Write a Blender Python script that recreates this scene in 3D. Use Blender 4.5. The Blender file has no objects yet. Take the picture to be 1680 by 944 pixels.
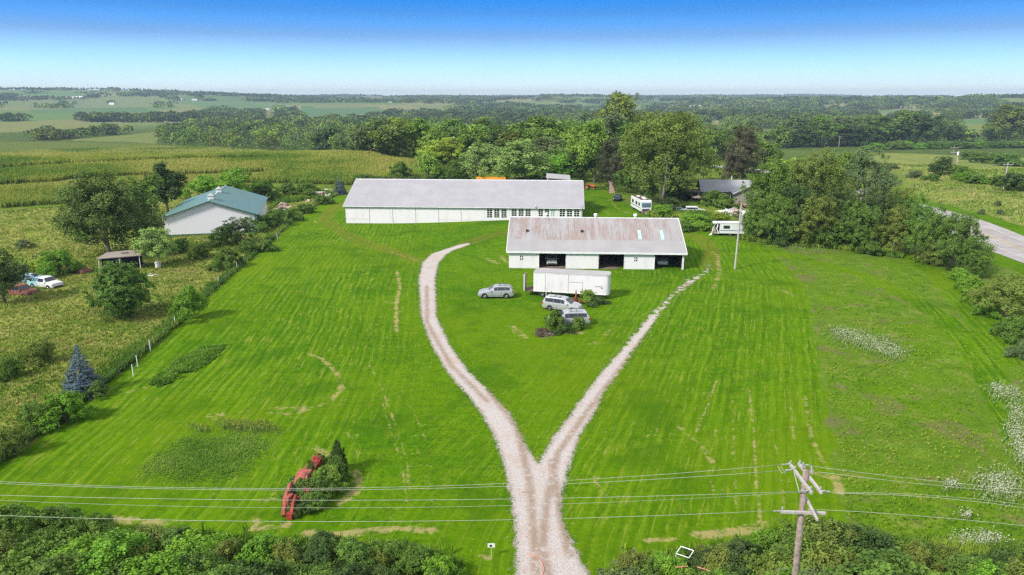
HAZE = True
EXPOSURE = 0.5
DENOISE = False
import bpy, math, random
import numpy as np
from mathutils import Vector, Matrix
R = math.radians
SC = bpy.context.scene
COL = SC.collection
rng = np.random.default_rng(7)
random.seed(7)

# ------------------------------------------------------------------ camera maths
FPX = 1165.0
PITCH = math.atan(315.0 / FPX)
CS, SN = math.cos(PITCH), math.sin(PITCH)
CAMZ = 27.0

def smooth(a, b, x):
    t = np.clip((x - a) / (b - a), 0, 1)
    return t * t * (3 - 2 * t)

_RX = np.array([0, 260, 330, 430, 520, 900, 1500, 2500, 3400, 5000, 8000, 16000, 30000.])
_RZ = np.array([0, 0, -2, -7, -11, -14, -11, 2, 10, 9, 16, 19, 19.])

def H(x, y):
    """height of the land"""
    x = np.asarray(x, float); y = np.asarray(y, float)
    r = np.hypot(x, y)
    z = np.interp(r, _RX, _RZ)
    az = np.degrees(np.arctan2(x, np.maximum(y, 1e-3)))
    # lawn climbs a little towards the yard east of the long barn
    z = z + 1.6 * smooth(-28, 12, x) * smooth(122, 156, y) * (1 - smooth(250, 330, r))
    # cornfield hill
    z = z + 7.0 * np.exp(-((x + 215) / 120.0) ** 2 - ((y - 255) / 75.0) ** 2)
    z = z + 4.0 * np.exp(-((x + 60) / 70.0) ** 2 - ((y - 285) / 45.0) ** 2)
    # bank beyond the road
    z = z + 5.0 * np.exp(-((x - 165) / 42.0) ** 2 - ((y - 195) / 65.0) ** 2) * smooth(104, 118, x)
    # pasture meadow dips a touch
    z = z - 0.5 * np.exp(-((x + 80) / 25.0) ** 2 - ((y - 90) / 30.0) ** 2)
    # far undulation
    a = smooth(600, 2600, r)
    u = (np.sin(x / 410. + 1.3) * np.cos(y / 530. + .4) + .6 * np.sin((x + y) / 290. + 2.) + .4 * np.sin((x - .7 * y) / 173.))
    z = z + a * 8.0 * u * (1 - .5 * smooth(5000, 8000, r))
    z = z + 27 * np.exp(-((r - 3500) / 900.0) ** 2) * smooth(-12, -28, az)
    z = z + 10 * np.exp(-((r - 3500) / 650.0) ** 2) * smooth(-2, -18, az)
    z = z + 12 * np.exp(-((r - 2400) / 500.0) ** 2) * smooth(14, 30, az)
    z = z + 9 * np.exp(-((r - 6500) / 900.0) ** 2) * np.exp(-((az - 16) / 8.) ** 2)
    # gentle micro relief
    z = z + .10 * np.sin(x / 7.1 + 1) * np.sin(y / 9.3) * smooth(20, 60, r)
    return z

def pray(px, py):
    u = (np.asarray(px, float) - 840.0) / FPX
    v = (np.asarray(py, float) - 472.0) / FPX
    return u, CS - v * SN, -(SN + v * CS)

def G(px, py, dz=0.0):
    """ground point (arrays allowed) seen at photo position px,py (land height + dz)"""
    dx, dy, dzz = pray(np.atleast_1d(px), np.atleast_1d(py))
    t = np.full(dx.shape, 20.0); lo = t.copy(); done = np.zeros(dx.shape, bool)
    hi = t.copy()
    for _ in range(900):
        below = (CAMZ + dzz * t) < H(dx * t, dy * t) + dz
        new = below & ~done
        hi[new] = t[new]; done |= new
        act = ~done
        if not act.any(): break
        lo[act] = t[act]; t[act] *= 1.012
        if (t[act].min() if act.any() else 0) > 30000: break
    hi[~done] = 30000; lo[~done] = 20000
    for _ in range(24):
        m = (lo + hi) / 2
        b = (CAMZ + dzz * m) < H(dx * m, dy * m) + dz
        hi = np.where(b, m, hi); lo = np.where(b, lo, m)
    x, y = dx * hi, dy * hi
    return np.stack([x, y, H(x, y)], -1)

def g1(px, py):
    p = G(px, py)[0]
    return Vector((float(p[0]), float(p[1]), float(p[2])))

def proj(x, y, z):
    x, y, z = [np.asarray(a, float) for a in (x, y, z)]
    zz = z - CAMZ
    d = y * CS - zz * SN
    d = np.maximum(d, 1e-3)
    v = -(y * SN + zz * CS)
    return 840 + FPX * x / d, 472 + FPX * v / d, d

def inpoly(px, py, poly):
    px = np.asarray(px); py = np.asarray(py)
    c = np.zeros(px.shape, bool)
    n = len(poly)
    for i in range(n):
        x1, y1 = poly[i]; x2, y2 = poly[(i + 1) % n]
        if y1 == y2: continue
        m = ((y1 > py) != (y2 > py)) & (px < (x2 - x1) * (py - y1) / (y2 - y1) + x1)
        c ^= m
    return c

def seg_dist(x, y, pts, closed=False):
    """distance to a polyline and the parameter along it (metres)"""
    best = np.full(np.shape(x), 1e9); along = np.zeros(np.shape(x))
    s = 0.0
    n = len(pts)
    for i in range(n if closed else n - 1):
        ax, ay = pts[i][:2]; bx, by = pts[(i + 1) % n][:2]
        L = math.hypot(bx - ax, by - ay) + 1e-9
        t = np.clip(((x - ax) * (bx - ax) + (y - ay) * (by - ay)) / L ** 2, 0, 1)
        d = np.hypot(x - ax - t * (bx - ax), y - ay - t * (by - ay))
        m = d < best
        best = np.where(m, d, best); along = np.where(m, s + t * L, along)
        s += L
    return best, along

def poly_sd(x, y, poly):
    """signed distance, negative inside"""
    d, _ = seg_dist(x, y, poly, True)
    return np.where(inpoly(x, y, poly), -d, d)

def wpoly(pix):
    p = G([a for a, b in pix], [b for a, b in pix])
    return [(float(a[0]), float(a[1])) for a in p]

# value noise used for shaping only
def vnoise(x, y, seed=0):
    xi = np.floor(x).astype(np.int64); yi = np.floor(y).astype(np.int64)
    xf = x - xi; yf = y - yi
    def hh(a, b):
        n = (a * 374761393 + b * 668265263 + seed * 144269) & 0x7fffffff
        n = (n ^ (n >> 13)) * 1274126177 & 0x7fffffff
        return ((n ^ (n >> 16)) & 0xffff) / 65535.0
    u = xf * xf * (3 - 2 * xf); v = yf * yf * (3 - 2 * yf)
    return (hh(xi, yi) * (1 - u) + hh(xi + 1, yi) * u) * (1 - v) + (hh(xi, yi + 1) * (1 - u) + hh(xi + 1, yi + 1) * u) * v

def fbm(x, y, seed=0, o=4):
    s = 0; a = 1; t = 0
    for i in range(o):
        s = s + a * vnoise(x * 2 ** i, y * 2 ** i, seed + i); t += a; a *= .5
    return s / t

# ------------------------------------------------------------------ object helpers
def tag(o, label=None, cat=None, group=None, kind=None):
    if label: o['label'] = label
    if cat: o['category'] = cat
    if group: o['group'] = group
    if kind: o['kind'] = kind
    return o

def empty(name, loc, rz=0.0, label=None, cat=None, group=None):
    o = bpy.data.objects.new(name, None); COL.objects.link(o)
    o.location = loc; o.rotation_euler = (0, 0, rz); o.empty_display_size = .2
    return tag(o, label, cat, group)

def link(name, me, parent=None):
    o = bpy.data.objects.new(name, me); COL.objects.link(o)
    if parent is not None: o.parent = parent
    return o

def mesh_np(name, V, F, mats=(), mi=None, attrs=None, smooth_=False):
    V = np.asarray(V, np.float32); F = np.asarray(F, np.int32)
    me = bpy.data.meshes.new(name)
    k = F.shape[1]
    me.vertices.add(len(V)); me.vertices.foreach_set('co', V.ravel())
    me.loops.add(F.size); me.loops.foreach_set('vertex_index', F.ravel())
    me.polygons.add(len(F)); me.polygons.foreach_set('loop_start', np.arange(0, F.size, k, dtype=np.int32))
    try: me.polygons.foreach_set('loop_total', np.full(len(F), k, np.int32))
    except Exception: pass
    for m in mats: me.materials.append(m)
    if mi is not None: me.polygons.foreach_set('material_index', np.asarray(mi, np.int32))
    me.polygons.foreach_set('use_smooth', np.full(len(F), smooth_, bool))
    for an, av in (attrs or {}).items():
        av = np.asarray(av, np.float32)
        if av.ndim == 2:
            a = me.attributes.new(an, 'FLOAT_COLOR', 'POINT')
            if av.shape[1] == 3: av = np.concatenate([av, np.ones((len(av), 1), np.float32)], 1)
            a.data.foreach_set('color', av.ravel())
        else:
            a = me.attributes.new(an, 'FLOAT', 'POINT'); a.data.foreach_set('value', av)
    me.update(calc_edges=True); me.validate()
    return me

class MB:
    """collects shapes for ONE mesh"""
    def __init__(s): s.v = []; s.f = []; s.m = []; s.T = Matrix.Identity(4)
    def add(s, vs, fs, m=0):
        b = len(s.v)
        s.v += [tuple(s.T @ Vector(p)) for p in vs]
        s.f += [[b + i for i in f] for f in fs]; s.m += [m] * len(fs)
        return s
    def box(s, x0, x1, y0, y1, z0, z1, m=0):
        return s.add([(x0, y0, z0), (x1, y0, z0), (x1, y1, z0), (x0, y1, z0), (x0, y0, z1), (x1, y0, z1), (x1, y1, z1), (x0, y1, z1)],
                     [(0, 3, 2, 1), (4, 5, 6, 7), (0, 1, 5, 4), (1, 2, 6, 5), (2, 3, 7, 6), (3, 0, 4, 7)], m)
    def quad(s, a, b, c, d, m=0): return s.add([a, b, c, d], [(0, 1, 2, 3)], m)
    def slab(s, a, b, c, d, t, m=0):
        """quad with thickness t against its normal"""
        A, B, C_, D = [Vector(p) for p in (a, b, c, d)]
        n = (B - A).cross(D - A).normalized() * t
        return s.add([A, B, C_, D, A - n, B - n, C_ - n, D - n],
                     [(0, 1, 2, 3), (7, 6, 5, 4), (0, 4, 5, 1), (1, 5, 6, 2), (2, 6, 7, 3), (3, 7, 4, 0)], m)
    def prism(s, pts, ax, lo, hi, m=0):
        """closed outline pts (2D) extruded along axis ax"""
        def P(a, b, t):
            return {'x': (t, a, b), 'y': (a, t, b), 'z': (a, b, t)}[ax]
        n = len(pts)
        vs = [P(a, b, lo) for a, b in pts] + [P(a, b, hi) for a, b in pts]
        fs = [list(range(n))[::-1], list(range(n, 2 * n))] + [(i, (i + 1) % n, n + (i + 1) % n, n + i) for i in range(n)]
        return s.add(vs, fs, m)
    def tube(s, pts, rad, n=8, m=0, cap=True):
        pts = [Vector(p) for p in pts]
        if not hasattr(rad, '__len__'): rad = [rad] * len(pts)
        b = len(s.v); vs = []; fs = []
        up = Vector((0, 0, 1))
        for i, p in enumerate(pts):
            d = (pts[min(i + 1, len(pts) - 1)] - pts[max(i - 1, 0)]).normalized()
            a = d.cross(up if abs(d.z) < .95 else Vector((1, 0, 0))).normalized(); c = d.cross(a)
            for k in range(n):
                t = 2 * math.pi * k / n
                vs.append(p + (a * math.cos(t) + c * math.sin(t)) * rad[i])
        for i in range(len(pts) - 1):
            for k in range(n):
                fs.append((i * n + k, i * n + (k + 1) % n, (i + 1) * n + (k + 1) % n, (i + 1) * n + k))
        if cap:
            fs.append(list(range(n))[::-1]); fs.append([(len(pts) - 1) * n + k for k in range(n)])
        return s.add(vs, fs, m)
    def disc(s, c, ax, r, w, n=16, m=0):
        """short cylinder centred at c along axis ax"""
        d = {'x': Vector((1, 0, 0)), 'y': Vector((0, 1, 0)), 'z': Vector((0, 0, 1))}[ax] if isinstance(ax, str) else Vector(ax)
        c = Vector(c)
        return s.tube([c - d * w / 2, c + d * w / 2], r, n, m)
    def loft(s, rings, m=0, cap=True, closed=True):
        n = len(rings[0]); vs = [p for r in rings for p in r]; fs = []
        for i in range(len(rings) - 1):
            for k in range(n if closed else n - 1):
                fs.append((i * n + k, i * n + (k + 1) % n, (i + 1) * n + (k + 1) % n, (i + 1) * n + k))
        if cap: fs.append(list(range(n))[::-1]); fs.append([(len(rings) - 1) * n + k for k in range(n)])
        return s.add(vs, fs, m)
    def mesh(s, name, mats, sm=False, bevel=0.0):
        me = bpy.data.meshes.new(name)
        me.from_pydata(s.v, [], s.f)
        for m in (mats if isinstance(mats, (list, tuple)) else [mats]): me.materials.append(m)
        me.polygons.foreach_set('material_index', s.m)
        if sm: me.polygons.foreach_set('use_smooth', [True] * len(s.f))
        me.update()
        import bmesh
        bm = bmesh.new(); bm.from_mesh(me)
        bmesh.ops.recalc_face_normals(bm, faces=bm.faces)
        if bevel:
            bmesh.ops.remove_doubles(bm, verts=bm.verts, dist=1e-4)
            bmesh.ops.bevel(bm, geom=[e for e in bm.edges if e.is_manifold and e.calc_face_angle(0) > .5], offset=bevel, segments=2, profile=.6, affect='EDGES', clamp_overlap=True)
        bm.to_mesh(me); bm.free()
        return me
    def build(s, name, mats, parent=None, sm=False, bevel=0.0):
        return link(name, s.mesh(name, mats, sm, bevel), parent)

def copy_tree(o, parent=None):
    c = o.copy(); COL.objects.link(c); c.parent = parent
    for ch in [k for k in bpy.data.objects if k.parent == o] if False else list(KIDS.get(o.name, ())):
        copy_tree(ch, c)
    return c
KIDS = {}
# ------------------------------------------------------------------ materials
def new_mat(name):
    m = bpy.data.materials.new(name); m.use_nodes = True
    nt = m.node_tree; b = nt.nodes['Principled BSDF']
    return m, nt, b
def N(nt, t, **k):
    n = nt.nodes.new(t)
    for a, v in k.items():
        if a == 'inp':
            for q, w in v.items(): n.inputs[q].default_value = w
        else: setattr(n, a, v)
    return n
def col4(c): return (c[0], c[1], c[2], 1.0)
class NG:
    """small node expression helper"""
    def __init__(s, nt): s.nt = nt
    def val(s, v):
        n = s.nt.nodes.new('ShaderNodeValue'); n.outputs[0].default_value = v; return n.outputs[0]
    def _set(s, sock, v):
        if isinstance(v, bpy.types.NodeSocket): s.nt.links.new(v, sock)
        elif isinstance(v, (tuple, list)) and len(v) == 3 and sock.type == 'RGBA': sock.default_value = col4(v)
        else: sock.default_value = v
    def math(s, op, a, b=0.0, c=None, clamp=False):
        n = s.nt.nodes.new('ShaderNodeMath'); n.operation = op; n.use_clamp = clamp
        s._set(n.inputs[0], a); s._set(n.inputs[1], b)
        if c is not None: s._set(n.inputs[2], c)
        return n.outputs[0]
    def mix(s, f, a, b, mode='MIX'):
        n = s.nt.nodes.new('ShaderNodeMix'); n.data_type = 'RGBA'; n.blend_type = mode; n.clamp_factor = True
        s._set(n.inputs[0], f); s._set(n.inputs[6], a); s._set(n.inputs[7], b)
        return n.outputs[2]
    def ramp(s, f, lo, hi):
        n = s.nt.nodes.new('ShaderNodeMapRange'); n.interpolation_type = 'SMOOTHSTEP'
        s._set(n.inputs[0], f); n.inputs[1].default_value = lo; n.inputs[2].default_value = hi
        return n.outputs[0]
    def attr(s, name, out='Fac'):
        n = s.nt.nodes.new('ShaderNodeAttribute'); n.attribute_name = name; return n.outputs[out]
    def pos(s):
        return s.nt.nodes.new('ShaderNodeNewGeometry').outputs['Position']
    def obj(s):
        return s.nt.nodes.new('ShaderNodeTexCoord').outputs['Object']
    def mapping(s, vec, scale=(1, 1, 1), rot=(0, 0, 0), loc=(0, 0, 0)):
        n = s.nt.nodes.new('ShaderNodeMapping'); s.nt.links.new(vec, n.inputs[0])
        n.inputs['Scale'].default_value = scale; n.inputs['Rotation'].default_value = rot; n.inputs['Location'].default_value = loc
        return n.outputs[0]
    def noise(s, vec, scale, detail=3, rough=.55, dist=0.0, dim='3D'):
        n = s.nt.nodes.new('ShaderNodeTexNoise'); n.noise_dimensions = dim
        s.nt.links.new(vec, n.inputs['Vector'])
        n.inputs['Scale'].default_value = scale; n.inputs['Detail'].default_value = detail
        n.inputs['Roughness'].default_value = rough; n.inputs['Distortion'].default_value = dist
        return n.outputs['Fac']
    def voro(s, vec, scale, feature='F1', out='Distance'):
        n = s.nt.nodes.new('ShaderNodeTexVoronoi'); n.feature = feature
        s.nt.links.new(vec, n.inputs['Vector']); n.inputs['Scale'].default_value = scale
        return n.outputs[out]
    def bump(s, h, strength=.5, dist=.05):
        n = s.nt.nodes.new('ShaderNodeBump'); s.nt.links.new(h, n.inputs['Height'])
        n.inputs['Strength'].default_value = strength; n.inputs['Distance'].default_value = dist
        return n.outputs[0]
    def comb(s, x, y, z):
        n = s.nt.nodes.new('ShaderNodeCombineXYZ')
        for i, q in enumerate((x, y, z)): s._set(n.inputs[i], q)
        return n.outputs[0]
    def sep(s, v):
        n = s.nt.nodes.new('ShaderNodeSeparateXYZ'); s.nt.links.new(v, n.inputs[0]); return n.outputs
    def link(s, a, b): s.nt.links.new(a, b)

def plain(name, c, rough=.7, metal=0.0, var=.12, scale=3.0, dirt=None, spec=.5, coat=0.0):
    """paint / metal / wood with slight uneven tone and grime"""
    m, nt, b = new_mat(name); g = NG(nt)
    n1 = g.noise(g.obj(), scale, 4, .6)
    c1 = tuple(x * (1 - var) for x in c); c2 = tuple(min(1, x * (1 + var)) for x in c)
    out = g.mix(g.ramp(n1, .3, .7), c1, c2)
    if dirt:
        n2 = g.noise(g.obj(), scale * .6, 6, .7)
        out = g.mix(g.math('MULTIPLY', g.ramp(n2, .5, .75), dirt[1]), out, dirt[0])
    g.link(out, b.inputs['Base Color'])
    b.inputs['Roughness'].default_value = rough; b.inputs['Metallic'].default_value = metal
    b.inputs['Specular IOR Level'].default_value = spec; b.inputs['Coat Weight'].default_value = coat
    return m

M = {}
M['white_siding'] = plain('white_siding', (.78, .79, .80), .6, dirt=((.5, .5, .46), .35))
M['white_trim'] = plain('white_trim', (.82, .82, .82), .5)
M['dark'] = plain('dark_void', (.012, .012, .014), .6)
M['glass_dark'] = plain('dark_glass', (.02, .025, .03), .08, spec=.8)
M['glass_car'] = plain('car_glass', (.03, .035, .045), .06, spec=.9)
M['glass_blue'] = plain('windscreen', (.10, .17, .2), .08, spec=.9)
M['silver'] = plain('silver_paint', (.47, .48, .49), .28, metal=.25, var=.04, coat=.6)
M['silver_van'] = plain('pale_silver_paint', (.46, .465, .47), .3, metal=.2, var=.05, coat=.5)
M['tyre'] = plain('tyre_rubber', (.03, .03, .03), .85)
M['rim'] = plain('wheel_rim', (.42, .43, .44), .35, metal=.7)
M['black_trim'] = plain('black_trim', (.03, .03, .032), .5)
M['red_lamp'] = plain('red_lamp', (.45, .02, .02), .25)
M['clear_lamp'] = plain('clear_lamp', (.7, .72, .72), .15)
M['green_roof'] = plain('green_metal_roof', (.105, .215, .195), .42, var=.06, scale=.6, dirt=((.16, .26, .24), .5))
M['green_trim'] = plain('green_trim', (.05, .14, .13), .5)
M['concrete'] = plain('concrete', (.36, .35, .33), .85)
M['wood_grey'] = plain('weathered_wood', (.30, .25, .22), .85, var=.25, scale=9)
M['wood_pole'] = plain('pole_wood', (.27, .21, .18), .85, var=.3, scale=6)
M['arm_wood'] = plain('crossarm_wood', (.47, .42, .41), .75, var=.15, scale=6)
M['brown_wood'] = plain('brown_wood', (.12, .08, .06), .85, var=.3)
M['steel'] = plain('steel', (.45, .46, .47), .4, metal=.6)
M['wire'] = plain('pale_wire', (.42, .43, .36), .5)
M['porcelain'] = plain('porcelain', (.33, .33, .33), .25)
M['dirt'] = plain('shed_dirt', (.19, .14, .10), .95, var=.35, scale=1.5)
M['pale_roof'] = plain('pale_metal_roof', (.42, .40, .39), .5, var=.08, scale=.5)
M['shingle'] = plain('grey_shingles', (.33, .33, .355), .85, var=.12, scale=6)
M['orange_red'] = plain('faded_red_machine_paint', (.34, .085, .06), .8, var=.45, scale=4, dirt=((.17, .10, .07), .9))
M['red_paint'] = plain('red_machine_paint', (.30, .03, .022), .6, var=.45, scale=4, dirt=((.09, .045, .035), .9))
M['orange'] = plain('orange_machine_paint', (.5, .12, .04), .6, var=.2)
M['bus_orange'] = plain('bus_orange', (.75, .30, .02), .5, var=.1)
M['rust_red'] = plain('rusted_red_body', (.24, .085, .06), .75, var=.35, scale=3, dirt=((.12, .06, .04), .7))
M['sky_blue'] = plain('chalky_blue_paint', (.28, .42, .52), .6, var=.15)
M['teal_blue'] = plain('turquoise_paint', (.30, .55, .58), .6, var=.2, dirt=((.7, .7, .68), .5))
M['old_white'] = plain('aged_white_paint', (.70, .70, .68), .6, dirt=((.35, .2, .12), .4))
M['navy'] = plain('dark_blue_paint', (.02, .03, .055), .25, coat=.5)
M['camper_white'] = plain('camper_white', (.74, .75, .76), .4, dirt=((.5, .5, .45), .3))
M['blue_stripe'] = plain('blue_stripe', (.06, .12, .22), .4)
M['tarp'] = plain('dark_purple_tarp', (.045, .035, .07), .7, var=.3)
M['junk'] = plain('mixed_scrap', (.42, .33, .27), .8, var=.5, scale=6)
M['pinkish'] = plain('pinkish_scrap', (.55, .38, .34), .8, var=.3, scale=5)
M['bark'] = plain('bark', (.20, .165, .135), .9, var=.3, scale=4)
M['pale_bark'] = plain('pale_bark', (.34, .29, .245), .9, var=.25, scale=3)
M['pipe_red'] = plain('faded_red_pipe', (.62, .22, .16), .6)
M['stone'] = plain('limestone', (.34, .29, .25), .9, var=.2, scale=20)
M['water'] = plain('water', (.30, .36, .40), .12, var=.03, scale=.01)
M['skylight'] = plain('aqua_fibreglass', (.44, .60, .58), .4)

def corrugated(name, base, rust=None, axis=0, rust_lo=None, spots=.0):
    """ribbed metal sheets; ribs run along local y, rust drips down the slope"""
    m, nt, b = new_mat(name); g = NG(nt)
    o = g.obj(); xyz = g.sep(o)
    col = g.mix(g.ramp(g.noise(o, .35, 5, .6), .3, .7), tuple(x * .92 for x in base), tuple(min(1, x * 1.06) for x in base))
    # sheet seams, each sheet a slightly different tone
    sheet = g.math('FLOOR', g.math('DIVIDE', xyz[axis], .7))
    wn = nt.nodes.new('ShaderNodeTexWhiteNoise'); wn.noise_dimensions = '1D'; g.link(sheet, wn.inputs['W'])
    col = g.mix(g.math('MULTIPLY', wn.outputs['Value'], .14), col, (.3, .29, .29))
    if rust:
        st = g.mapping(o, (1.9, .16, .16) if axis == 0 else (.16, 1.9, .16))
        n = g.noise(st, 1.5, 5, .62)
        n2 = g.noise(g.mapping(o, (.16, .09, .09)), 1.0, 2, .5)
        n3 = g.noise(g.mapping(o, (6, .5, .5)), 1.5, 3, .6)
        f = g.math('ADD', g.math('MULTIPLY', n, .62), g.math('MULTIPLY', n2, .42))
        f = g.math('ADD', f, g.math('MULTIPLY', g.math('SUBTRACT', wn.outputs['Value'], .5), .10))
        f = g.math('ADD', f, g.math('MULTIPLY', g.math('SUBTRACT', n3, .5), .25))
        f = g.ramp(f, .465, .60)
        yv = xyz[1]
        if rust_lo is not None:
            f = g.math('MULTIPLY', f, g.ramp(yv, rust_lo, rust_lo + .25))
        rc = g.mix(g.ramp(n3, .35, .65), (.37, .225, .17), (.24, .125, .09))
        col = g.mix(g.math('MULTIPLY', f, .56), col, rc)
    g.link(col, b.inputs['Base Color'])
    b.inputs['Roughness'].default_value = .45; b.inputs['Metallic'].default_value = 0.1
    w = g.math('SINE', g.math('MULTIPLY', xyz[axis], 2 * math.pi / .35))
    g.link(g.bump(w, .2, .02), b.inputs['Normal'])
    return m
M['long_roof'] = corrugated('pale_grey_metal_roof', (.40, .385, .405))
M['rusty_roof'] = corrugated('rusty_metal_roof', (.385, .37, .37), rust=True, rust_lo=2.7)

def siding(name, base, period=.23, vertical=False, dirt=.25):
    m, nt, b = new_mat(name); g = NG(nt)
    o = g.obj(); xyz = g.sep(o)
    n = g.noise(g.mapping(o, (.7, .7, .25)), 1.2, 5, .6)
    col = g.mix(g.math('MULTIPLY', g.ramp(n, .45, .8), dirt), base, tuple(x * .55 for x in base))
    low = g.math('MULTIPLY', g.ramp(g.math('ADD', xyz[2], g.math('MULTIPLY', g.noise(o, 2.2, 3), .5)), .55, .05), .45)
    col = g.mix(low, col, (.33, .33, .22))
    g.link(col, b.inputs['Base Color'])
    b.inputs['Roughness'].default_value = .6
    ax = xyz[0] if vertical else xyz[2]
    w = g.math('FRACT', g.math('DIVIDE', ax, period))
    g.link(g.bump(w, .08, .015), b.inputs['Normal'])
    return m
M['siding'] = siding('painted_siding', (.84, .80, .835))
M['siding_v'] = siding('ribbed_white_wall', (.84, .82, .88), .3, True, .06)
M['trailer_wall'] = siding('trailer_wall', (.80, .77, .79), .5, True, .4)

def foliage(name, trans=.22, rough=.55, var=.95):
    """leaf colour comes from the object's own colour; each leaf clump differs a little"""
    m, nt, b = new_mat(name); g = NG(nt)
    oi = nt.nodes.new('ShaderNodeObjectInfo')
    r = g.attr('rnd')
    base = oi.outputs['Color']
    n = g.noise(g.obj(), 1.1, 2, .5)
    k = g.math('ADD', 1.66 - var / 2 - .12, g.math('ADD', g.math('MULTIPLY', r, var), g.math('MULTIPLY', n, .3)))
    v = nt.nodes.new('ShaderNodeVectorMath'); v.operation = 'SCALE'
    g.link(base, v.inputs[0]); g.link(k, v.inputs['Scale'])
    c = g.mix(g.math('MULTIPLY', g.math('POWER', r, 3.0), .22), v.outputs[0], (.24, .33, .04))
    g.link(c, b.inputs['Base Color'])
    b.inputs['Roughness'].default_value = rough; b.inputs['Specular IOR Level'].default_value = .2
    tr = nt.nodes.new('ShaderNodeBsdfTranslucent')
    v2 = nt.nodes.new('ShaderNodeVectorMath'); v2.operation = 'MULTIPLY'
    g.link(c, v2.inputs[0]); v2.inputs[1].default_value = (1.3, 1.5, .6); g.link(v2.outputs[0], tr.inputs['Color'])
    ms = nt.nodes.new('ShaderNodeMixShader'); ms.inputs[0].default_value = trans
    g.link(b.outputs[0], ms.inputs[1]); g.link(tr.outputs[0], ms.inputs[2])
    g.link(ms.outputs[0], nt.nodes['Material Output'].inputs['Surface'])
    return m
M['leaf'] = foliage('leaves')
M['needle'] = foliage('needles', .08, .6, .6)

def up_normal(nt, g, b, k):
    """thin blades: soften facet shading, as a sward scatters light upward"""
    ge = nt.nodes.new('ShaderNodeNewGeometry')
    a = nt.nodes.new('ShaderNodeVectorMath'); a.operation = 'ADD'; g.link(ge.outputs['Normal'], a.inputs[0]); a.inputs[1].default_value = (0, 0, k)
    n = nt.nodes.new('ShaderNodeVectorMath'); n.operation = 'NORMALIZE'; g.link(a.outputs[0], n.inputs[0])
    g.link(n.outputs[0], b.inputs['Normal'])
def attr_foliage(name, trans=.4, rough=.6, upk=.9):
    """colour stored per plant"""
    m, nt, b = new_mat(name); g = NG(nt)
    c = g.attr('pc', 'Color')
    up_normal(nt, g, b, upk)
    g.link(c, b.inputs['Base Color']); b.inputs['Roughness'].default_value = rough; b.inputs['Specular IOR Level'].default_value = .08
    tr = nt.nodes.new('ShaderNodeBsdfTranslucent'); g.link(c, tr.inputs['Color'])
    ms = nt.nodes.new('ShaderNodeMixShader'); ms.inputs[0].default_value = trans
    g.link(b.outputs[0], ms.inputs[1]); g.link(tr.outputs[0], ms.inputs[2])
    g.link(ms.outputs[0], nt.nodes['Material Output'].inputs['Surface'])
    return m
M['plant'] = attr_foliage('plants')
M['wood_mass'] = attr_foliage('woods', .15, .7, .15)

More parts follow.
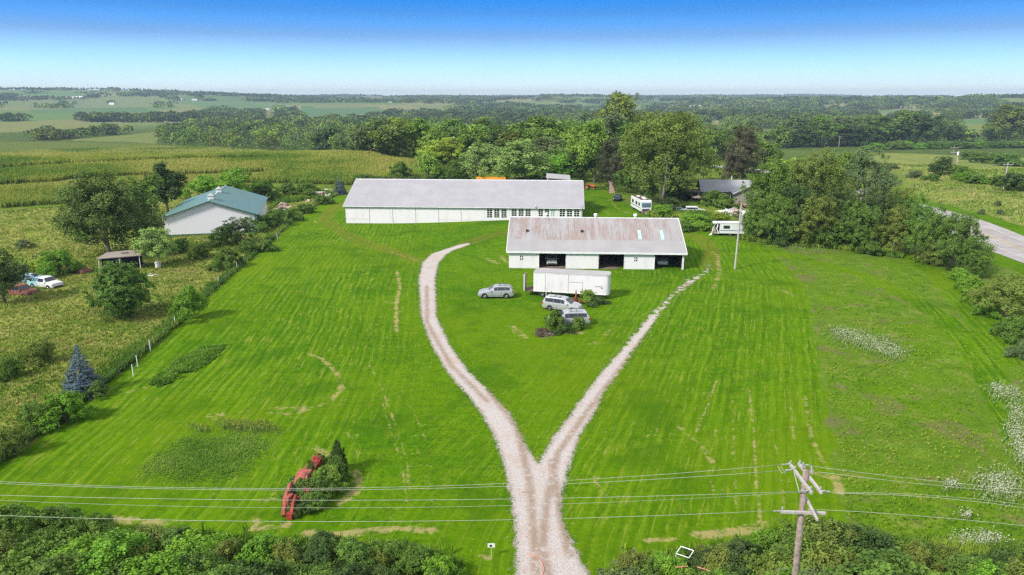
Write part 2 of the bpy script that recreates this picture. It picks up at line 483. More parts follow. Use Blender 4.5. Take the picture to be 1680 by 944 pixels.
def ground_material(name, gravel=False):
    m, nt, b = new_mat(name); g = NG(nt)
    P = g.pos(); xyz = g.sep(P)
    lawn = g.attr('lawn'); zc = g.attr('zc', 'Color'); rough_z = g.attr('rough'); dry = g.attr('dry')
    stripe = g.attr('stripe'); stripek = g.attr('stripek'); corn = g.attr('corn'); track = g.attr('track')
    # --- mown lawn
    nb = g.noise(P, .06, 3, .55); nm = g.noise(P, .45, 4, .6); nf = g.noise(P, 3.2, 4, .65); nff = g.noise(P, 14, 3, .7)
    c = g.mix(g.ramp(nb, .3, .7), (.058, .164, .0006), (.104, .228, .0008))
    c = g.mix(g.math('MULTIPLY', g.ramp(nm, .42, .66), .7), c, (.125, .22, .003))
    c = g.mix(g.math('MULTIPLY', g.ramp(g.noise(g.mapping(P, (.5, 1, 1)), 1.3, 5, .7), .56, .36), .6), c, (.030, .10, .002))
    c = g.mix(g.math('MULTIPLY', g.ramp(nf, .55, .32), .8), c, (.028, .092, .002))
    c = g.mix(g.math('MULTIPLY', g.ramp(nff, .52, .72), .6), c, (.155, .235, .012))
    # streaks left by the mower, lying along the passes
    sv = g.comb(g.math('MULTIPLY', stripe, 1.0), g.math('MULTIPLY', g.attr('along'), .06), 0.0)
    ns = g.noise(sv, 1.5, 4, .6); ns2 = g.noise(sv, 5.0, 3, .6)
    w = g.math('SINE', g.math('ADD', g.math('MULTIPLY', stripe, 2 * math.pi / 2.3), g.math('MULTIPLY', nm, 2.5)))
    sf = g.math('MULTIPLY', g.math('ADD', g.math('MULTIPLY', w, .5), .5), stripek)
    c = g.mix(g.math('MULTIPLY', g.math('MULTIPLY', sf, g.ramp(nb, .3, .6)), .5), c, (.105, .225, .002))
    c = g.mix(g.math('MULTIPLY', g.math('MULTIPLY', g.ramp(ns, .48, .68), stripek), .5), c, (.035, .115, .002))
    c = g.mix(g.math('MULTIPLY', g.math('MULTIPLY', g.ramp(ns2, .55, .66), g.math('ADD', stripek, .25)), .58), c, (.27, .285, .045))
    w2 = g.math('SINE', g.math('ADD', g.math('MULTIPLY', stripe, 2 * math.pi / .85), g.math('MULTIPLY', g.noise(P, .10, 3, .55), 8.0)))
    c = g.mix(g.math('MULTIPLY', g.math('MULTIPLY', g.ramp(w2, .1, .9), stripek), g.math('MULTIPLY', g.ramp(g.noise(sv, 1.1, 4, .7), .42, .66), .75)), c, (.16, .26, .010))
    c = g.mix(g.math('MULTIPLY', g.math('MULTIPLY', g.ramp(w2, -.2, -.9), stripek), g.math('MULTIPLY', g.ramp(ns, .35, .6), .4)), c, (.03, .10, .001))
    # scattered clover / clipping flecks
    fl = g.ramp(g.noise(g.mapping(P, (1, .7, 1)), 1.7, 6, .8), .585, .66)
    c = g.mix(g.math('MULTIPLY', fl, .8), c, (.24, .29, .05))
    big = g.noise(P, .022, 3, .6)
    c = g.mix(g.math('MULTIPLY', g.ramp(big, .42, .62), .55), c, (.125, .205, .003))
    c = g.mix(g.math('MULTIPLY', g.ramp(g.noise(P, .13, 4, .6), .48, .34), .5), c, (.035, .11, .002))
    lawnc = c
    # --- rough ground
    r1 = g.noise(P, .09, 4, .6); r2 = g.noise(P, .55, 5, .65, .6); r3 = g.noise(P, 4.0, 4, .7)
    rc = g.mix(g.ramp(r1, .38, .62), zc, g.mix(.5, zc, (.10, .17, .02)))
    rc = g.mix(g.math('MULTIPLY', g.math('MULTIPLY', g.ramp(r2, .50, .68), rough_z), .75), rc, (.36, .31, .11))
    rc = g.mix(g.math('MULTIPLY', g.ramp(r2, .48, .30), .65), rc, (.055, .125, .009))
    r4 = g.noise(g.mapping(P, (1, 1, 1), loc=(31, 7, 0)), .17, 5, .62, .8)
    rc = g.mix(g.math('MULTIPLY', g.ramp(r4, .54, .66), .65), rc, (.17, .135, .07))
    rc = g.mix(g.math('MULTIPLY', g.ramp(r4, .44, .32), .6), rc, (.13, .25, .008))
    rc = g.mix(g.math('MULTIPLY', g.ramp(r3, .56, .38), .55), rc, g.mix(.5, rc, (.03, .05, .006)))
    rc = g.mix(g.math('MULTIPLY', g.ramp(nff, .54, .70), .35), rc, (.32, .36, .10))
    rowa = g.math('SINE', g.math('MULTIPLY', g.math('ADD', xyz[0], g.math('MULTIPLY', xyz[1], .35)), 2 * math.pi / 3.1))
    rc = g.mix(g.math('MULTIPLY', g.math('MULTIPLY', g.math('ADD', g.math('MULTIPLY', rowa, .5), .5), corn), .15), rc, (.04, .07, .01))
    c = g.mix(g.ramp(g.math('ADD', lawn, g.math('MULTIPLY', g.math('SUBTRACT', nf, .5), .35)), .42, .58), rc, lawnc)
    # worn wheel track
    tf = g.math('MULTIPLY', track, g.ramp(g.math('ADD', g.math('MULTIPLY', nf, .6), g.math('MULTIPLY', nm, .5)), .3, .62))
    c = g.mix(g.math('MULTIPLY', tf, .75), c, (.17, .15, .025))
    # dry clippings and bare patches
    dn = g.math('ADD', g.math('MULTIPLY', g.noise(P, 2.6, 5, .75), 1.0), g.math('MULTIPLY', g.noise(P, .8, 4, .65), 1.1))
    df = g.ramp(g.math('ADD', g.math('MULTIPLY', dry, g.ramp(dry, .02, .2)), g.math('SUBTRACT', dn, 1.60)), .0, .30)
    dc = g.mix(g.ramp(g.noise(P, 5, 3), .35, .65), (.37, .33, .10), (.38, .27, .16))
    c = g.mix(g.math('MULTIPLY', df, g.math('ADD', .35, g.math('MULTIPLY', nff, .9))), c, dc)
    h = g.math('ADD', g.math('MULTIPLY', nf, .6), g.math('MULTIPLY', nff, .35))
    if gravel:
        sd = g.attr('sd'); thin = g.attr('thin')
        e1 = g.noise(P, 1.1, 4, .65); e2 = g.noise(P, 6.0, 4, .7)
        f = g.math('ADD', g.math('MULTIPLY', sd, -1.0), g.math('ADD', g.math('MULTIPLY', g.math('SUBTRACT', e1, .5), .9), g.math('MULTIPLY', g.math('SUBTRACT', e2, .5), .7)))
        f = g.math('SUBTRACT', f, g.math('MULTIPLY', thin, g.math('MULTIPLY', g.ramp(g.noise(P, .9, 4, .7), .42, .6), 1.6)))
        f = g.ramp(f, -.10, .16)
        v1 = g.voro(P, 9.0, out='Color'); v1s = g.sep(v1)
        v2 = g.voro(P, 3.4)
        gc = g.mix(g.ramp(v1s[0], .1, .9), (.47, .42, .395), (.54, .49, .465))
        gc = g.mix(g.math('MULTIPLY', g.ramp(g.noise(P, .35, 4, .6), .45, .7), .5), gc, (.46, .345, .27))
        rut = g.math('ABSOLUTE', g.math('SUBTRACT', g.attr('rut'), .0))
        gc = g.mix(g.math('MULTIPLY', rut, g.math('MULTIPLY', g.ramp(g.noise(P, 1.8, 4, .7), .3, .52), .8)), gc, (.30, .21, .15))
        gc = g.mix(g.math('MULTIPLY', g.ramp(v1s[1], .965, .985), .4), gc, (.2, .16, .14))
        gc = g.mix(g.math('MULTIPLY', g.math('MULTIPLY', g.ramp(sd, -.6, -.0), g.ramp(e2, .42, .6)), .75), gc, (.20, .15, .10))
        c = g.mix(f, c, gc)
        h = g.math('ADD', h, g.math('MULTIPLY', g.math('MULTIPLY', g.voro(P, 9.0), f), .35))
    g.link(c, b.inputs['Base Color'])
    b.inputs['Roughness'].default_value = .95; b.inputs['Specular IOR Level'].default_value = .03
    g.link(g.bump(h, .8, .12), b.inputs['Normal'])
    return m
M['land'] = ground_material('land')
M['gravel_land'] = ground_material('gravel_land', True)

def asphalt():
    m, nt, b = new_mat('asphalt'); g = NG(nt)
    P = g.pos()
    c = g.mix(g.ramp(g.noise(P, .35, 5, .6), .3, .7), (.30, .27, .26), (.42, .385, .375))
    c = g.mix(g.math('MULTIPLY', g.ramp(g.noise(P, 8, 3, .6), .5, .7), .3), c, (.2, .19, .19))
    g.link(c, b.inputs['Base Color']); b.inputs['Roughness'].default_value = .85
    return m
M['asphalt'] = asphalt()
M['yellow_line'] = plain('yellow_road_paint', (.60, .42, .08), .7)
M['white_line'] = plain('white_road_paint', (.75, .75, .73), .7)
# ------------------------------------------------------------------ layout outlines (traced on the photo, turned into land positions)
FENCE_PIX = [(-60, 812), (0, 765), (130, 668), (215, 600), (285, 540), (350, 480), (440, 402), (500, 350), (560, 318)]
RIGHT_PIX = [(1395, 960), (1380, 850), (1366, 740), (1352, 640), (1338, 540), (1320, 470), (1262, 405)]
FENCE_W = wpoly(FENCE_PIX); RIGHT_W = wpoly(RIGHT_PIX)
LAWN_PIX = [(-500, 1000)] + FENCE_PIX + [(600, 308), (960, 303), (1000, 318), (1040, 340), (1110, 358), (1170, 384), (1262, 405)] + RIGHT_PIX[::-1][1:] + [(1400, 1000)]
LAWN_W = wpoly(LAWN_PIX)
CORN_PIX = [(-300, 340), (0, 342), (90, 336), (130, 330), (230, 318), (330, 303), (420, 300), (520, 303), (600, 305), (760, 300), (775, 276), (640, 263), (430, 249), (330, 243), (262, 238), (255, 236), (100, 233), (0, 233), (-300, 236)]
CORN_W = wpoly(CORN_PIX)
MEADOW_W = wpoly([(-500, 1000)] + FENCE_PIX + [(470, 318), (420, 300), (330, 305), (230, 322), (100, 340), (0, 346), (-400, 350)])
FIELD_W = wpoly([(1400, 1000)] + RIGHT_PIX[1:] + [(1300, 400), (1420, 405), (1500, 420), (1580, 450), (1640, 520), (1900, 700), (2300, 1000)])
BANK_W = wpoly([(1430, 243), (1900, 238), (2100, 420), (1720, 398), (1600, 362), (1500, 310), (1420, 270)])
# far fields: outline, colour
FAR = [
 ([(-200, 202), (0, 201), (127, 195), (127, 204), (219, 205), (115, 213), (0, 218), (-200, 222)], (.25, .24, .095)),
 ([(95, 231), (268, 215), (262, 224), (255, 236), (200, 233)], (.20, .22, .07)),
 ([(30, 166), (142, 164), (160, 172), (120, 178), (45, 180)], (.20, .23, .13)),
 ([(142, 165), (280, 163), (300, 172), (235, 176), (150, 176)], (.21, .25, .12)),
 ([(45, 181), (150, 177), (240, 176), (245, 186), (128, 185), (60, 186)], (.10, .19, .10)),
 ([(280, 165), (425, 167), (425, 177), (345, 176), (300, 170)], (.12, .21, .10)),
 ([(250, 184), (300, 176), (340, 178), (328, 187)], (.26, .24, .13)),
 ([(420, 168), (458, 168), (455, 175), (420, 176)], (.14, .23, .11)),
 ([(430, 178), (460, 178), (456, 191), (430, 193)], (.22, .22, .11)),
 ([(494, 174), (560, 172), (618, 176), (636, 183), (562, 190), (494, 192)], (.09, .19, .10)),
 ([(500, 172), (560, 172), (612, 175), (600, 177), (520, 178)], (.22, .23, .12)),
 ([(1163, 198), (1188, 198), (1190, 205), (1160, 205)], (.30, .25, .12)),
 ([(1238, 213), (1283, 212), (1282, 231), (1245, 233)], (.27, .23, .09)),
 ([(1436, 186), (1468, 186), (1468, 191), (1436, 190)], (.36, .29, .18)),
 ([(1520, 186), (1552, 186), (1552, 192), (1520, 192)], (.36, .29, .16)),
 ([(1596, 185), (1618, 185), (1618, 192), (1596, 192)], (.33, .27, .15)),
 ([(1560, 196), (1628, 196), (1628, 204), (1575, 204)], (.10, .22, .09)),
 ([(1575, 204), (1620, 205), (1616, 222), (1570, 216)], (.22, .24, .07)),
 ([(1350, 172), (1400, 172), (1400, 175), (1350, 175)], (.3, .26, .15)),
]
FAR_W = [(wpoly(p), c) for p, c in FAR]
WATER_PIX = [[(396, 201), (470, 200), (462, 205), (400, 206)], [(490, 198.5), (528, 198.5), (526, 201), (492, 201)], [(1106, 167.5), (1146, 167.5), (1142, 169.5), (1110, 169.8)]]

# dry lines in the mown grass: (points, half width, strength)
def dl(*p, w=.45, s=.62): return (p, (w * .42 if w < .5 else w * .62), min(s + .02, .80))
DRY = [
 dl((651, 445), (656, 470), (650, 500), (650, 545), w=.6, s=.75), dl((650, 545), (623, 562), (595, 572), (552, 582)),
 dl((500, 578), (530, 590), (553, 612), (562, 640), (540, 660), (480, 680), (440, 676), w=.7, s=.68),
 dl((345, 682), (362, 680), w=1.0, s=.72), dl((395, 675), (410, 672), w=.7), dl((445, 670), (505, 668), w=.7, s=.7),
 dl((612, 455), (610, 475)), dl((632, 496), (650, 498), w=.7, s=.7), dl((657, 512), (662, 510), w=.5, s=.75),
 dl((608, 500), (610, 560), s=.5), dl((601, 590), (625, 634), (650, 700), (668, 760), (672, 800), s=.62),
 dl((620, 640), (640, 700), (660, 770), (668, 830), s=.56), dl((565, 700), (600, 770), (602, 800), s=.55),
 dl((560, 640), (580, 690), (590, 730), s=.5), dl((660, 640), (690, 700), (702, 735), s=.55), dl((676, 720), (695, 760), (712, 820), s=.58),
 dl((586, 775), (590, 800), (560, 826), w=.8, s=.72), dl((520, 735), (540, 748), w=.8, s=.7), dl((430, 820), (470, 818), w=.7, s=.6),
 dl((520, 690), (560, 720), (585, 760), s=.5), dl((465, 720), (500, 760), s=.45),
 dl((500, 385), (528, 377), w=.7, s=.62), dl((530, 400), (560, 392), (590, 405), w=.7, s=.6), dl((588, 412), (592, 411), w=1.1, s=.75),
 dl((515, 362), (518, 366), w=.8, s=.7), dl((600, 392), (606, 393), w=.9, s=.7), dl((641, 413), (660, 420), (686, 428), w=.6, s=.8),
 dl((240, 690), (215, 715), s=.5), dl((60, 780), (150, 735), (250, 668), s=.42), dl((0, 780), (120, 712), (260, 620), s=.38),
 dl((205, 645), (240, 635), w=.9, s=.6), dl((320, 640), (420, 560), (500, 480), s=.40),
 # between the drives
 dl((785, 500), (765, 520), (760, 555), (790, 600), s=.52), dl((800, 425), (815, 432), w=1.3, s=.72), dl((820, 420), (834, 432), w=1.0, s=.72),
 dl((838, 535), (858, 552), w=1.1, s=.68), dl((850, 540), (862, 556), w=.8, s=.66), dl((800, 560), (830, 572), (870, 578), s=.5),
 dl((905, 547), (952, 546), w=1.2, s=.9), dl((963, 565), (980, 562), w=.9, s=.62), dl((1008, 532), (994, 550), w=.7, s=.6),
 dl((880, 545), (872, 520), (860, 505), s=.45), dl((760, 520), (810, 545), s=.35), dl((830, 500), (868, 507), (880, 520), s=.5),
 dl((778, 400), (800, 395), (835, 398), w=.7, s=.55), dl((930, 640), (950, 620), s=.3), dl((955, 600), (975, 580), s=.45),
 # east lawn
 dl((1165, 412), (1178, 420), (1180, 450), (1170, 475), w=.8, s=.66), dl((1160, 415), (1164, 440), s=.5),
 dl((1245, 440), (1238, 480), (1225, 560), (1200, 640), (1188, 720), s=.42), dl((1270, 470), (1300, 485), w=1.2, s=.6), dl((1225, 430), (1245, 460), s=.5),
 dl((1180, 610), (1165, 655), (1142, 710), s=.62), dl((1240, 600), (1230, 660), (1196, 760), s=.40), dl((1110, 560), (1070, 640), (1030, 720), s=.45),
 dl((1150, 560), (1100, 650), (1050, 740), s=.5), dl((1060, 620), (1010, 700), (985, 760), s=.45),
 dl((1199, 635), (1203, 700), (1206, 780), (1208, 835), s=.55), dl((1229, 640), (1236, 700), (1240, 780), (1247, 850), s=.66),
 dl((1294, 640), (1300, 690), (1302, 720), s=.6), dl((1321, 650), (1332, 720), (1350, 760), (1378, 800), w=.5, s=.64),
 dl((1265, 700), (1278, 760), (1287, 830), s=.55), dl((1336, 775), (1372, 785), (1378, 810), w=.9, s=.72), dl((1176, 705), (1160, 760), (1174, 820), s=.55),
 dl((1112, 700), (1150, 730), (1170, 760), w=.6, s=.66), dl((970, 770), (1000, 830), w=.6, s=.6), dl((985, 780), (1010, 810), s=.6),
 dl((1000, 715), (1020, 740), s=.5), dl((1090, 640), (1080, 700), (1060, 760), s=.5), dl((1060, 800), (1090, 800), (1110, 850), s=.4),
 dl((1145, 878), (1210, 872), (1250, 862), w=1.0, s=.80), dl((1060, 888), (1105, 885), w=.6, s=.70), dl((1247, 850), (1235, 868), s=.6), dl((1287, 830), (1265, 850), (1245, 862), s=.55),
 # along the road hedge
 dl((180, 853), (230, 856), (262, 860), w=.95, s=.85), dl((268, 858), (330, 852), w=.5, s=.55), dl((415, 868), (470, 862), w=.8, s=.75), dl((500, 876), (560, 878), (600, 872), w=.9, s=.80),
 dl((585, 872), (650, 868), (712, 872), w=.8, s=.74), dl((790, 912), (800, 915), w=.6, s=.7), dl((420, 850), (425, 868), w=.5, s=.7), dl((640, 850), (700, 858), w=.5, s=.5),
 dl((1000, 325), (1010, 340), (1030, 350), w=1.2, s=.6), dl((962, 330), (985, 336), w=.8, s=.7), dl((985, 345), (1005, 352), w=.9, s=.7),
]
TRACK_L = wpoly([(686, 428), (640, 412), (590, 395), (555, 378), (533, 362), (540, 345), (575, 330), (590, 320)])
TRACK_R = wpoly([(745, 408), (775, 396), (800, 388), (850, 378)])
TRACK_C = wpoly([(1165, 440), (1168, 410), (1150, 392), (1128, 385)])

def land_attrs(X, Y):
    n = len(X); r = np.hypot(X, Y)
    A = {k: np.zeros(n) for k in ('lawn', 'rough', 'dry', 'stripe', 'stripek', 'along', 'corn', 'track')}
    zc = np.tile(np.array([.055, .085, .022]), (n, 1))
    # far farmland: a patchwork of pale fields between the woods
    ca, sa = math.cos(.3), math.sin(.3)
    U = (X * ca + Y * sa + 60 * (fbm(X / 400, Y / 400, 71) - .5)) / 330.0; W2 = (-X * sa + Y * ca + 60 * (fbm(X / 400, Y / 400, 72) - .5)) / 420.0
    hsh = (np.floor(U).astype(np.int64) * 7349 + np.floor(W2).astype(np.int64) * 9151) % 5
    PAL = np.array([(.13, .23, .08), (.25, .25, .11), (.10, .19, .08), (.20, .25, .10), (.30, .26, .14)])
    fw = smooth(900, 1300, r)[:, None]
    zc = zc * (1 - fw) + PAL[hsh] * fw
    near = (r < 560) & (Y > -20)
    x, y = X[near], Y[near]
    def setz(mask, c): zc[mask] = c
    base = np.zeros(near.sum(), bool)
    idx = np.nonzero(near)[0]
    zc[idx] = np.where((r[near] < 300)[:, None], np.array((.125, .20, .02)), np.array((.075, .12, .022)))
    A['rough'][idx] = .35
    for poly, c, rr in ((MEADOW_W, (.27, .29, .06), 1.0), (FIELD_W, (.098, .200, .004), .4), (BANK_W, (.25, .29, .07), .9)):
        sd = poly_sd(x, y, poly)
        w = smooth(1.0, -1.0, sd)
        if poly is BANK_W: w = smooth(4, -4, sd)
        zc[idx] = zc[idx] * (1 - w[:, None]) + np.array(c) * w[:, None]
        A['rough'][idx] = A['rough'][idx] * (1 - w) + rr * w
    sd = poly_sd(x, y, LAWN_W)
    A['lawn'][idx] = smooth(1.3, -1.3, sd + 1.6 * (fbm(x / 2.2, y / 2.2, 41) - .5))
    # mown lane in the east field and a verge along the road
    lane = wpoly([(1262, 412), (1320, 425), (1400, 447), (1475, 478), (1545, 520), (1600, 575), (1650, 660), (1700, 760)])
    d, _ = seg_dist(x, y, lane); A['lawn'][idx] = np.maximum(A['lawn'][idx], .62 * smooth(3.2, 1.0, d))
    lane = wpoly([(1480, 415), (1540, 450), (1600, 510), (1655, 590)])
    d, _ = seg_dist(x, y, lane); A['lawn'][idx] = np.maximum(A['lawn'][idx], .58 * smooth(4.0, 1.5, d))
    d, _ = seg_dist(x, y, ROAD_C)
    A['lawn'][idx] = np.maximum(A['lawn'][idx], .9 * smooth(14, 9, d + 3 * (fbm(x / 6, y / 6, 3) - .5)))
    d1, a1 = seg_dist(x, y, FENCE_W); d2, a2 = seg_dist(x, y, RIGHT_W)
    L = d1 < d2
    A['stripe'][idx] = np.where(L, d1, -d2); A['along'][idx] = np.where(L, a1, a2)
    A['stripek'][idx] = np.where(L, smooth(34, 18, d1), .8 * smooth(34, 16, d2)) * .85 + .15
    dr = np.zeros(len(x))
    for pts, w, s in DRY:
        P = wpoly(pts); d, _ = seg_dist(x, y, P)
        dr = np.maximum(dr, s * smooth(w * 2.0, w * .3, d))
    A['dry'][idx] = dr
    tr = np.zeros(len(x))
    for P, off in ((TRACK_L, .95), (TRACK_R, .9), (TRACK_C, .9)):
        d, _ = seg_dist(x, y, P)
        tr = np.maximum(tr, .85 * smooth(.75, .2, np.abs(d - off))); tr = np.maximum(tr, .45 * smooth(1.9, .8, d))
    A['track'][idx] = tr
    # corn
    m2 = (r < 900) & (Y > 0) & (X < 60)
    i2 = np.nonzero(m2)[0]
    w = smooth(1.5, -1.5, poly_sd(X[i2], Y[i2], CORN_W))
    w = w * (1 - A['lawn'][i2])
    zc[i2] = zc[i2] * (1 - w[:, None]) + np.array((.13, .155, .03)) * w[:, None]
    A['corn'][i2] = w
    # far fields
    far = np.nonzero((r > 300) & (Y > 0))[0]
    fx, fy = X[far], Y[far]
    for P, c in FAR_W:
        inn = far[inpoly(fx, fy, P)]
        zc[inn] = c
    zc = zc.astype(np.float32)
    A = {k: v for k, v in A.items()}
    A['zc'] = zc
    return A

# ------------------------------------------------------------------ the highway
ROAD_PIX_L = [(1740, 460), (1680, 434.8), (1609.6, 405.6)]
rc0 = wpoly(ROAD_PIX_L)
ROAD_C = [(83, 40), (88, 80), (91.0, 108), (92.6, 130), (93.4, 150), (93.0, 175), (91.5, 205), (89.5, 240), (86, 270), (80, 295), (70, 318), (55, 338), (36, 352), (14, 362), (-12, 366)]
def catmull(P, k=12):
    out = []
    for i in range(len(P) - 1):
        p0 = P[max(i - 1, 0)]; p1 = P[i]; p2 = P[i + 1]; p3 = P[min(i + 2, len(P) - 1)]
        for j in range(k):
            t = j / k
            out.append(tuple(.5 * ((2 * p1[a]) + (-p0[a] + p2[a]) * t + (2 * p0[a] - 5 * p1[a] + 4 * p2[a] - p3[a]) * t * t + (-p0[a] + 3 * p1[a] - 3 * p2[a] + p3[a]) * t ** 3) for a in (0, 1)))
    out.append(tuple(P[-1])); return out
ROAD_S = catmull(ROAD_C, 10)

def ribbon(pts, offs, lift, crown=0.0):
    """strip of land-following vertices at lateral offsets"""
    P = np.array(pts); T = np.gradient(P, axis=0); T /= np.linalg.norm(T, axis=1)[:, None]
    Nn = np.stack([T[:, 1], -T[:, 0]], 1)
    V = []
    for i in range(len(P)):
        for o in offs:
            q = P[i] + Nn[i] * o
            V.append((q[0], q[1], float(H(q[0], q[1])) + lift))
    k = len(offs)
    F = [(i * k + j, i * k + j + 1, (i + 1) * k + j + 1, (i + 1) * k + j) for i in range(len(P) - 1) for j in range(k - 1)]
    return V, F

# ------------------------------------------------------------------ land sheet
def build_land():
    dense = np.arange(-45, 45.001, .125)
    coarse = np.arange(45, 315.01, 5.0)[1:-1]
    th = np.radians(np.concatenate([dense, coarse]))
    rr = [.5, 6, 12]
    r = 18.0
    while r < 8100:
        rr.append(r)
        r *= 1.0085 if r < 230 else (1.013 if r < 5000 else 1.03)
    rr = np.array(rr)
    X = np.outer(rr, np.sin(th)).ravel(); Y = np.outer(rr, np.cos(th)).ravel()
    Z = H(X, Y)
    A = land_attrs(X, Y)
    n = len(th); m = len(rr)
    i, j = np.meshgrid(np.arange(m - 1), np.arange(n), indexing='ij')
    a = i * n + j; b = i * n + (j + 1) % n
    F = np.stack([a, a + n, b + n, b], -1).reshape(-1, 4)
    # sink the land beneath the road bed
    d, _ = seg_dist(X, Y, ROAD_S) if False else (None, None)
    me = mesh_np('terrain', np.stack([X, Y, Z], -1), F, [M['land']], attrs=A, smooth_=True)
    o = link('terrain', me); tag(o, kind='structure')
    # small cap under the viewpoint
    return o
build_land()

V, F = ribbon(ROAD_S, np.linspace(-6.4, 6.4, 9), .05)
tag(link('road', mesh_np('road', V, F, [M['asphalt']], smooth_=True)), kind='structure')
mk = []
for (o0, o1, mat, nm) in ((-.22, -.10, 'yellow_line', 'road_marking'), (.10, .22, 'yellow_line', 'road_marking'), (-3.7, -3.58, 'white_line', 'road_marking'), (3.58, 3.7, 'white_line', 'road_marking')):
    V, F = ribbon(ROAD_S, [o0, o1], .062)
    tag(link(nm, mesh_np(nm, V, F, [M[mat]])), kind='structure')

# ------------------------------------------------------------------ gravel drive
DA = [(840, 1000), (843, 944), (844, 900), (843, 857), (834, 805), (825, 762), (812, 722), (790, 681), (762, 645), (731, 610), (706, 565), (690, 520), (686, 458), (692, 432), (707, 417), (728, 410), (752, 402), (770, 399),
      (772, 402), (745, 411), (733, 418), (720, 433), (715, 458), (717, 520), (738, 565), (769, 610), (806, 645), (839, 681), (852, 706), (868, 740), (884, 762),
      (905, 757), (931, 762), (925, 804), (921, 830), (924, 857), (944, 900), (967, 944), (1005, 1000)]
DB = [(876, 790), (880, 762), (887, 751), (908, 716), (935, 681), (960, 645), (986, 610), (1020, 570), (1050, 533), (1073, 508), (1100, 483), (1128, 457), (1150, 448), (1160, 440), (1162, 432),
      (1166, 436), (1163, 447), (1146, 460), (1116, 483), (1091, 508), (1075, 533), (1046, 570), (1020, 610), (992, 645), (975, 681), (952, 716), (940, 751), (931, 785), (925, 810)]
DAW, DBW = wpoly(DA), wpoly(DB)
STEP = .22
def drive_sd(x, y):
    return np.minimum(poly_sd(x, y, DAW), poly_sd(x, y, DBW))
def build_drive():
    xs = [p[0] for p in DAW + DBW]; ys = [p[1] for p in DAW + DBW]
    gx = np.arange(min(xs) - 1.5, max(xs) + 1.5, STEP); gy = np.arange(max(20, min(ys) - 1), max(ys) + 1.5, STEP)
    X, Y = np.meshgrid(gx, gy, indexing='ij')
    X = X.ravel(); Y = Y.ravel()
    sd = drive_sd(X, Y)
    keep = sd < .95
    ny = len(gy); nx = len(gx)
    K = keep.reshape(nx, ny)
    cell = K[:-1, :-1] & K[1:, :-1] & K[1:, 1:] & K[:-1, 1:]
    ii, jj = np.nonzero(cell)
    a = ii * ny + jj
    F = np.stack([a, a + ny, a + ny + 1, a + 1], -1)
    used = np.unique(F); remap = np.full(nx * ny, -1); remap[used] = np.arange(len(used))
    F = remap[F]; X = X[used]; Y = Y[used]; sd = sd[used]
    Z = H(X, Y) + .035 * smooth(.95, .3, sd) + .008
    A = land_attrs(X, Y)
    A['sd'] = sd
    thin = smooth(78, 100, Y) * smooth(8, 14, X) * .62 + smooth(50, 80, Y) * smooth(5, 12, X) * .28
    A['thin'] = thin
    rut = np.zeros(len(X))
    for p in ([(845, 690), (856, 735), (864, 770), (870, 800), (874, 850), (880, 944)], [(915, 745), (905, 790), (895, 840), (890, 900), (900, 944)], [(800, 640), (845, 700)], [(905, 757), (930, 900), (935, 912)],
              [(700, 470), (701, 530), (740, 600), (800, 660)], [(1130, 465), (1060, 550), (960, 680), (915, 745)]):
        d, _ = seg_dist(X, Y, wpoly(p)); rut = np.maximum(rut, smooth(.45, .1, d))
    A['rut'] = rut
    tag(link('gravel_driveway', mesh_np('gravel_driveway', np.stack([X, Y, Z], -1), F, [M['gravel_land']], attrs=A, smooth_=True)), kind='structure')
build_drive()

for k, wp in enumerate(WATER_PIX):
    P = wpoly(wp); z = max(float(H(*p)) for p in P) + .4
    me = mesh_np('lake_water', [(p[0], p[1], z) for p in P], [list(range(4))], [M['water']])
    tag(link('lake_water', me), kind='structure')

# ------------------------------------------------------------------ camera, sky, sun, haze
cam = bpy.data.cameras.new('camera'); co = bpy.data.objects.new('camera', cam); COL.objects.link(co)
co.location = (0, 0, CAMZ); co.rotation_euler = (math.pi / 2 - PITCH, 0, 0)
cam.sensor_width = 36; cam.lens = 36 * FPX / 1680; cam.clip_start = .5; cam.clip_end = 60000
SC.camera = co
SKY_K, SKY_M = .17, 5.9
SUN_EL, SUN_AZ = 40.0, -128.0       # azimuth clockwise from +Y (view direction)
w = bpy.data.worlds.new('World'); SC.world = w; w.use_nodes = True
nt = w.node_tree; g = NG(nt)
bg = nt.nodes['Background']
sky = nt.nodes.new('ShaderNodeTexSky'); sky.sky_type = 'NISHITA'; sky.sun_disc = False
sky.sun_elevation = R(SUN_EL); sky.sun_rotation = R(SUN_AZ)
sky.altitude = 200; sky.air_density = 1.0; sky.dust_density = .4; sky.ozone_density = 2.0
# the photograph's sky deepens fast above the horizon: read the sky model higher up for a given elevation
tc = nt.nodes.new('ShaderNodeTexCoord'); s3 = g.sep(tc.outputs['Generated'])
zz = g.math('MULTIPLY', g.math('POWER', g.math('MAXIMUM', s3[2], 0.0), 1.6), 14.0)
hor = g.math('SQRT', g.math('ADD', g.math('MULTIPLY', s3[0], s3[0]), g.math('MULTIPLY', s3[1], s3[1])))
vec = g.comb(0.0, hor, g.math('ADD', zz, .03))
nn = nt.nodes.new('ShaderNodeVectorMath'); nn.operation = 'NORMALIZE'; g.link(vec, nn.inputs[0])
g.link(nn.outputs[0], sky.inputs['Vector'])
def rgbmul(col, k):
    v = nt.nodes.new('ShaderNodeVectorMath'); v.operation = 'SCALE'; g.link(col, v.inputs[0]); g._set(v.inputs['Scale'], k); return v.outputs[0]
gm = nt.nodes.new('ShaderNodeGamma'); gm.inputs['Gamma'].default_value = 1.9
g.link(rgbmul(sky.outputs[0], SKY_K), gm.inputs['Color'])
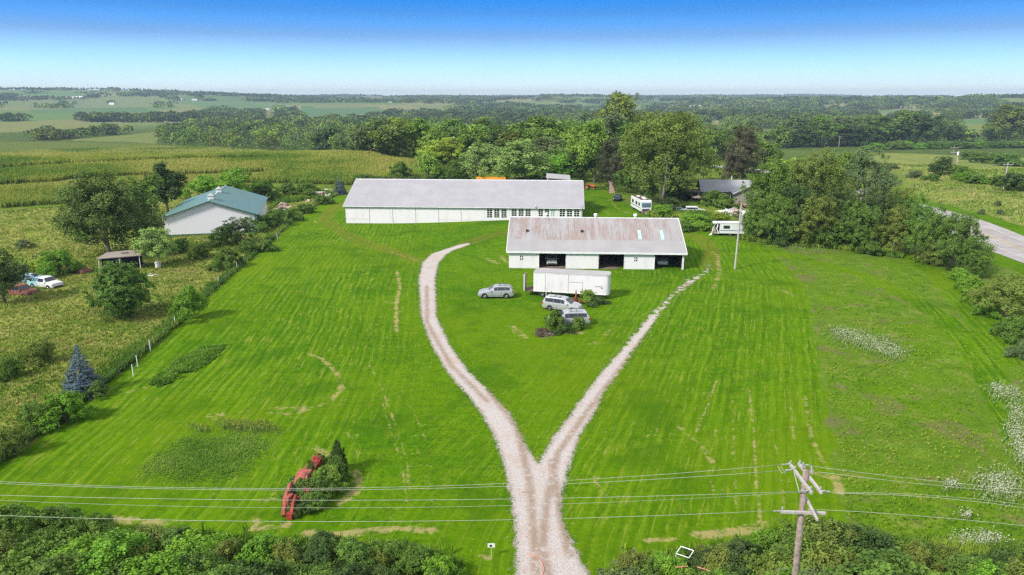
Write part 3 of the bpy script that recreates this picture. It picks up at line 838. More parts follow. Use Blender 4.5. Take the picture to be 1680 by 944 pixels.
# tint by height above the horizon: milky low down, strong azure above
tr_ = nt.nodes.new('ShaderNodeValToRGB'); tr_.color_ramp.interpolation = 'EASE'
g.link(g.math('MULTIPLY', s3[2], 5.0), tr_.inputs['Fac'])
els = tr_.color_ramp.elements
els[0].position = .07; els[0].color = (.88, .80, 1.02, 1)
els[1].position = .36; els[1].color = (1.72, 1.50, 1.22, 1)
e_ = els.new(.50); e_.color = (1.30, 2.18, 2.05, 1)
e_ = els.new(.63); e_.color = (.50, 2.85, 3.0, 1)
mu = nt.nodes.new('ShaderNodeVectorMath'); mu.operation = 'MULTIPLY'; g.link(gm.outputs[0], mu.inputs[0]); g.link(tr_.outputs['Color'], mu.inputs[1])
gm = mu
# pale bright upper sky added for fill light, above the part in view
sky_fill = g.ramp(s3[2], .16, .42)
mixed = g.mix(sky_fill, rgbmul(gm.outputs[0], SKY_M), (4.8, 5.1, 5.5))
wisp = g.noise(g.mapping(tc.outputs['Generated'], (3, 3, 26)), 1.6, 4, .6, .4)
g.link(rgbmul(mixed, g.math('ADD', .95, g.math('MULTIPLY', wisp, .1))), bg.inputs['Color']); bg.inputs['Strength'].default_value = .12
sun = bpy.data.lights.new('sun', 'SUN'); so = bpy.data.objects.new('sun', sun); COL.objects.link(so)
sun.energy = 3.35; sun.angle = R(8.0); sun.color = (1.0, .95, .88)
so.rotation_euler = (math.pi / 2 - R(SUN_EL), 0, R(-SUN_AZ) + math.pi)
# sun comes from azimuth SUN_AZ: lamp looks along -Z
d = Vector((math.sin(R(SUN_AZ)) * math.cos(R(SUN_EL)), math.cos(R(SUN_AZ)) * math.cos(R(SUN_EL)), math.sin(R(SUN_EL))))
so.rotation_euler = d.to_track_quat('Z', 'Y').to_euler()
HAZE_DENS = 1.35e-4
HZTOP = 84.0
if HAZE:
    b_ = MB(); b_.box(-8300, 8300, -8300, 8300, -60, HZTOP)
    hm = bpy.data.materials.new('haze'); hm.use_nodes = True
    for n_ in list(hm.node_tree.nodes):
        if n_.type != 'OUTPUT_MATERIAL': hm.node_tree.nodes.remove(n_)
    pv = hm.node_tree.nodes.new('ShaderNodeVolumePrincipled')
    pv.inputs['Color'].default_value = (.58, .76, 1.0, 1); pv.inputs['Density'].default_value = HAZE_DENS; pv.inputs['Anisotropy'].default_value = 0.0
    hm.node_tree.links.new(pv.outputs[0], hm.node_tree.nodes['Material Output'].inputs['Volume'])
    tag(b_.build('haze', hm), kind='stuff')
SC.view_settings.view_transform = 'Standard'; SC.view_settings.look = 'None'; SC.view_settings.gamma = 1.0
SC.view_settings.exposure = EXPOSURE
cy = SC.cycles
cy.max_bounces = 5; cy.diffuse_bounces = 3; cy.glossy_bounces = 2; cy.transmission_bounces = 2; cy.volume_bounces = 0; cy.transparent_max_bounces = 6
cy.use_denoising = DENOISE; cy.sample_clamp_direct = 4.0; cy.sample_clamp_indirect = 3.0; cy.use_light_tree = False; cy.sampling_pattern = 'BLUE_NOISE'; cy.pixel_filter_type = 'BLACKMAN_HARRIS'; cy.filter_width = 1.35; cy.caustics_reflective = False; cy.caustics_refractive = False
# ------------------------------------------------------------------ foliage builders
def unit(v): return v / np.maximum(np.linalg.norm(v, axis=-1, keepdims=True), 1e-9)

def leaf_quads(P, outward, size, rg, flat=.5, aspect=.62):
    """rhombic leaves at P facing roughly outward/up"""
    n = len(P)
    nrm = unit(outward * (1 - flat) + rg.normal(0, .55, (n, 3)) + np.array([0, 0, flat]))
    t = unit(np.cross(nrm, rg.normal(0, 1, (n, 3))))
    b = np.cross(nrm, t)
    s = np.asarray(size) * rg.uniform(.6, 1.35, n)
    a = t * (s / 2)[:, None]; c = b * (s * aspect / 2)[:, None]
    bend = nrm * (s * .12)[:, None]
    V = np.stack([P - a - bend, P - c * 1.0 + a * .1, P + a - bend, P + c + a * .1], 1).reshape(-1, 3)
    F = np.arange(4 * n, dtype=np.int32).reshape(-1, 4)
    return V, F

def crown_points(rg, H0, R_, z0, lobes, clumps, per, crad, taper=0.0, flat_layers=False, squash=1.0, bottom=0.0, lf=(.45, .72), lrr=(.30, .48)):
    """leaf positions: lobes on an ellipsoid, clumps over the lobes, leaves in the clumps"""
    cz = (z0 + H0) / 2; hz = (H0 - z0) / 2
    L = []; LR = []
    k = 0
    while len(L) < lobes:
        d = unit(rg.normal(0, 1, 3)); k += 1
        f = rg.uniform(*lf)
        p = np.array([d[0] * R_ * f, d[1] * R_ * f, cz + d[2] * hz * f])
        hrel = (p[2] - z0) / (H0 - z0)
        s = 1 - taper * hrel
        p[:2] *= s * (1 + bottom * max(0, -d[2]))
        lr = R_ * rg.uniform(*lrr) * (s ** .5)
        if L and min(np.linalg.norm((p - q) / lr) for q in L) < .55 and k < 400: continue
        L.append(p); LR.append(lr)
    L.append(np.array([0, 0, cz])); LR.append(R_ * .55)
    L = np.array(L); LR = np.array(LR)
    # clumps
    w = LR ** 2; idx = rg.choice(len(L), clumps, p=w / w.sum())
    d = unit(rg.normal(0, 1, (clumps, 3)) + np.array([0, 0, .25]))
    rad = LR[idx] * rg.uniform(.62, 1.08, clumps)
    C = L[idx] + d * rad[:, None] * np.array([1, 1, squash * hz / R_ if hz < R_ else 1.0])
    C[:, 2] = np.clip(C[:, 2], z0 * .6 + .01, H0 * 1.03)
    rnd = rg.uniform(0, 1, clumps)
    ci = np.repeat(np.arange(clumps), per)
    off = unit(rg.normal(0, 1, (clumps * per, 3))) * (rg.uniform(0, 1, clumps * per) ** .45)[:, None] * crad
    if flat_layers: off[:, 2] *= .45
    P = C[ci] + off * rg.uniform(.6, 1.3, clumps)[ci][:, None]
    P[:, 2] = np.maximum(P[:, 2], .01)
    core = np.array([0, 0, cz])
    out = unit(P - core) * .6 + unit(P - L[idx][ci]) * .6
    return P, out, rnd[ci], L, LR

def trunk_mb(rg, H0, R_, z0, L, r0, multi=1, mb=None):
    mb = mb or MB()
    for m_ in range(multi):
        ang = 2 * math.pi * m_ / max(multi, 1) + rg.uniform(0, 1)
        lean = 0 if multi == 1 else .16 * R_
        bx, by = (0, 0) if multi == 1 else (math.cos(ang) * r0 * 1.0, math.sin(ang) * r0 * 1.0)
        top = H0 * .72
        pts = []; rad = []
        for i in range(6):
            t = i / 5
            pts.append((bx + math.cos(ang) * lean * t * 1.8 + rg.normal(0, .006) * H0 * t, by + math.sin(ang) * lean * t * 1.8 + rg.normal(0, .006) * H0 * t, -.02 * H0 + top * t))
            rad.append(r0 * (1.25 if i == 0 else 1) * (1 - .8 * t) / (1 if multi == 1 else 1.35))
        mb.tube(pts, rad, 7)
        order = rg.permutation(len(L))[:7 if multi == 1 else 4]
        for q in order:
            i = rg.integers(1, 4); s = Vector(pts[i]); e = Vector(L[q])
            mid = (s + e) / 2 + Vector((0, 0, .03 * H0))
            mb.tube([s, mid, e], [rad[i] * .6, rad[i] * .38, rad[i] * .12], 5)
    return mb

PROTO = {}
def make_tree_proto(key, seed, R_=.42, z0=.15, lobes=11, clumps=170, per=42, crad=.07, leaf=.035, taper=.2, r0=.022, multi=1, flat_layers=False, bark='bark', flat=.3, squash=1.0, bottom=0.0, lf=(.45, .72), lrr=(.30, .48)):
    rg = np.random.default_rng(seed)
    P, out, rnd, L, LR = crown_points(rg, 1.0, R_, z0, lobes, clumps, per, crad, taper, flat_layers, squash, bottom, lf, lrr)
    V, F = leaf_quads(P, out, leaf, rg, flat)
    cm = mesh_np('crown_' + key, V, F, [M['leaf']], attrs={'rnd': np.repeat(rnd, 4)})
    tm = trunk_mb(rg, 1.0, R_, z0, L, r0, multi).mesh('trunk_' + key, M[bark], True)
    PROTO[key] = (cm, tm)

make_tree_proto('oak_a', 1); make_tree_proto('oak_b', 2, R_=.46, lobes=13, taper=.3, bottom=0.5); make_tree_proto('oak_c', 3, R_=.38, z0=.08, lobes=12, clumps=190, bottom=0.8)
make_tree_proto('tall_a', 4, R_=.28, z0=.12, lobes=12, clumps=170, crad=.055, taper=.35)
make_tree_proto('tall_b', 5, R_=.33, z0=.1, lobes=13, clumps=180, crad=.06, taper=.1)
make_tree_proto('layered', 6, R_=.46, z0=.0, lobes=24, clumps=620, per=44, crad=.055, leaf=.022, taper=.5, bottom=1.2, lf=(.4, .7))
make_tree_proto('cottonwood', 8, R_=.50, z0=.12, lobes=24, clumps=900, per=40, crad=.048, leaf=.021, taper=.0, r0=.024, multi=2, bark='pale_bark', bottom=.5, lf=(.5, .78))
make_tree_proto('dense', 9, R_=.44, z0=.02, lobes=16, clumps=420, per=50, crad=.045, leaf=.020, taper=.35, bottom=1.3)
make_tree_proto('dense_b', 19, R_=.48, z0=.02, lobes=15, clumps=400, per=50, crad=.05, leaf=.022, taper=.2, bottom=1.3)
make_tree_proto('round_shrub', 10, R_=.46, z0=-.05, lobes=22, clumps=640, per=50, crad=.045, leaf=.026, taper=.40, flat=.15, bottom=.55, lf=(.2, .5), lrr=(.48, .56))
make_tree_proto('wild_a', 11, R_=.60, z0=.0, lobes=12, clumps=260, per=44, crad=.085, leaf=.045, taper=.3, r0=.02, multi=3, bottom=1.2)
make_tree_proto('wild_b', 12, R_=.75, z0=.0, lobes=14, clumps=300, per=42, crad=.09, leaf=.05, taper=.2, r0=.02, multi=3, bottom=1.2)
make_tree_proto('wood_a', 13, R_=.48, z0=.05, lobes=10, clumps=120, per=26, crad=.085, leaf=.058, taper=.25, bottom=0.8)
make_tree_proto('wood_b', 14, R_=.50, z0=.05, lobes=12, clumps=140, per=24, crad=.085, leaf=.058, taper=.2, bottom=0.8)
make_tree_proto('wood_c', 15, R_=.38, z0=.05, lobes=11, clumps=120, per=26, crad=.08, leaf=.055, taper=.35, bottom=0.8)

def make_spruce_proto(key, seed, R_=.36):
    rg = np.random.default_rng(seed)
    Ps = []; O = []; S = []; rn = []
    nl = 24
    for i in range(nl):
        t = i / (nl - 1); z = .03 + .95 * t
        r = R_ * (1 - t) ** .85 * rg.uniform(.92, 1.06) + .012
        nb = int(26 * (1 - t)) + 5
        for k in range(nb):
            a = rg.uniform(0, 2 * math.pi); rr = r * rg.uniform(.85, 1.1)
            m = max(6, int(44 * (1 - t)))
            s = rg.uniform(.25, 1, m) ** .7
            x = np.cos(a) * rr * s; y = np.sin(a) * rr * s
            zz = z - .045 * s * (1 - t) + .03 * (s ** 3) * (1 - t) + rg.normal(0, .004, m)
            w = rg.normal(0, .014, (m, 2)) * (s * 1.1)[:, None]
            p = np.stack([x - np.sin(a) * w[:, 0], y + np.cos(a) * w[:, 0], zz], 1)
            Ps.append(p); O.append(np.tile([math.cos(a), math.sin(a), .5], (m, 1))); rn.append(np.full(m, rg.uniform(0, .8)))
    P = np.concatenate(Ps); V, F = leaf_quads(P, np.concatenate(O), .036, rg, .3, .45)
    cm = mesh_np('crown_' + key, V, F, [M['needle']], attrs={'rnd': np.repeat(np.concatenate(rn), 4)})
    tb = MB(); tb.tube([(0, 0, -.02), (0, 0, .97)], [.022, .004], 7)
    PROTO[key] = (cm, tb.mesh('trunk_' + key, M['bark'], True))
make_spruce_proto('spruce', 21)

GREEN = dict(deep=(.066, .105, .023), mid=(.085, .145, .024), dark=(.045, .078, .020), olive=(.115, .145, .028), light=(.15, .235, .036), pale=(.17, .245, .075), yellow=(.20, .26, .028), purple=(.058, .056, .038), blue=(.080, .115, .150), grey=(.10, .135, .055), vivid=(.115, .225, .020))
def jitter(c, rg=rng, s=.12):
    k = rg.uniform(1 - s, 1 + s); return (c[0] * k * rg.uniform(.93, 1.07), c[1] * k, c[2] * k * rg.uniform(.9, 1.1), 1)

def put_tree(proto, px, py, top, wpx, color, label, cat='tree', name='tree', group=None, rz=None, depth=None):
    """tree whose foot stands at photo position (px,py), reaching up to row top, wpx wide"""
    p = g1(px, py)
    _, _, d = proj(p.x, p.y, p.z)
    # height from the rows
    lo, hi = .3, 40
    for _ in range(30):
        m_ = (lo + hi) / 2
        if proj(p.x, p.y, p.z + m_)[1] > top: lo = m_
        else: hi = m_
    h = lo
    wid = wpx * float(d) / FPX
    return place_tree(proto, p, h, wid, color, label, cat, name, group, rz)

def place_tree(proto, p, h, wid, color, label, cat='tree', name='tree', group=None, rz=None, single=False):
    cm, tm = PROTO[proto]
    cr = PR[proto]
    sxy = 1.13 * wid / (2 * cr)
    rz = rng.uniform(0, 6.28) if rz is None else rz
    if single:
        o = link(name, cm); o.location = p; o.rotation_euler = (0, 0, rz); o.scale = (sxy, sxy, h); o.color = color
        return tag(o, label, cat, group)
    e = empty(name, p, rz, label, cat, group)
    c = link('crown', cm, e); c.scale = (sxy, sxy, h); c.color = color
    t = link('trunk', tm, e); t.scale = (sxy * .5 + h * .5,) * 2 + (h,)
    return e
PR = {}
for k, (cm, tm) in PROTO.items():
    a = np.empty(len(cm.vertices) * 3, np.float32); cm.vertices.foreach_get('co', a); a = a.reshape(-1, 3)
    PR[k] = float(np.percentile(np.hypot(a[:, 0], a[:, 1]), 96))
    zt = float(np.percentile(a[:, 2], 99.7))
    a[:, 2] /= zt; cm.vertices.foreach_set('co', a.ravel()); cm.update()

D = GREEN
def T(proto, px, py, top, w, c, label, cat='tree', name='tree', **k):
    return put_tree(proto, px, py, top, w, jitter(D[c]), label, cat, name, **k)

# ---- pasture side
T('layered', 180, 424, 284, 132, 'deep', 'broad dark olive tree with layered boughs, biggest one beside the green-roofed building')
T('tall_b', 238, 372, 289, 62, 'mid', 'mid green tree between the big olive tree and the green-roofed building')
T('tall_a', 276, 352, 267, 50, 'dark', 'tall narrow dark tree behind the roof edge of the green-roofed building')
T('oak_c', 388, 335, 277, 64, 'vivid', 'bright green round tree showing over the green roof')
T('wild_a', 335, 325, 289, 62, 'vivid', 'bright green low tree just behind the gable peak with the white roof vents')
T('wild_b', 432, 328, 296, 52, 'mid', 'bushy green tree just east of the green-roofed building', 'tree')
T('wild_a', 470, 322, 300, 44, 'mid', 'small bushy tree among the scrap pieces at the field edge')
T('wild_b', 505, 322, 300, 44, 'mid', 'low spreading tree next to the small blue spruce')
T('wild_b', 600, 303, 286, 50, 'mid', 'low green tree at the corner of the long white barn')
T('round_shrub', 203, 521, 432, 80, 'mid', 'dense egg-shaped olive green shrub alone in the pasture', 'shrub', 'shrub')
T('wild_a', 309, 524, 470, 56, 'vivid', 'bright green shrub beside the pasture fence posts', 'shrub', 'shrub')
T('oak_b', 262, 437, 375, 64, 'pale', 'pale green young tree behind the dark lean-to shelter')
T('oak_a', 8, 497, 408, 70, 'dark', 'dark tree overhanging the rusted truck bed at the pasture edge')
T('wild_b', 98, 452, 411, 58, 'vivid', 'bright green bush behind the turquoise pickup', 'shrub', 'shrub')
T('wild_b', 66, 446, 426, 44, 'yellow', 'yellow-green bush behind the pale blue car', 'shrub', 'shrub')
T('dense', 392, 402, 358, 62, 'dark', 'dark shrub against the white gable wall with dead twigs on top', 'shrub', 'shrub')
T('wild_a', 366, 402, 378, 44, 'mid', 'low green shrub at the foot of the white gable wall', 'shrub', 'shrub')
T('wild_b', 420, 380, 352, 50, 'mid', 'green shrub by the side wall of the green-roofed building', 'shrub', 'shrub')
T('wild_b', 452, 372, 344, 46, 'mid', 'green bush between the green-roofed building and the first scrap piece', 'shrub', 'shrub')
T('wild_a', 40, 408, 394, 26, 'grey', 'small grey-green bush alone on the upper pasture', 'shrub', 'shrub')
T('wild_a', 377, 440, 408, 40, 'mid', 'small green shrub below the gable wall next to the fence', 'shrub', 'shrub')
T('wild_b', 438, 412, 394, 34, 'mid', 'dark low bush on the fence line below the scrap', 'shrub', 'shrub')
T('wild_b', 70, 596, 560, 60, 'olive', 'low olive bush in the tall grass above the blue spruce', 'shrub', 'shrub')
T('wild_b', 20, 622, 585, 50, 'mid', 'low green bush at the pasture side of the blue spruce', 'shrub', 'shrub')
T('wild_b', 110, 692, 645, 78, 'vivid', 'bright green bush in front of the blue spruce', 'shrub', 'shrub')
T('wild_b', 58, 704, 660, 58, 'mid', 'green bush next to the bright bush below the blue spruce', 'shrub', 'shrub')
T('wild_b', 20, 748, 700, 60, 'olive', 'olive bush at the lowest corner of the pasture', 'shrub', 'shrub')
T('wild_a', 158, 652, 626, 34, 'mid', 'small bush touching the foot of the blue spruce', 'shrub', 'shrub')
for i, (x, y, w_, tp) in enumerate([(330, 424, 40, 398), (298, 415, 34, 392), (405, 416, 36, 396), (478, 362, 36, 342), (500, 350, 34, 334), (528, 335, 34, 320), (355, 445, 28, 428)]):
    T('wild_b', x, y, tp, w_, 'mid', 'low bush growing along the pasture fence line', 'shrub', 'shrub', group='bushes along the pasture fence line')
T('spruce', 138, 646, 570, 54, 'blue', 'conical blue spruce in the tall pasture grass', name='spruce_tree')
T('spruce', 558, 319, 291, 20, 'blue', 'small blue spruce near the end of the long white barn', name='spruce_tree')
# ---- behind the long barn
T('wild_a', 655, 297, 265, 38, 'mid', 'small dark-stemmed tree showing over the long barn roof next to the roof vent')
T('oak_c', 703, 303, 249, 46, 'light', 'light green tree behind the middle of the long barn roof')
T('wild_a', 738, 300, 272, 40, 'light', 'low light green tree behind the long barn, beside the bus')
T('oak_b', 783, 305, 236, 72, 'pale', 'silvery pale green tree standing right behind the school bus')
T('oak_a', 830, 305, 242, 56, 'pale', 'pale green tree between the two silvery crowns behind the bus')
T('oak_b', 862, 305, 231, 84, 'pale', 'widest silvery pale green tree behind the long barn')
T('oak_c', 918, 300, 255, 60, 'vivid', 'bright green tree behind the small roof annex of the long barn')
T('oak_a', 715, 275, 231, 50, 'yellow', 'yellow-green round tree at the far edge of the cornfield')
T('oak_b', 745, 272, 226, 52, 'yellow', 'second yellow-green round tree at the corn edge, nearer the silvery trees')
T('wild_b', 905, 300, 278, 40, 'mid', 'green bush behind the corner of the long barn', 'shrub', 'shrub')
# ---- yard trees
T('dense', 1005, 312, 226, 66, 'purple', 'dark purplish-leaved tree behind the navy car')
T('oak_b', 975, 303, 198, 70, 'light', 'light green tree just behind the dark purplish tree')
T('tall_b', 985, 285, 186, 62, 'grey', 'grey-green tall tree rising behind the purplish tree')
T('oak_b', 1012, 262, 153, 84, 'olive', 'tallest olive tree reaching the skyline behind the yard')
T('cottonwood', 1085, 333, 186, 142, 'olive', 'huge cottonwood with pale forked trunk beside the motorhome', rz=.9)
T('dense', 1217, 306, 206, 86, 'purple', 'dark maple with near-black leaves behind the grey house roof')
T('wild_a', 1062, 330, 290, 30, 'mid', 'leafy low shoot tree between the motorhome and the forked trunk')
T('wild_b', 1100, 348, 325, 46, 'dark', 'dark bush under the huge cottonwood', 'shrub', 'shrub')
T('wild_b', 1085, 356, 336, 40, 'vivid', 'bright bush behind the ridge of the rusty-roofed shed', 'shrub', 'shrub')
T('wild_a', 1165, 342, 312, 44, 'mid', 'green bush growing in front of the grey-roofed house', 'shrub', 'shrub')
T('wild_a', 1190, 345, 318, 40, 'mid', 'rounded bush near the house corner above the scrap', 'shrub', 'shrub')
T('wild_b', 1142, 372, 352, 60, 'vivid', 'bright weedy bush at the corner of the rusty-roofed shed', 'shrub', 'shrub')
T('wild_b', 1180, 366, 348, 40, 'yellow', 'yellow-green bush right behind the white camper', 'shrub', 'shrub')
T('wild_b', 1120, 380, 362, 36, 'mid', 'green bush by the shed gable end', 'shrub', 'shrub')
for pr, x, y, tp, w_, c, lb in [
 ('oak_a', 935, 292, 232, 66, 'mid', 'mid green tree behind the annex end of the long barn'), ('oak_b', 900, 285, 226, 70, 'grey', 'grey-green tree behind the silvery pale trees'),
 ('oak_c', 955, 300, 240, 50, 'dark', 'dark tree at the corner behind the long barn'), ('oak_b', 1040, 290, 205, 76, 'mid', 'mid green tree between the purplish tree and the cottonwood'),
 ('dense', 1045, 318, 262, 60, 'mid', 'bushy tree behind the motorhome'), ('oak_a', 1155, 262, 206, 60, 'olive', 'olive tree behind the cottonwood, nearest the road clearing'),
 ('oak_b', 1130, 300, 232, 66, 'dark', 'dark tree tucked behind the cottonwood side'), ('dense', 1110, 330, 282, 60, 'dark', 'dark low tree over the covered porch'),
 ('oak_c', 1188, 262, 222, 44, 'mid', 'mid green tree at the east side of the road clearing'), ('dense', 1010, 296, 258, 56, 'dark', 'dark tree directly behind the purplish tree'),
 ('oak_b', 1250, 290, 232, 66, 'mid', 'mid green tree between the dark maple and the grove'), ('oak_a', 870, 280, 216, 60, 'mid', 'tree rising behind the widest silvery crown'),
 ('dense', 750, 305, 262, 46, 'mid', 'low dark tree left of the school bus'), ('oak_a', 820, 270, 205, 60, 'dark', 'dark tree behind the bus and silvery trees')]:
    T(pr, x, y, tp, w_, c, lb)
for x in np.arange(612, 960, 22):
    T('wild_b', x, 303, 291 + rng.uniform(-5, 4) + (4 if 760 < x < 845 else 0), 34, 'dark' if rng.random() < .6 else 'mid', 'bush in the dark hedge along the back of the long barn', 'shrub', 'shrub', group='hedge along the back of the long barn')
# ---- the grove by the highway
grove = [
 ('dense', 1258, 385, 262, 96, 'mid', 'broad mid green tree of the grove, next to the utility light pole'),
 ('dense_b', 1330, 372, 246, 112, 'olive', 'tallest rounded olive tree of the grove'),
 ('dense', 1412, 360, 242, 78, 'grey', 'grey-green pointed tree at the top of the grove'),
 ('dense_b', 1300, 392, 300, 90, 'dark', 'dark tree at the front of the grove behind the weedy strip'),
 ('dense', 1372, 398, 305, 84, 'dark', 'dark low-branched tree in the middle of the grove front'),
 ('dense_b', 1440, 402, 312, 80, 'dark', 'dark tree in the grove with pale flowering vine'),
 ('dense', 1246, 396, 330, 52, 'mid', 'low green tree at the grove corner behind the camper'),
 ('dense_b', 1500, 418, 322, 84, 'mid', 'wide tree toward the road end of the grove'),
 ('dense', 1470, 385, 308, 66, 'olive', 'olive tree behind the road end of the grove'),
 ('dense_b', 1560, 441, 346, 96, 'mid', 'last rounded tree of the grove, beside the highway'),
 ('wild_b', 1350, 406, 372, 60, 'mid', 'low bushy growth at the foot of the grove middle'),
 ('wild_b', 1415, 414, 380, 60, 'mid', 'low bushy growth under the grove vine tree'),
 ('wild_b', 1285, 402, 370, 54, 'dark', 'low dark growth at the foot of the grove near the camper'),
 ('wild_b', 1530, 436, 400, 50, 'olive', 'low growth between the last two grove trees'),
 ('dense_b', 1268, 398, 318, 74, 'mid', 'full low tree at the grove corner above the weedy strip'),
 ('dense', 1335, 404, 322, 80, 'olive', 'olive full tree low at the grove front'),
 ('dense_b', 1400, 408, 330, 80, 'mid', 'full low tree under the pointed grey-green tree'),
 ('dense', 1465, 416, 340, 76, 'olive', 'olive low tree beside the flowering vine tree'),
 ('dense_b', 1525, 432, 356, 76, 'mid', 'full low tree just before the last grove tree'),
 ('oak_b', 1290, 360, 262, 84, 'light', 'light green tree at the back corner of the grove'),
 ('oak_c', 1370, 345, 252, 70, 'mid', 'mid green tree behind the grove middle'),
 ('dense', 1590, 452, 396, 54, 'mid', 'small rounded tree closest to the pavement edge'),
]
for pr, x, y, tp, w_, c, lb in grove: T(pr, x, y, tp, w_, c, lb)
T('dense_b', 1652, 520, 452, 112, 'olive', 'wide spreading olive bush beside the highway verge', 'shrub', 'shrub')
for x, y, tp, w_ in [(1572, 462, 440, 38), (1588, 480, 452, 44), (1604, 500, 470, 46), (1622, 520, 492, 40), (1600, 476, 458, 34)]:
    T('wild_b', x, y, tp, w_, 'vivid', 'bright vine-covered low bush on the line from the grove to the olive bush', 'shrub', 'shrub', group='vine-covered bushes beyond the east field')
for x, y, tp, w_, c in [(1660, 560, 520, 60, 'mid'), (1676, 590, 560, 40, 'grey')]:
    T('wild_b', x, y, tp, w_, c, 'low bush below the wide olive bush at the field edge', 'shrub', 'shrub', group='low bushes at the east field edge')
T('dense', 1546, 287, 257, 46, 'dark', 'dark bush round the twin utility poles on the meadow', 'shrub', 'shrub')
T('wild_b', 1662, 312, 284, 60, 'dark', 'dark bush at the foot of the lone meadow utility pole', 'shrub', 'shrub')
T('wild_b', 1636, 305, 288, 40, 'mid', 'mid green bush just before the dark bush by the meadow pole', 'shrub', 'shrub')
for x, y, tp, w_, c in [(1600, 300, 286, 50, 'mid'), (1580, 296, 282, 36, 'vivid'), (1530, 297, 286, 30, 'mid'), (1500, 292, 280, 30, 'grey'), (1575, 288, 272, 40, 'mid'), (1612, 268, 250, 56, 'mid'), (1650, 272, 252, 60, 'mid'), (1590, 262, 248, 44, 'mid'),
    (1460, 280, 268, 26, 'grey'), (1640, 353, 344, 14, 'grey'), (1611, 352, 343, 12, 'grey'), (1637, 338, 330, 14, 'grey'), (1610, 300, 290, 40, 'vivid')]:
    T('wild_b', x, y, tp, w_, c, 'rough bush scattered over the roadside meadow', 'shrub', 'shrub', group='bushes on the roadside meadow')
# hedge line at the far side of the meadow
for x in np.arange(1440, 1760, 17):
    T('wild_b', x + rng.uniform(-4, 4), 243 + (1640 - x) * .012, 233 + rng.uniform(-2, 2), rng.uniform(26, 36), 'vivid' if rng.random() < .4 else 'mid', 'bush in the low hedge at the far side of the meadow', 'shrub', 'shrub', group='low hedge at the far side of the meadow')
for x, y, tp, w_, c in [(1480, 236, 182, 60, 'mid'), (1520, 238, 188, 66, 'dark'), (1555, 236, 200, 40, 'dark'), (1430, 238, 190, 70, 'mid'), (1390, 238, 192, 60, 'grey'), (1340, 240, 190, 60, 'mid'), (1300, 240, 188, 66, 'grey'), (1455, 236, 196, 54, 'dark'),
    (1652, 236, 172, 62, 'olive'), (1690, 236, 178, 50, 'dark'), (1630, 232, 202, 34, 'dark'), (1585, 232, 212, 36, 'mid'), (1370, 240, 204, 50, 'dark'), (1320, 242, 206, 40, 'dark'), (1400, 240, 206, 44, 'dark'), (1275, 242, 206, 46, 'mid'), (1425, 240, 205, 40, 'dark')]:
    T('oak_b' if w_ > 50 else 'oak_a', x, y, tp, w_, c, 'tree in the row beyond the roadside meadow', group='trees beyond the roadside meadow')

# ---- brush along the bottom of the lot
hedge = []
rgh = np.random.default_rng(5)
def hedge_run(x0, x1, top, step):
    x = x0
    while x < x1:
        t = np.interp(x, [p[0] for p in top], [p[1] for p in top])
        hedge.append((x, t)); x += step * rgh.uniform(.75, 1.2)
hedge_run(-60, 742, [(-60, 832), (100, 836), (150, 846), (170, 872), (300, 874), (420, 884), (520, 886), (640, 892), (700, 908), (742, 930)], 36)
hedge_run(1045, 1760, [(1045, 908), (1110, 914), (1160, 904), (1230, 880), (1290, 872), (1340, 858), (1400, 858), (1440, 880), (1500, 890), (1600, 902), (1760, 905)], 36)
for i, (x, t) in enumerate(hedge):
    for row in range(3):
        hh = rgh.uniform(1.5, 2.4) if row == 0 else rgh.uniform(1.8, 3.2)
        if 1290 < x < 1440: hh *= 1.35
        if x < 150: hh *= 1.15
        # find the foot so that the top reaches row t (+ row offset)
        ty = t + row * 42 + rgh.uniform(-5, 12)
        q = G(x + rgh.uniform(-12, 12), ty, hh)[0]
        if q[1] < 22: continue
        p = (float(q[0]), float(q[1]), float(H(q[0], q[1])) - .05)
        c = ['mid', 'vivid', 'olive', 'mid', 'dark', 'mid', 'grey'][rgh.integers(0, 7)]
        place_tree(['wild_a', 'wild_b'][rgh.integers(0, 2)], p, hh, hh * rgh.uniform(1.25, 1.8), jitter(D[c], rgh),
                   'leafy shrub in the tangled brush west of the driveway mouth' if x < 800 else 'leafy shrub in the tangled brush east of the driveway mouth',
                   'shrub', 'shrub', 'brush west of the driveway mouth' if x < 800 else 'brush east of the driveway mouth', rgh.uniform(0, 6.28), single=True)

# ------------------------------------------------------------------ woods
WOOD_PIX = [(262, 240), (262, 242), (430, 248), (640, 262), (770, 274), (830, 285), (955, 285), (1000, 278), (1130, 268), (1146, 262), (1220, 258), (1240, 246), (1430, 238), (1560, 234), (1700, 231), (2000, 231), (2000, 140), (-300, 140), (-300, 232), (0, 231.5), (100, 231), (200, 232)]
def in_wood(px, py, x, y):
    m = inpoly(px, py, WOOD_PIX)
    hpx = 9.0 * FPX / np.maximum(np.hypot(x, y), 1)
    for (pp, c) in FAR:
        m &= ~inpoly(px, py, pp) & ~inpoly(px, py - hpx * .55, pp) & ~inpoly(px, py - hpx, pp)
    for wp in WATER_PIX: m &= ~inpoly(px, py, [(a, b + (1.5 if b > np.mean([q[1] for q in wp]) else -.5)) for a, b in wp])
    m &= ~inpoly(px, py, [(1146, 258), (1182, 258), (1182, 300), (1146, 300)])
    d, _ = seg_dist(x, y, ROAD_S); m &= d > 11
    m &= ~inpoly(x, y, CORN_W) & ~inpoly(x, y, BANK_W)
    m &= ~((px < 266) & (np.hypot(x, y) < 560))
    return m
rgw = np.random.default_rng(12)
# near wood: spaced trees
cand = []
n_try = 60000
r_ = np.exp(rgw.uniform(math.log(255), math.log(760), n_try)); a_ = np.radians(rgw.uniform(-40, 40, n_try))
x_, y_ = r_ * np.sin(a_), r_ * np.cos(a_); z_ = H(x_, y_)
px_, py_, _ = proj(x_, y_, z_)
ok = in_wood(px_, py_, x_, y_)
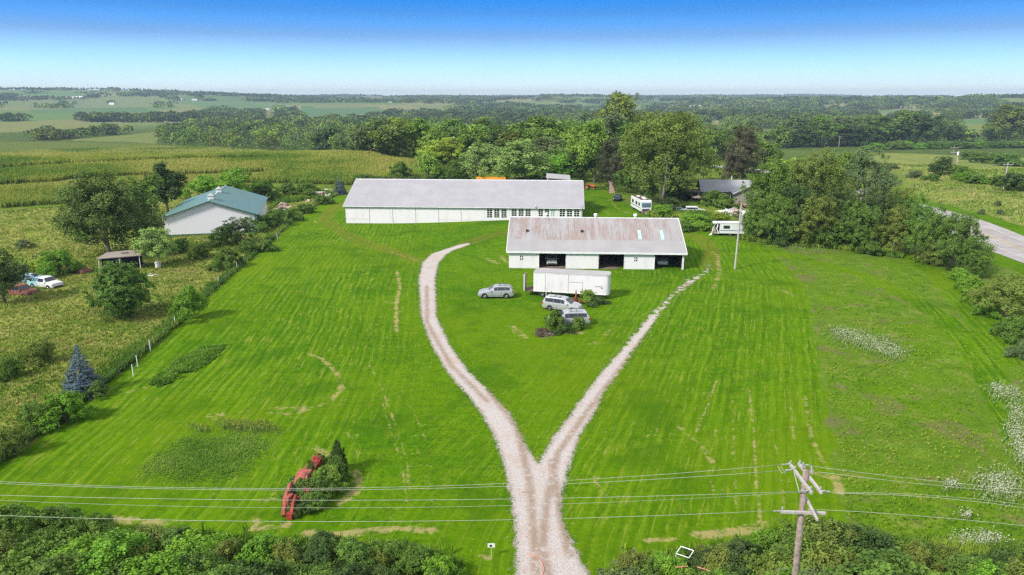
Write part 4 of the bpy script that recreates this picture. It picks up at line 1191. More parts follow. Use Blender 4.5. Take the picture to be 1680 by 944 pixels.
# open glades by noise
ok &= fbm(x_ / 60, y_ / 60, 5) > .26
grid = {}
sel = []
for i in np.nonzero(ok)[0]:
    s = 12.0 if r_[i] < 480 else 13.5
    k = (int(x_[i] // 14), int(y_[i] // 14)); bad = False
    for dx in (-1, 0, 1):
        for dy in (-1, 0, 1):
            for j in grid.get((k[0] + dx, k[1] + dy), ()):
                if (x_[i] - x_[j]) ** 2 + (y_[i] - y_[j]) ** 2 < s * s: bad = True; break
            if bad: break
        if bad: break
    if bad: continue
    grid.setdefault(k, []).append(i); sel.append(i)
sel.sort(key=lambda i: r_[i])
WPAL = [D['mid'], D['mid'], D['olive'], D['dark'], D['grey'], D['light'], (.12, .19, .025), (.065, .11, .035), D['light'], D['yellow']]
def wcol(rg):
    c = WPAL[rg.integers(0, len(WPAL))]
    return jitter(c, rg, .32)
NW = 170
for i in sel[:NW]:
    h = rgw.uniform(11, 17); wd = h * rgw.uniform(.95, 1.2)
    px = px_[i]
    where = 'wood beyond the cornfield' if px < 700 else ('wood behind the yard trees' if px < 1250 else 'wood beyond the meadow hedge')
    place_tree(['wood_a', 'wood_b', 'wood_c'][rgw.integers(0, 3)], (float(x_[i]), float(y_[i]), float(z_[i])), h, wd, wcol(rgw),
               'tree with rounded crown in the ' + where, 'tree', 'tree', 'trees of the ' + where, rgw.uniform(0, 6.28), single=True)

# the rest of the woods, one mass
Vs = []; Cs = []
def blob(x, y, z, h, wd, n, leaf, col, rg):
    """one domed crown of n leaf clumps"""
    nl = 4
    La = rg.normal(0, 1, (nl, 3)); La = unit(La) * rg.uniform(.1, .45, (nl, 1)); La[:, 2] = np.abs(La[:, 2]) * .5
    ii = rg.integers(0, nl, n)
    d = unit(rg.normal(0, 1, (n, 3)) + [0, 0, .45])
    q = La[ii] + d * rg.uniform(.55, .72, (n, 1))
    P = np.stack([x + q[:, 0] * wd * .5, y + q[:, 1] * wd * .5, z + h * np.clip(.36 + q[:, 2] * .58, .02, 1.0)], 1)
    V, _ = leaf_quads(P, d, leaf, rg, .12, .85)
    vr = .08 if math.hypot(x, y) > 1400 else .16
    c = np.array(col[:3])[None] * rg.uniform(1 - vr, 1 + vr, (n, 1))
    return V, np.repeat(c, 4, 0)
for i in sel[NW:]:
    h = rgw.uniform(11, 17); wd = h * rgw.uniform(1.0, 1.3)
    V, C_ = blob(x_[i], y_[i], z_[i], h, wd, 230 if r_[i] < 550 else 170, 1.3 if r_[i] < 550 else 1.6, wcol(rgw), rgw)
    Vs.append(V); Cs.append(C_)
n_try = 14000
r2 = np.exp(rgw.uniform(math.log(740), math.log(7900), n_try)); a2 = np.radians(rgw.uniform(-41, 41, n_try))
x2, y2 = r2 * np.sin(a2), r2 * np.cos(a2); z2 = H(x2, y2); px2, py2, _ = proj(x2, y2, z2)
ok = in_wood(px2, py2, x2, y2) & (fbm(x2 / 260, y2 / 260, 8) > np.where(r2 > 1500, .475, .37))
for i in np.nonzero(ok)[0]:
    r = r2[i]; h = rgw.uniform(9, 16); wd = max(15, r * .021) * rgw.uniform(.7, 1.3)
    n = 95 if r < 1500 else (40 if r < 3000 else 18)
    c = wcol(rgw); pt = .72 + .6 * float(fbm(np.array([x2[i] / 240]), np.array([y2[i] / 240]), 61)[0]); c = tuple(a_ * pt * (.56 if r > 1200 else .78) for a_ in c[:3])
    V, C_ = blob(x2[i], y2[i], z2[i], h, wd, n, max(2.0, r * .0026), c, rgw)
    Vs.append(V); Cs.append(C_)
# lone farmstead clumps between the far fields
for cx, cy, w_, n_ in [(88, 178, 60, 26), (108, 172, 30, 12), (266, 177, 30, 14), (372, 191, 95, 60), (180, 170, 12, 6), (272, 172, 36, 10), (470, 184, 34, 30), (478, 192, 40, 30), (340, 190, 60, 20)]:
    for _ in range(n_):
        q = G(cx + rgw.uniform(-.5, .5) * w_, cy + rgw.uniform(-1.5, 1.5))[0]
        V, C_ = blob(q[0], q[1], q[2], rgw.uniform(9, 15), rgw.uniform(14, 24), 26, 4.0, wcol(rgw), rgw)
        Vs.append(V); Cs.append(C_)
V = np.concatenate(Vs); C_ = np.concatenate(Cs)
tag(link('distant_woods', mesh_np('distant_woods', V, np.arange(len(V), dtype=np.int32).reshape(-1, 4), [M['wood_mass']], attrs={'pc': C_ * 1.3})), kind='stuff')
print('woods', len(sel), len(V) // 4)

# ------------------------------------------------------------------ grasses, weeds, corn
def tufts(name, X, Y, h, k, width, cols, rg, spread=.5, lean=.45, droop=.1):
    """k blades per plant, colour per plant"""
    n = len(X); Z = H(X, Y)
    i = np.repeat(np.arange(n), k); m = n * k
    a = rg.uniform(0, 2 * math.pi, m); hh = np.asarray(h)[i] * rg.uniform(.6, 1.15, m)
    ln = rg.uniform(.1, 1, m) * lean
    sp = rg.uniform(0, 1, m) * spread * np.asarray(h)[i]
    a0 = rg.uniform(0, 2 * math.pi, m)
    B = np.stack([X[i] + np.cos(a0) * sp * .5, Y[i] + np.sin(a0) * sp * .5, Z[i] - .02], 1)
    dr = np.stack([np.cos(a) * ln, np.sin(a) * ln, np.ones(m)], 1)
    tip = B + dr * hh[:, None]
    mid = B + dr * (hh * .5)[:, None] + np.array([0, 0, 1]) * (hh * droop)[:, None]
    wv = np.stack([-np.sin(a), np.cos(a), np.zeros(m)], 1) * (np.asarray(width) * rg.uniform(.6, 1.3, m))[:, None]
    V = np.stack([B, mid - wv, tip, mid + wv], 1).reshape(-1, 3)
    C = np.minimum(np.repeat(1.38 * cols[i] * rg.uniform(.75, 1.25, (m, 1)), 4, 0), .62)
    return V, C
def emit(name, parts):
    V = np.concatenate([p[0] for p in parts]); C = np.concatenate([p[1] for p in parts])
    tag(link(name, mesh_np(name, V, np.arange(len(V), dtype=np.int32).reshape(-1, 4), [M['plant']], attrs={'pc': C})), kind='stuff')
def sample_poly(poly, n, rg, rmin=25, rmax=200, fov=42, logr=True):
    """positions inside a land outline, denser near by"""
    out = []
    got = 0; tries = 0
    P_ = np.array(poly); rr = np.hypot(P_[:, 0], P_[:, 1]); rmin = max(rmin, rr.min() * .9); rmax = min(rmax, rr.max())
    aa = np.degrees(np.arctan2(P_[:, 0], P_[:, 1])); f0, f1 = max(-fov, aa.min() - 1), min(fov, aa.max() + 1)
    while got < n:
        r = np.exp(rg.uniform(math.log(rmin), math.log(rmax), n * 2)); a = np.radians(rg.uniform(f0, f1, n * 2))
        x, y = r * np.sin(a), r * np.cos(a)
        m = inpoly(x, y, poly); out.append(np.stack([x[m], y[m]], 1)); got += m.sum()
        tries = tries + 1
        if tries > 400: break
    P = np.concatenate(out)[:n]
    return P[:, 0], P[:, 1]
rgp = np.random.default_rng(31)
def mixcols(x, y, pal, s, rg, seed=0):
    n = len(x); f = fbm(x / s, y / s, seed) * 1.0 + rg.normal(0, .07, n)
    f = np.clip((f - .35) / .30, 0, .999) * (len(pal) - 1)
    i = f.astype(int); t = (f - i)[:, None]; P = np.array(pal)
    return P[i] * (1 - t) + P[i + 1] * t

# pasture
x, y = sample_poly(MEADOW_W, 36000, rgp, 40, 260)
sd = poly_sd(x, y, LAWN_W); k_ = sd > .5; x, y = x[k_], y[k_]
cols = .92 * mixcols(x, y, [(.09, .18, .018), (.15, .24, .025), (.22, .28, .04), (.36, .34, .11), (.30, .30, .07), (.17, .26, .03)], 9, rgp, 3)
hh = .14 + .36 * fbm(x / 5, y / 5, 9) * rgp.uniform(.6, 1.3, len(x))
emit('pasture_grass', [tufts('g', x, y, hh, 6, .028 + .0002 * np.repeat(np.hypot(x, y), 6), cols, rgp, .6, .7)])
# east field
x, y = sample_poly(FIELD_W, 6500, rgp, 30, 200)
sd = poly_sd(x, y, LAWN_W); k_ = sd > .4
lane = wpoly([(1262, 412), (1320, 425), (1400, 447), (1475, 478), (1545, 520), (1600, 575), (1650, 660), (1700, 760)]); d_, _ = seg_dist(x, y, lane); k_ &= (d_ > 2.2) | (rgp.random(len(x)) < .2)
lane = wpoly([(1480, 415), (1540, 450), (1600, 510), (1655, 590)]); d_, _ = seg_dist(x, y, lane); k_ &= (d_ > 2.8) | (rgp.random(len(x)) < .2)
x, y = x[k_], y[k_]
cols = 1.0 * mixcols(x, y, [(.08, .17, .012), (.13, .24, .012), (.17, .27, .014), (.21, .29, .018), (.24, .28, .05), (.14, .25, .014)], 8, rgp, 5)
hh = .07 + .26 * fbm(x / 4, y / 4, 19) * rgp.uniform(.6, 1.3, len(x))
emit('field_weeds', [tufts('g', x, y, hh, 6, .026 + .0002 * np.repeat(np.hypot(x, y), 6), cols, rgp, .8, .8)])
# bank meadow beyond the road
x, y = sample_poly(BANK_W, 14000, rgp, 110, 420)
d_, _ = seg_dist(x, y, ROAD_S); k_ = d_ > 11; x, y = x[k_], y[k_]
cols = .95 * mixcols(x, y, [(.10, .18, .022), (.17, .25, .035), (.25, .30, .06), (.42, .35, .17), (.21, .27, .05)], 14, rgp, 7)
hh = .2 + .5 * fbm(x / 9, y / 9, 29) * rgp.uniform(.6, 1.3, len(x))
emit('bank_grass', [tufts('g', x, y, hh, 5, .12, cols, rgp)])
# corn
x, y = sample_poly(CORN_W, 105000, rgp, 130, 620, 44)
u_ = x * math.cos(.35) + y * math.sin(.35); v_ = -x * math.sin(.35) + y * math.cos(.35)
u_ = np.round(u_ / 1.55) * 1.55 + rgp.normal(0, .26, len(u_))
x = u_ * math.cos(.35) - v_ * math.sin(.35); y = u_ * math.sin(.35) + v_ * math.cos(.35)
k_ = np.ones(len(x), bool)
for ln_, wd_ in (([(-200, 290), (0, 280), (127, 271), (203, 268), (318, 263), (420, 262)], 5.0), ([(-200, 318), (0, 308), (102, 302), (127, 297), (215, 292), (305, 290), (420, 286)], 4.5)):
    d_, _ = seg_dist(x, y, wpoly(ln_)); k_ &= d_ > wd_
x, y = x[k_], y[k_]
cols = .98 * mixcols(x, y, [(.11, .19, .022), (.19, .25, .03), (.25, .285, .045), (.31, .315, .07)], 22, rgp, 11)
parts = [tufts('g', x, y, np.full(len(x), 1.7), 6, .08 + .0002 * np.repeat(np.hypot(x, y), 6), cols, rgp, .6, .6)]
emit('corn_crop', parts)
# tall grass garden patch, weedy strip and flowers in the lawn
PATCH = [(190, 790), (250, 730), (300, 708), (400, 700), (462, 706), (470, 730), (440, 765), (390, 800), (280, 806)]
parts = []
PW = wpoly(PATCH)
x, y = sample_poly(PW, 6500, rgp, 30, 90)
e_ = smooth(0, 3.5, -poly_sd(x, y, PW) + 1.5 * (fbm(x, y, 44) - .5))
cols = 1.3 * mixcols(x, y, [(.085, .17, .018), (.13, .22, .03), (.17, .24, .045)], 4, rgp, 13)
parts.append(tufts('g', x, y, .03 + e_ * .24 * rgp.uniform(.7, 1.2, len(x)), 7, .018, cols, rgp, .5, .7))
STRIP = wpoly([(243, 632), (290, 590), (330, 568), (368, 566), (362, 584), (320, 612), (262, 636)])
x, y = sample_poly(STRIP, 3000, rgp, 30, 120)
cols = mixcols(x, y, [(.07, .15, .014), (.11, .22, .02), (.15, .26, .03)], 3, rgp, 14)
e_ = smooth(-.3, 1.6, -poly_sd(x, y, STRIP) + 1.6 * (fbm(x, y, 45) - .5)); kk = (rgp.random(len(x)) < .25 + .75 * e_) & (fbm(x / 1.3, y / 1.3, 46) > .36); x, y, cols, e_ = x[kk], y[kk], cols[kk], e_[kk]
parts.append(tufts('g', x, y, .15 + .4 * e_ * rgp.uniform(.6, 1.3, len(x)), 8, .06, cols, rgp, .8, .8))
# weeds hugging the fence line
P = catmull(FENCE_W, 40); P = np.array(P); kk = rgp.integers(0, len(P), 5200)
x = P[kk, 0] - np.abs(rgp.normal(0, .7, len(kk))) - .1; y = P[kk, 1] + rgp.normal(0, 1.0, len(kk))
cols = mixcols(x, y, [(.07, .14, .015), (.11, .20, .022), (.18, .24, .04)], 5, rgp, 15)
parts.append(tufts('g', x, y, rgp.uniform(.3, .9, len(x)), 7, .06, cols, rgp, .6, .5))
# weeds by the brush at the lot's foot
for run in ([(0, 850), (160, 878), (400, 892), (640, 905), (740, 935)], [(1035, 925), (1150, 915), (1260, 890), (1340, 870), (1440, 890), (1600, 905), (1740, 910)]):
    W_ = np.array(catmull(wpoly(run), 40)); kk = rgp.integers(0, len(W_), 3800)
    x = W_[kk, 0] + rgp.normal(0, .5, len(kk)); y = W_[kk, 1] + rgp.normal(0, .5, len(kk)) - .6
    cols = mixcols(x, y, [(.07, .14, .014), (.12, .21, .02), (.18, .26, .03)], 3, rgp, 16)
    parts.append(tufts('g', x, y, rgp.uniform(.25, .8, len(x)), 7, .045, cols, rgp, .6, .6))
# strip of weeds behind the front barn corner and under trees
for pl, n_, h_ in (([(1110, 372), (1130, 345), (1160, 342), (1178, 350), (1170, 380), (1130, 380)], 2500, 1.1), ([(1060, 345), (1110, 345), (1120, 358), (1070, 358)], 900, .8), ([(1205, 392), (1270, 402), (1380, 410), (1480, 425), (1480, 412), (1380, 398), (1260, 388)], 3800, .8), ([(455, 338), (560, 318), (560, 305), (470, 315), (440, 345)], 1800, .9),
                   ([(1090, 335), (1200, 335), (1215, 350), (1120, 352)], 1200, .7), ([(962, 312), (1000, 312), (1000, 300), (962, 300)], 500, .6)):
    x, y = sample_poly(wpoly(pl), n_, rgp, 60, 260)
    cols = mixcols(x, y, [(.07, .14, .016), (.13, .23, .02), (.22, .28, .04)], 5, rgp, 17)
    parts.append(tufts('g', x, y, h_ * rgp.uniform(.6, 1.2, len(x)), 7, .10, cols, rgp, .6, .5))
# short grass tufts along the drive edges
q = []
for P0 in (DAW, DBW):
    P0 = P0 + [P0[0]]
    for i in range(len(P0) - 1):
        L_ = math.hypot(P0[i + 1][0] - P0[i][0], P0[i + 1][1] - P0[i][1]); n_ = int(L_ * 22)
        t = rgp.uniform(0, 1, n_)[:, None]
        q.append(np.array(P0[i])[None] * (1 - t) + np.array(P0[i + 1])[None] * t + rgp.normal(0, .22, (n_, 2)))
q = np.concatenate(q); sdq = drive_sd(q[:, 0], q[:, 1]); q = q[(sdq > -.25) & (q[:, 1] > 24)]
cols = mixcols(q[:, 0], q[:, 1], [(.05, .15, .01), (.09, .22, .015), (.12, .26, .02)], 3, rgp, 18)
parts.append(tufts('g', q[:, 0], q[:, 1], rgp.uniform(.06, .16, len(q)), 5, .018, cols, rgp, 1.2, .9))
emit('tall_weeds', parts)

def flowers(name, spots, n_per, colr, hgt, size, rg):
    Vs = []; Cs = []
    for (px, py, wx, wy) in spots:
        n = int(n_per * wx * wy / 90)
        a = rg.normal(0, .42, (n, 2)); q = G(px + a[:, 0] * wx, py + a[:, 1] * wy + a[:, 0] * wx * .12)
        # few heads per stem, clustered
        P = q + np.concatenate([rg.normal(0, .10, (n, 2)), rg.uniform(hgt * .6, hgt, (n, 1))], 1)
        P[:, 2] = H(P[:, 0], P[:, 1]) + rg.uniform(hgt * .6, hgt * 1.1, n)
        V, _ = leaf_quads(P, np.tile([0, -.2, 1.], (n, 1)), size, rg, .8, .9)
        Vs.append(V); Cs.append(np.repeat(np.array(colr)[None] * rg.uniform(.8, 1.1, (n, 1)), 4, 0))
        V, C = tufts('g', P[:, 0], P[:, 1], np.full(n, hgt * .95), 3, .025, np.tile([.15, .23, .05], (n, 1)), rg, .2, .2)
        Vs.append(V); Cs.append(C)
    emit(name, [(np.concatenate(Vs), np.concatenate(Cs))])
flowers('white_wildflowers', [(1392, 552, 40, 16), (1420, 562, 60, 18), (1448, 572, 46, 16), (1465, 582, 30, 14), (1376, 548, 20, 14), (1655, 650, 40, 18), (1668, 715, 28, 34), (1638, 640, 24, 12), (1640, 800, 50, 30), (1590, 895, 40, 16), (1625, 890, 30, 14), (1560, 800, 20, 10), (1585, 850, 16, 8),
    (1280, 402, 30, 6), (1300, 408, 26, 7), (1340, 412, 20, 6), (1676, 745, 20, 30), (1460, 418, 14, 5), (1668, 680, 20, 20)], 60, (.68, .70, .52), .42, .095, rgp)
flowers('yellow_flowers', [(330, 706, 24, 8), (400, 702, 60, 9), (430, 703, 34, 10), (380, 705, 30, 7), (45, 335, 120, 6), (90, 333, 80, 6)], 32, (.50, .42, .04), .55, .09, rgp)
# ------------------------------------------------------------------ buildings
def gable_roof(x0, x1, y0, y1, ze, zr, over=.35, t=.09, my=None, axis='x'):
    """two slopes with thickness; ridge along x"""
    my = (y0 + y1) / 2 if my is None else my
    sl = (zr - ze) / (my - y0)
    mb = MB()
    yo0, yo1 = y0 - over, y1 + over
    zf = ze - over * sl; zb = ze - over * (zr - ze) / (y1 - my)
    mb.slab((x0 - over, yo0, zf + t), (x1 + over, yo0, zf + t), (x1 + over, my, zr + t), (x0 - over, my, zr + t), t)
    mb.slab((x1 + over, yo1, zb + t), (x0 - over, yo1, zb + t), (x0 - over, my + .004, zr + t), (x1 + over, my + .004, zr + t), t)
    return mb

def wall_with_holes(L, h, holes, th=.14):
    """front wall panel from x=0..L, z=0..h (y=0..th) with rectangular openings"""
    mb = MB()
    xs = sorted({0, L} | {a for q in holes for a in (q[0], q[1])})
    for i in range(len(xs) - 1):
        a, b = xs[i], xs[i + 1]
        cut = [q for q in holes if q[0] <= a + 1e-6 and q[1] >= b - 1e-6]
        z = -.4
        for q in sorted(cut, key=lambda q: q[2]):
            if q[2] > z + 1e-4: mb.box(a, b, 0, th, z, q[2])
            z = q[3]
        if z < h - 1e-4: mb.box(a, b, 0, th, z, h)
    return mb

def window(parent, x, z, w, h, cols, rows, y=0.0, frame='white_trim', glass='glass_dark', bar=.045, label=None, fw=.07):
    f = MB()
    f.box(x, x + w, y - .03, y + .06, z, z + fw); f.box(x, x + w, y - .03, y + .06, z + h - fw, z + h)
    f.box(x, x + fw, y - .03, y + .06, z + fw, z + h - fw); f.box(x + w - fw, x + w, y - .03, y + .06, z + fw, z + h - fw)
    for i in range(1, cols):
        cx = x + w * i / cols; f.box(cx - bar / 2, cx + bar / 2, y - .02, y + .04, z + fw, z + h - fw)
    for i in range(1, rows):
        cz = z + h * i / rows
        f.box(x + fw, x + w - fw, y - .017, y + .037, cz - bar / 2, cz + bar / 2)
    o = f.build('window', M[frame], parent)
    if label: o['label'] = label
    g_ = MB(); g_.box(x + .02, x + w - .02, y + .045, y + .058, z + .02, z + h - .02)
    g_.build('pane', M[glass], o)
    return o

# ---- long white barn
LB0 = g1(568, 366.5)
lb = empty('long_barn', LB0, R(-3.6), 'long white barn with pale metal roof and rows of small-paned windows', 'barn')
LL, LD, LE, LR_ = 51.3, 22.0, 3.95, 8.3
# windows in four sets of three near the east end
wx0 = (802 - 568) / (957 - 568.) * LL
holes = []; wins = []
for s0, s1 in ((801, 836), (841, 875), (885, 915), (919, 954)):
    a = (s0 - 568) / 389. * LL; b = (s1 - 568) / 389. * LL
    u = (b - a) / 3
    for k in range(3): wins.append((a + k * u + .12, a + (k + 1) * u - .12))
holes = [(a, b, 1.48, 3.74) for a, b in wins]
wm = wall_with_holes(LL, LE, holes)
wm.box(0, .14, .14, LD, -.4, LE); wm.box(LL - .14, LL, .14, LD, -.4, LE); wm.box(.14, LL - .14, LD - .14, LD, -.4, LE)
for xx in (0.0, LL - .14): wm.prism([(.0, LE), (LD, LE), (LD / 2, LR_)], 'x', xx, xx + .14)
wall = wm.build('wall', M['siding'], lb)
for i, (a, b) in enumerate(wins):
    window(lb, a, 1.48, b - a, 2.26, 2, 5, .03, bar=.07, fw=.1, label='window with pale teal sheet behind its panes' if i == 8 else None, glass='glass_dark' if i != 8 else 'skylight')
tr = MB()
for px_ in (568.3, 607, 646, 684, 722, 759, 797.5, 838.5, 880, 917, 956):
    x = (px_ - 568) / 389. * LL
    w_ = .09; tr = MB()
    tr.box(max(-.02, x - w_ / 2), min(LL + .02, x + w_ / 2), -.028, -.002, .0, LE - .06)
    tr.build('corner_board', M['white_trim'], lb)
sm_ = MB()
for px_ in (607.8, 646.8, 684.8, 722.8, 759.8):
    x = (px_ - 568) / 389. * LL
    sm_.box(x + .0, x + .035, -.034, -.029, .05, LE - .2)
for a, b in ((0.1, 5.1), (20.2, 25), (25.2, 30.2)): sm_.box(a, b, -.012, -.003, .95, .985)
sm_.box(.1, 22, -.02, -.004, LE - .34, LE - .25)
sm_.build('panel_seams', plain('seam_grey', (.25, .25, .26), .8), lb)
rf = gable_roof(0, LL, 0, LD, LE, LR_, .42).build('roof', M['long_roof'], lb)
rc = MB(); rc.box(-.4, LL + .4, LD / 2 - .18, LD / 2 + .18, LR_ + .02, LR_ + .14); rc.build('ridge_cap', M['white_trim'], rf)
fs = MB()
sl_ = (LR_ - LE) / (LD / 2)
fs.slab((-.44, -.43, LE - .42 * sl_ - .10), (LL + .44, -.43, LE - .42 * sl_ - .10), (LL + .44, -.43, LE - .42 * sl_ + .06), (-.44, -.43, LE - .42 * sl_ + .06), .04)
fs.build('eave_trim', M['white_trim'], lb)
for xx in (-.42, LL + .42):
    f2 = MB(); f2.tube([(xx, -.42, LE - .42 * sl_ + .02), (xx, LD / 2, LR_ + .05)], .06, 4); f2.build('verge_trim', M['white_trim'], rf)
v = MB()
for dx in (0, .55, 1.1): v.tube([(8.7 + dx, LD / 2 + .35, LR_ - .1), (8.7 + dx, LD / 2 + .35, LR_ + .45)], .16, 8)
v.build('roof_vent', M['brown_wood'], rf)
vb = MB(); vx = (882 - 568) / 389. * LL
vb.tube([(vx, -.55, LE - .5), (vx, -.55, LE + .35)], .09, 8); vb.tube([(vx, -.55, LE + .35), (vx + .0, -.55, LE + .5)], [.16, .1], 8)
vb.build('flue_pipe', M['steel'], lb)
dn = MB(); dn.tube([(LL - .3, -.6, 1.6), (LL - .1, -.5, LE), (LL + .1, .2, LE + .6)], .07, 6); dn.build('downpipe', M['steel'], lb)
# small roof annex peeping above the ridge
an = MB(); ax0, ax1 = 43.6, 48.6
an.box(ax0, ax1, LD / 2 + 1.5, LD - 1.5, LR_ - 2.6, LR_ + .0); an.build('roof_annex', M['siding'], lb)
ar = MB(); ar.slab((ax0 - .3, LD / 2 + 1.1, LR_ + .55), (ax1 + .3, LD / 2 + 1.1, LR_ + .15), (ax1 + .3, LD - 1, LR_ + .25), (ax0 - .3, LD - 1, LR_ + .65), .1); ar.build('annex_roof', M['pale_roof'], lb)

# ---- front machine shed with rusty roof
SB0 = g1(835, 440)
sb = empty('machine_shed', SB0, R(-3.2), 'open-front white machine shed with streaked rusty metal roof', 'shed')
SL, SD, SE, SR_ = 28.0, 18.5, 2.95, 6.75
def sx(px): return (px - 835) / 287. * SL
bays = [(sx(885.0), sx(929.0)), (sx(983.4), sx(1024.5)), (sx(1074.6), sx(1119.0))]
wm = wall_with_holes(SL, SE, [(a, b, -.4, 2.55) for a, b in bays] + [(sx(852.8), sx(858.4), 1.35, 2.1), (sx(1040.8), sx(1046.4), 1.35, 2.1)], .12)
wm.box(0, .12, .12, SD, -.4, SE); wm.box(SL - .12, SL, .12, SD, -.4, SE); wm.box(.12, SL - .12, SD - .12, SD, -.4, SE)
for xx in (0.0, SL - .12): wm.prism([(.0, SE), (SD, SE), (SD / 2, SR_)], 'x', xx, xx + .12)
wm.build('wall', M['siding'], sb)
inn = MB()
inn.box(.14, SL - .14, SD - .16, SD - .13, 0, SE); inn.box(.125, .14, .14, SD - .2, 0, SE); inn.box(SL - .14, SL - .125, .14, SD - .2, 0, SE)
inn.build('inner_lining', M['brown_wood'], sb)
window(sb, sx(852.8), 1.35, .55, .75, 2, 2, .0, bar=.10, fw=.03, glass='dark'); window(sb, sx(1040.8), 1.35, .55, .75, 2, 2, .0, bar=.10, fw=.03, glass='dark')
ds = MB(); ds.box(sx(930.5), sx(982.5), -.09, -.03, .05, 2.62); ds.build('sliding_door', M['siding'], sb)
hd = MB(); hd.box(-.05, SL + .05, -.12, -.092, 2.62, 2.74); hd.build('door_track', M['steel'], sb)
ct = MB()
for a, b in bays:
    ct.box(a - .12, a, -.03, .0, 0, 2.6); ct.box(b, b + .12, -.03, .0, 0, 2.6)
ct.build('door_trim', M['white_trim'], sb)
for x in np.arange(2.33, SL, 4.67):
    if any(a - .2 < x < b + .2 for a, b in bays): yy = (6.2, 12.3)
    else: yy = (6.2, 12.3)
    for y in yy:
        ps = MB(); ps.box(x - .08, x + .08, y - .08, y + .08, 0, SE + (y if y < SD / 2 else SD - y) * (SR_ - SE) / (SD / 2) - .05); ps.build('post', M['brown_wood'], sb)
fl = MB(); fl.box(.16, SL - .16, .02, SD - .2, .0, .05); fl.build('dirt_floor', M['dirt'], sb)
rf = gable_roof(0, SL, 0, SD, SE, SR_, .38).build('roof', M['rusty_roof'], sb)
rc = MB(); rc.box(-.38, SL + .38, SD / 2 - .16, SD / 2 + .16, SR_ + .03, SR_ + .14); rc.build('ridge_cap', M['white_trim'], rf)
sl_ = (SR_ - SE) / (SD / 2)
fs = MB(); fs.box(-.4, SL + .4, -.43, -.385, SE - .36, SE - .06); fs.build('eave_trim', M['white_trim'], sb)
for xx in (-.38, SL + .38):
    f2 = MB(); f2.tube([(xx, -.38, SE - .38 * sl_ + .05), (xx, SD / 2, SR_ + .07)], .07, 4); f2.build('verge_trim', M['white_trim'], rf)
def on_slope(y): return SE + y * sl_ + .09
for pxs in (1048.5, 1084.5):
    x = (pxs - 839) / 275. * SL
    s_ = MB(); s_.slab((x - .27, 3.1, on_slope(3.1) + .03), (x + .27, 3.1, on_slope(3.1) + .03), (x + .27, 5.7, on_slope(5.7) + .03), (x - .27, 5.7, on_slope(5.7) + .03), .02); s_.build('skylight', M['skylight'], rf)
for pxs in (865.5, 955.5):
    x = (pxs - 838) / 277. * SL
    s_ = MB(); s_.box(x - .22, x + .22, 4.9, 5.3, on_slope(4.9) + .01, on_slope(5.3) + .2, 0); s_.build('roof_vent', M['black_trim'], rf)
for pxs in (897.5, 978, 1042):
    x = (pxs - 842) / 266. * SL
    v = MB(); v.tube([(x, SD / 2, SR_), (x, SD / 2, SR_ + .55)], .2, 10); v.tube([(x, SD / 2, SR_ + .5), (x, SD / 2, SR_ + .8)], [.36, .30], 10); v.build('ridge_ventilator', M['white_trim'], rf)

# ---- green-roofed building in the pasture
GB0 = g1(272, 389)
gb = empty('pole_building', GB0, R(14), 'white gabled farm building under a green metal roof', 'farm building')
GW, GL, GE, GR_ = 17.2, 25.0, 3.9, 6.75
wm = MB()
wm.box(0, GW, 0, .12, -1.5, GE); wm.box(0, .12, .12, GL, -1.5, GE); wm.box(GW - .12, GW, .12, GL, -1.5, GE); wm.box(.12, GW - .12, GL - .12, GL, -1.5, GE)
for yy in (0, GL - .12): wm.prism([(0, GE), (GW, GE), (GW / 2, GR_)], 'y', yy, yy + .12)
wm.build('wall', M['siding_v'], gb)
bt = MB(); bt.box(-.02, GW + .02, -.03, -.002, -.3, .38); bt.build('base_trim', M['green_trim'], gb)
ct = MB(); ct.box(GW - .18, GW + .02, -.03, -.003, .4, GE - .05); ct.build('corner_trim', M['green_trim'], gb)
rb = MB(); ov = .5; sg = (GR_ - GE) / (GW / 2)
for s in (-1, 1):
    xe = GW / 2 + s * (GW / 2 + ov); ze = GE - ov * sg
    a, b, c, d_ = (xe, -ov, ze + .12), (xe, GL + ov, ze + .12), (GW / 2 + (0 if s < 0 else .004), GL + ov, GR_ + .12), (GW / 2 + (0 if s < 0 else .004), -ov, GR_ + .12)
    if s < 0: rb.slab(d_, c, b, a, .1)
    else: rb.slab(a, b, c, d_, .1)
rf = rb.build('roof', M['green_roof'], gb)
eb = MB()
for s in (-1, 1):
    eb.tube([(GW / 2 + s * (GW / 2 + ov), -ov - .02, GE - ov * sg + .03), (GW / 2, -ov - .02, GR_ + .05)], .11, 4)
eb.build('verge_trim', M['green_trim'], gb)
for yy in (3.6, 14.5):
    v = MB(); v.box(GW / 2 - .55, GW / 2 + .55, yy - .9, yy + .9, GR_, GR_ + .75); cu = v.build('cupola', M['white_trim'], rf)
    v2 = MB(); c0 = [(GW / 2 - .7, yy - 1.05, GR_ + .74), (GW / 2 + .7, yy - 1.05, GR_ + .74), (GW / 2 + .7, yy + 1.05, GR_ + .74), (GW / 2 - .7, yy + 1.05, GR_ + .74), (GW / 2, yy, GR_ + 1.25)]
    v2.add(c0, [(0, 3, 2, 1), (0, 1, 4), (1, 2, 4), (2, 3, 4), (3, 0, 4)]); v2.build('cupola_roof', M['pale_roof'], cu)
rr_ = MB(); rr_.tube([(GW / 2, -.5, GR_ + .16), (GW / 2, GL + .5, GR_ + .16)], .09, 5); rr_.build('ridge_cap', M['white_trim'], rf)

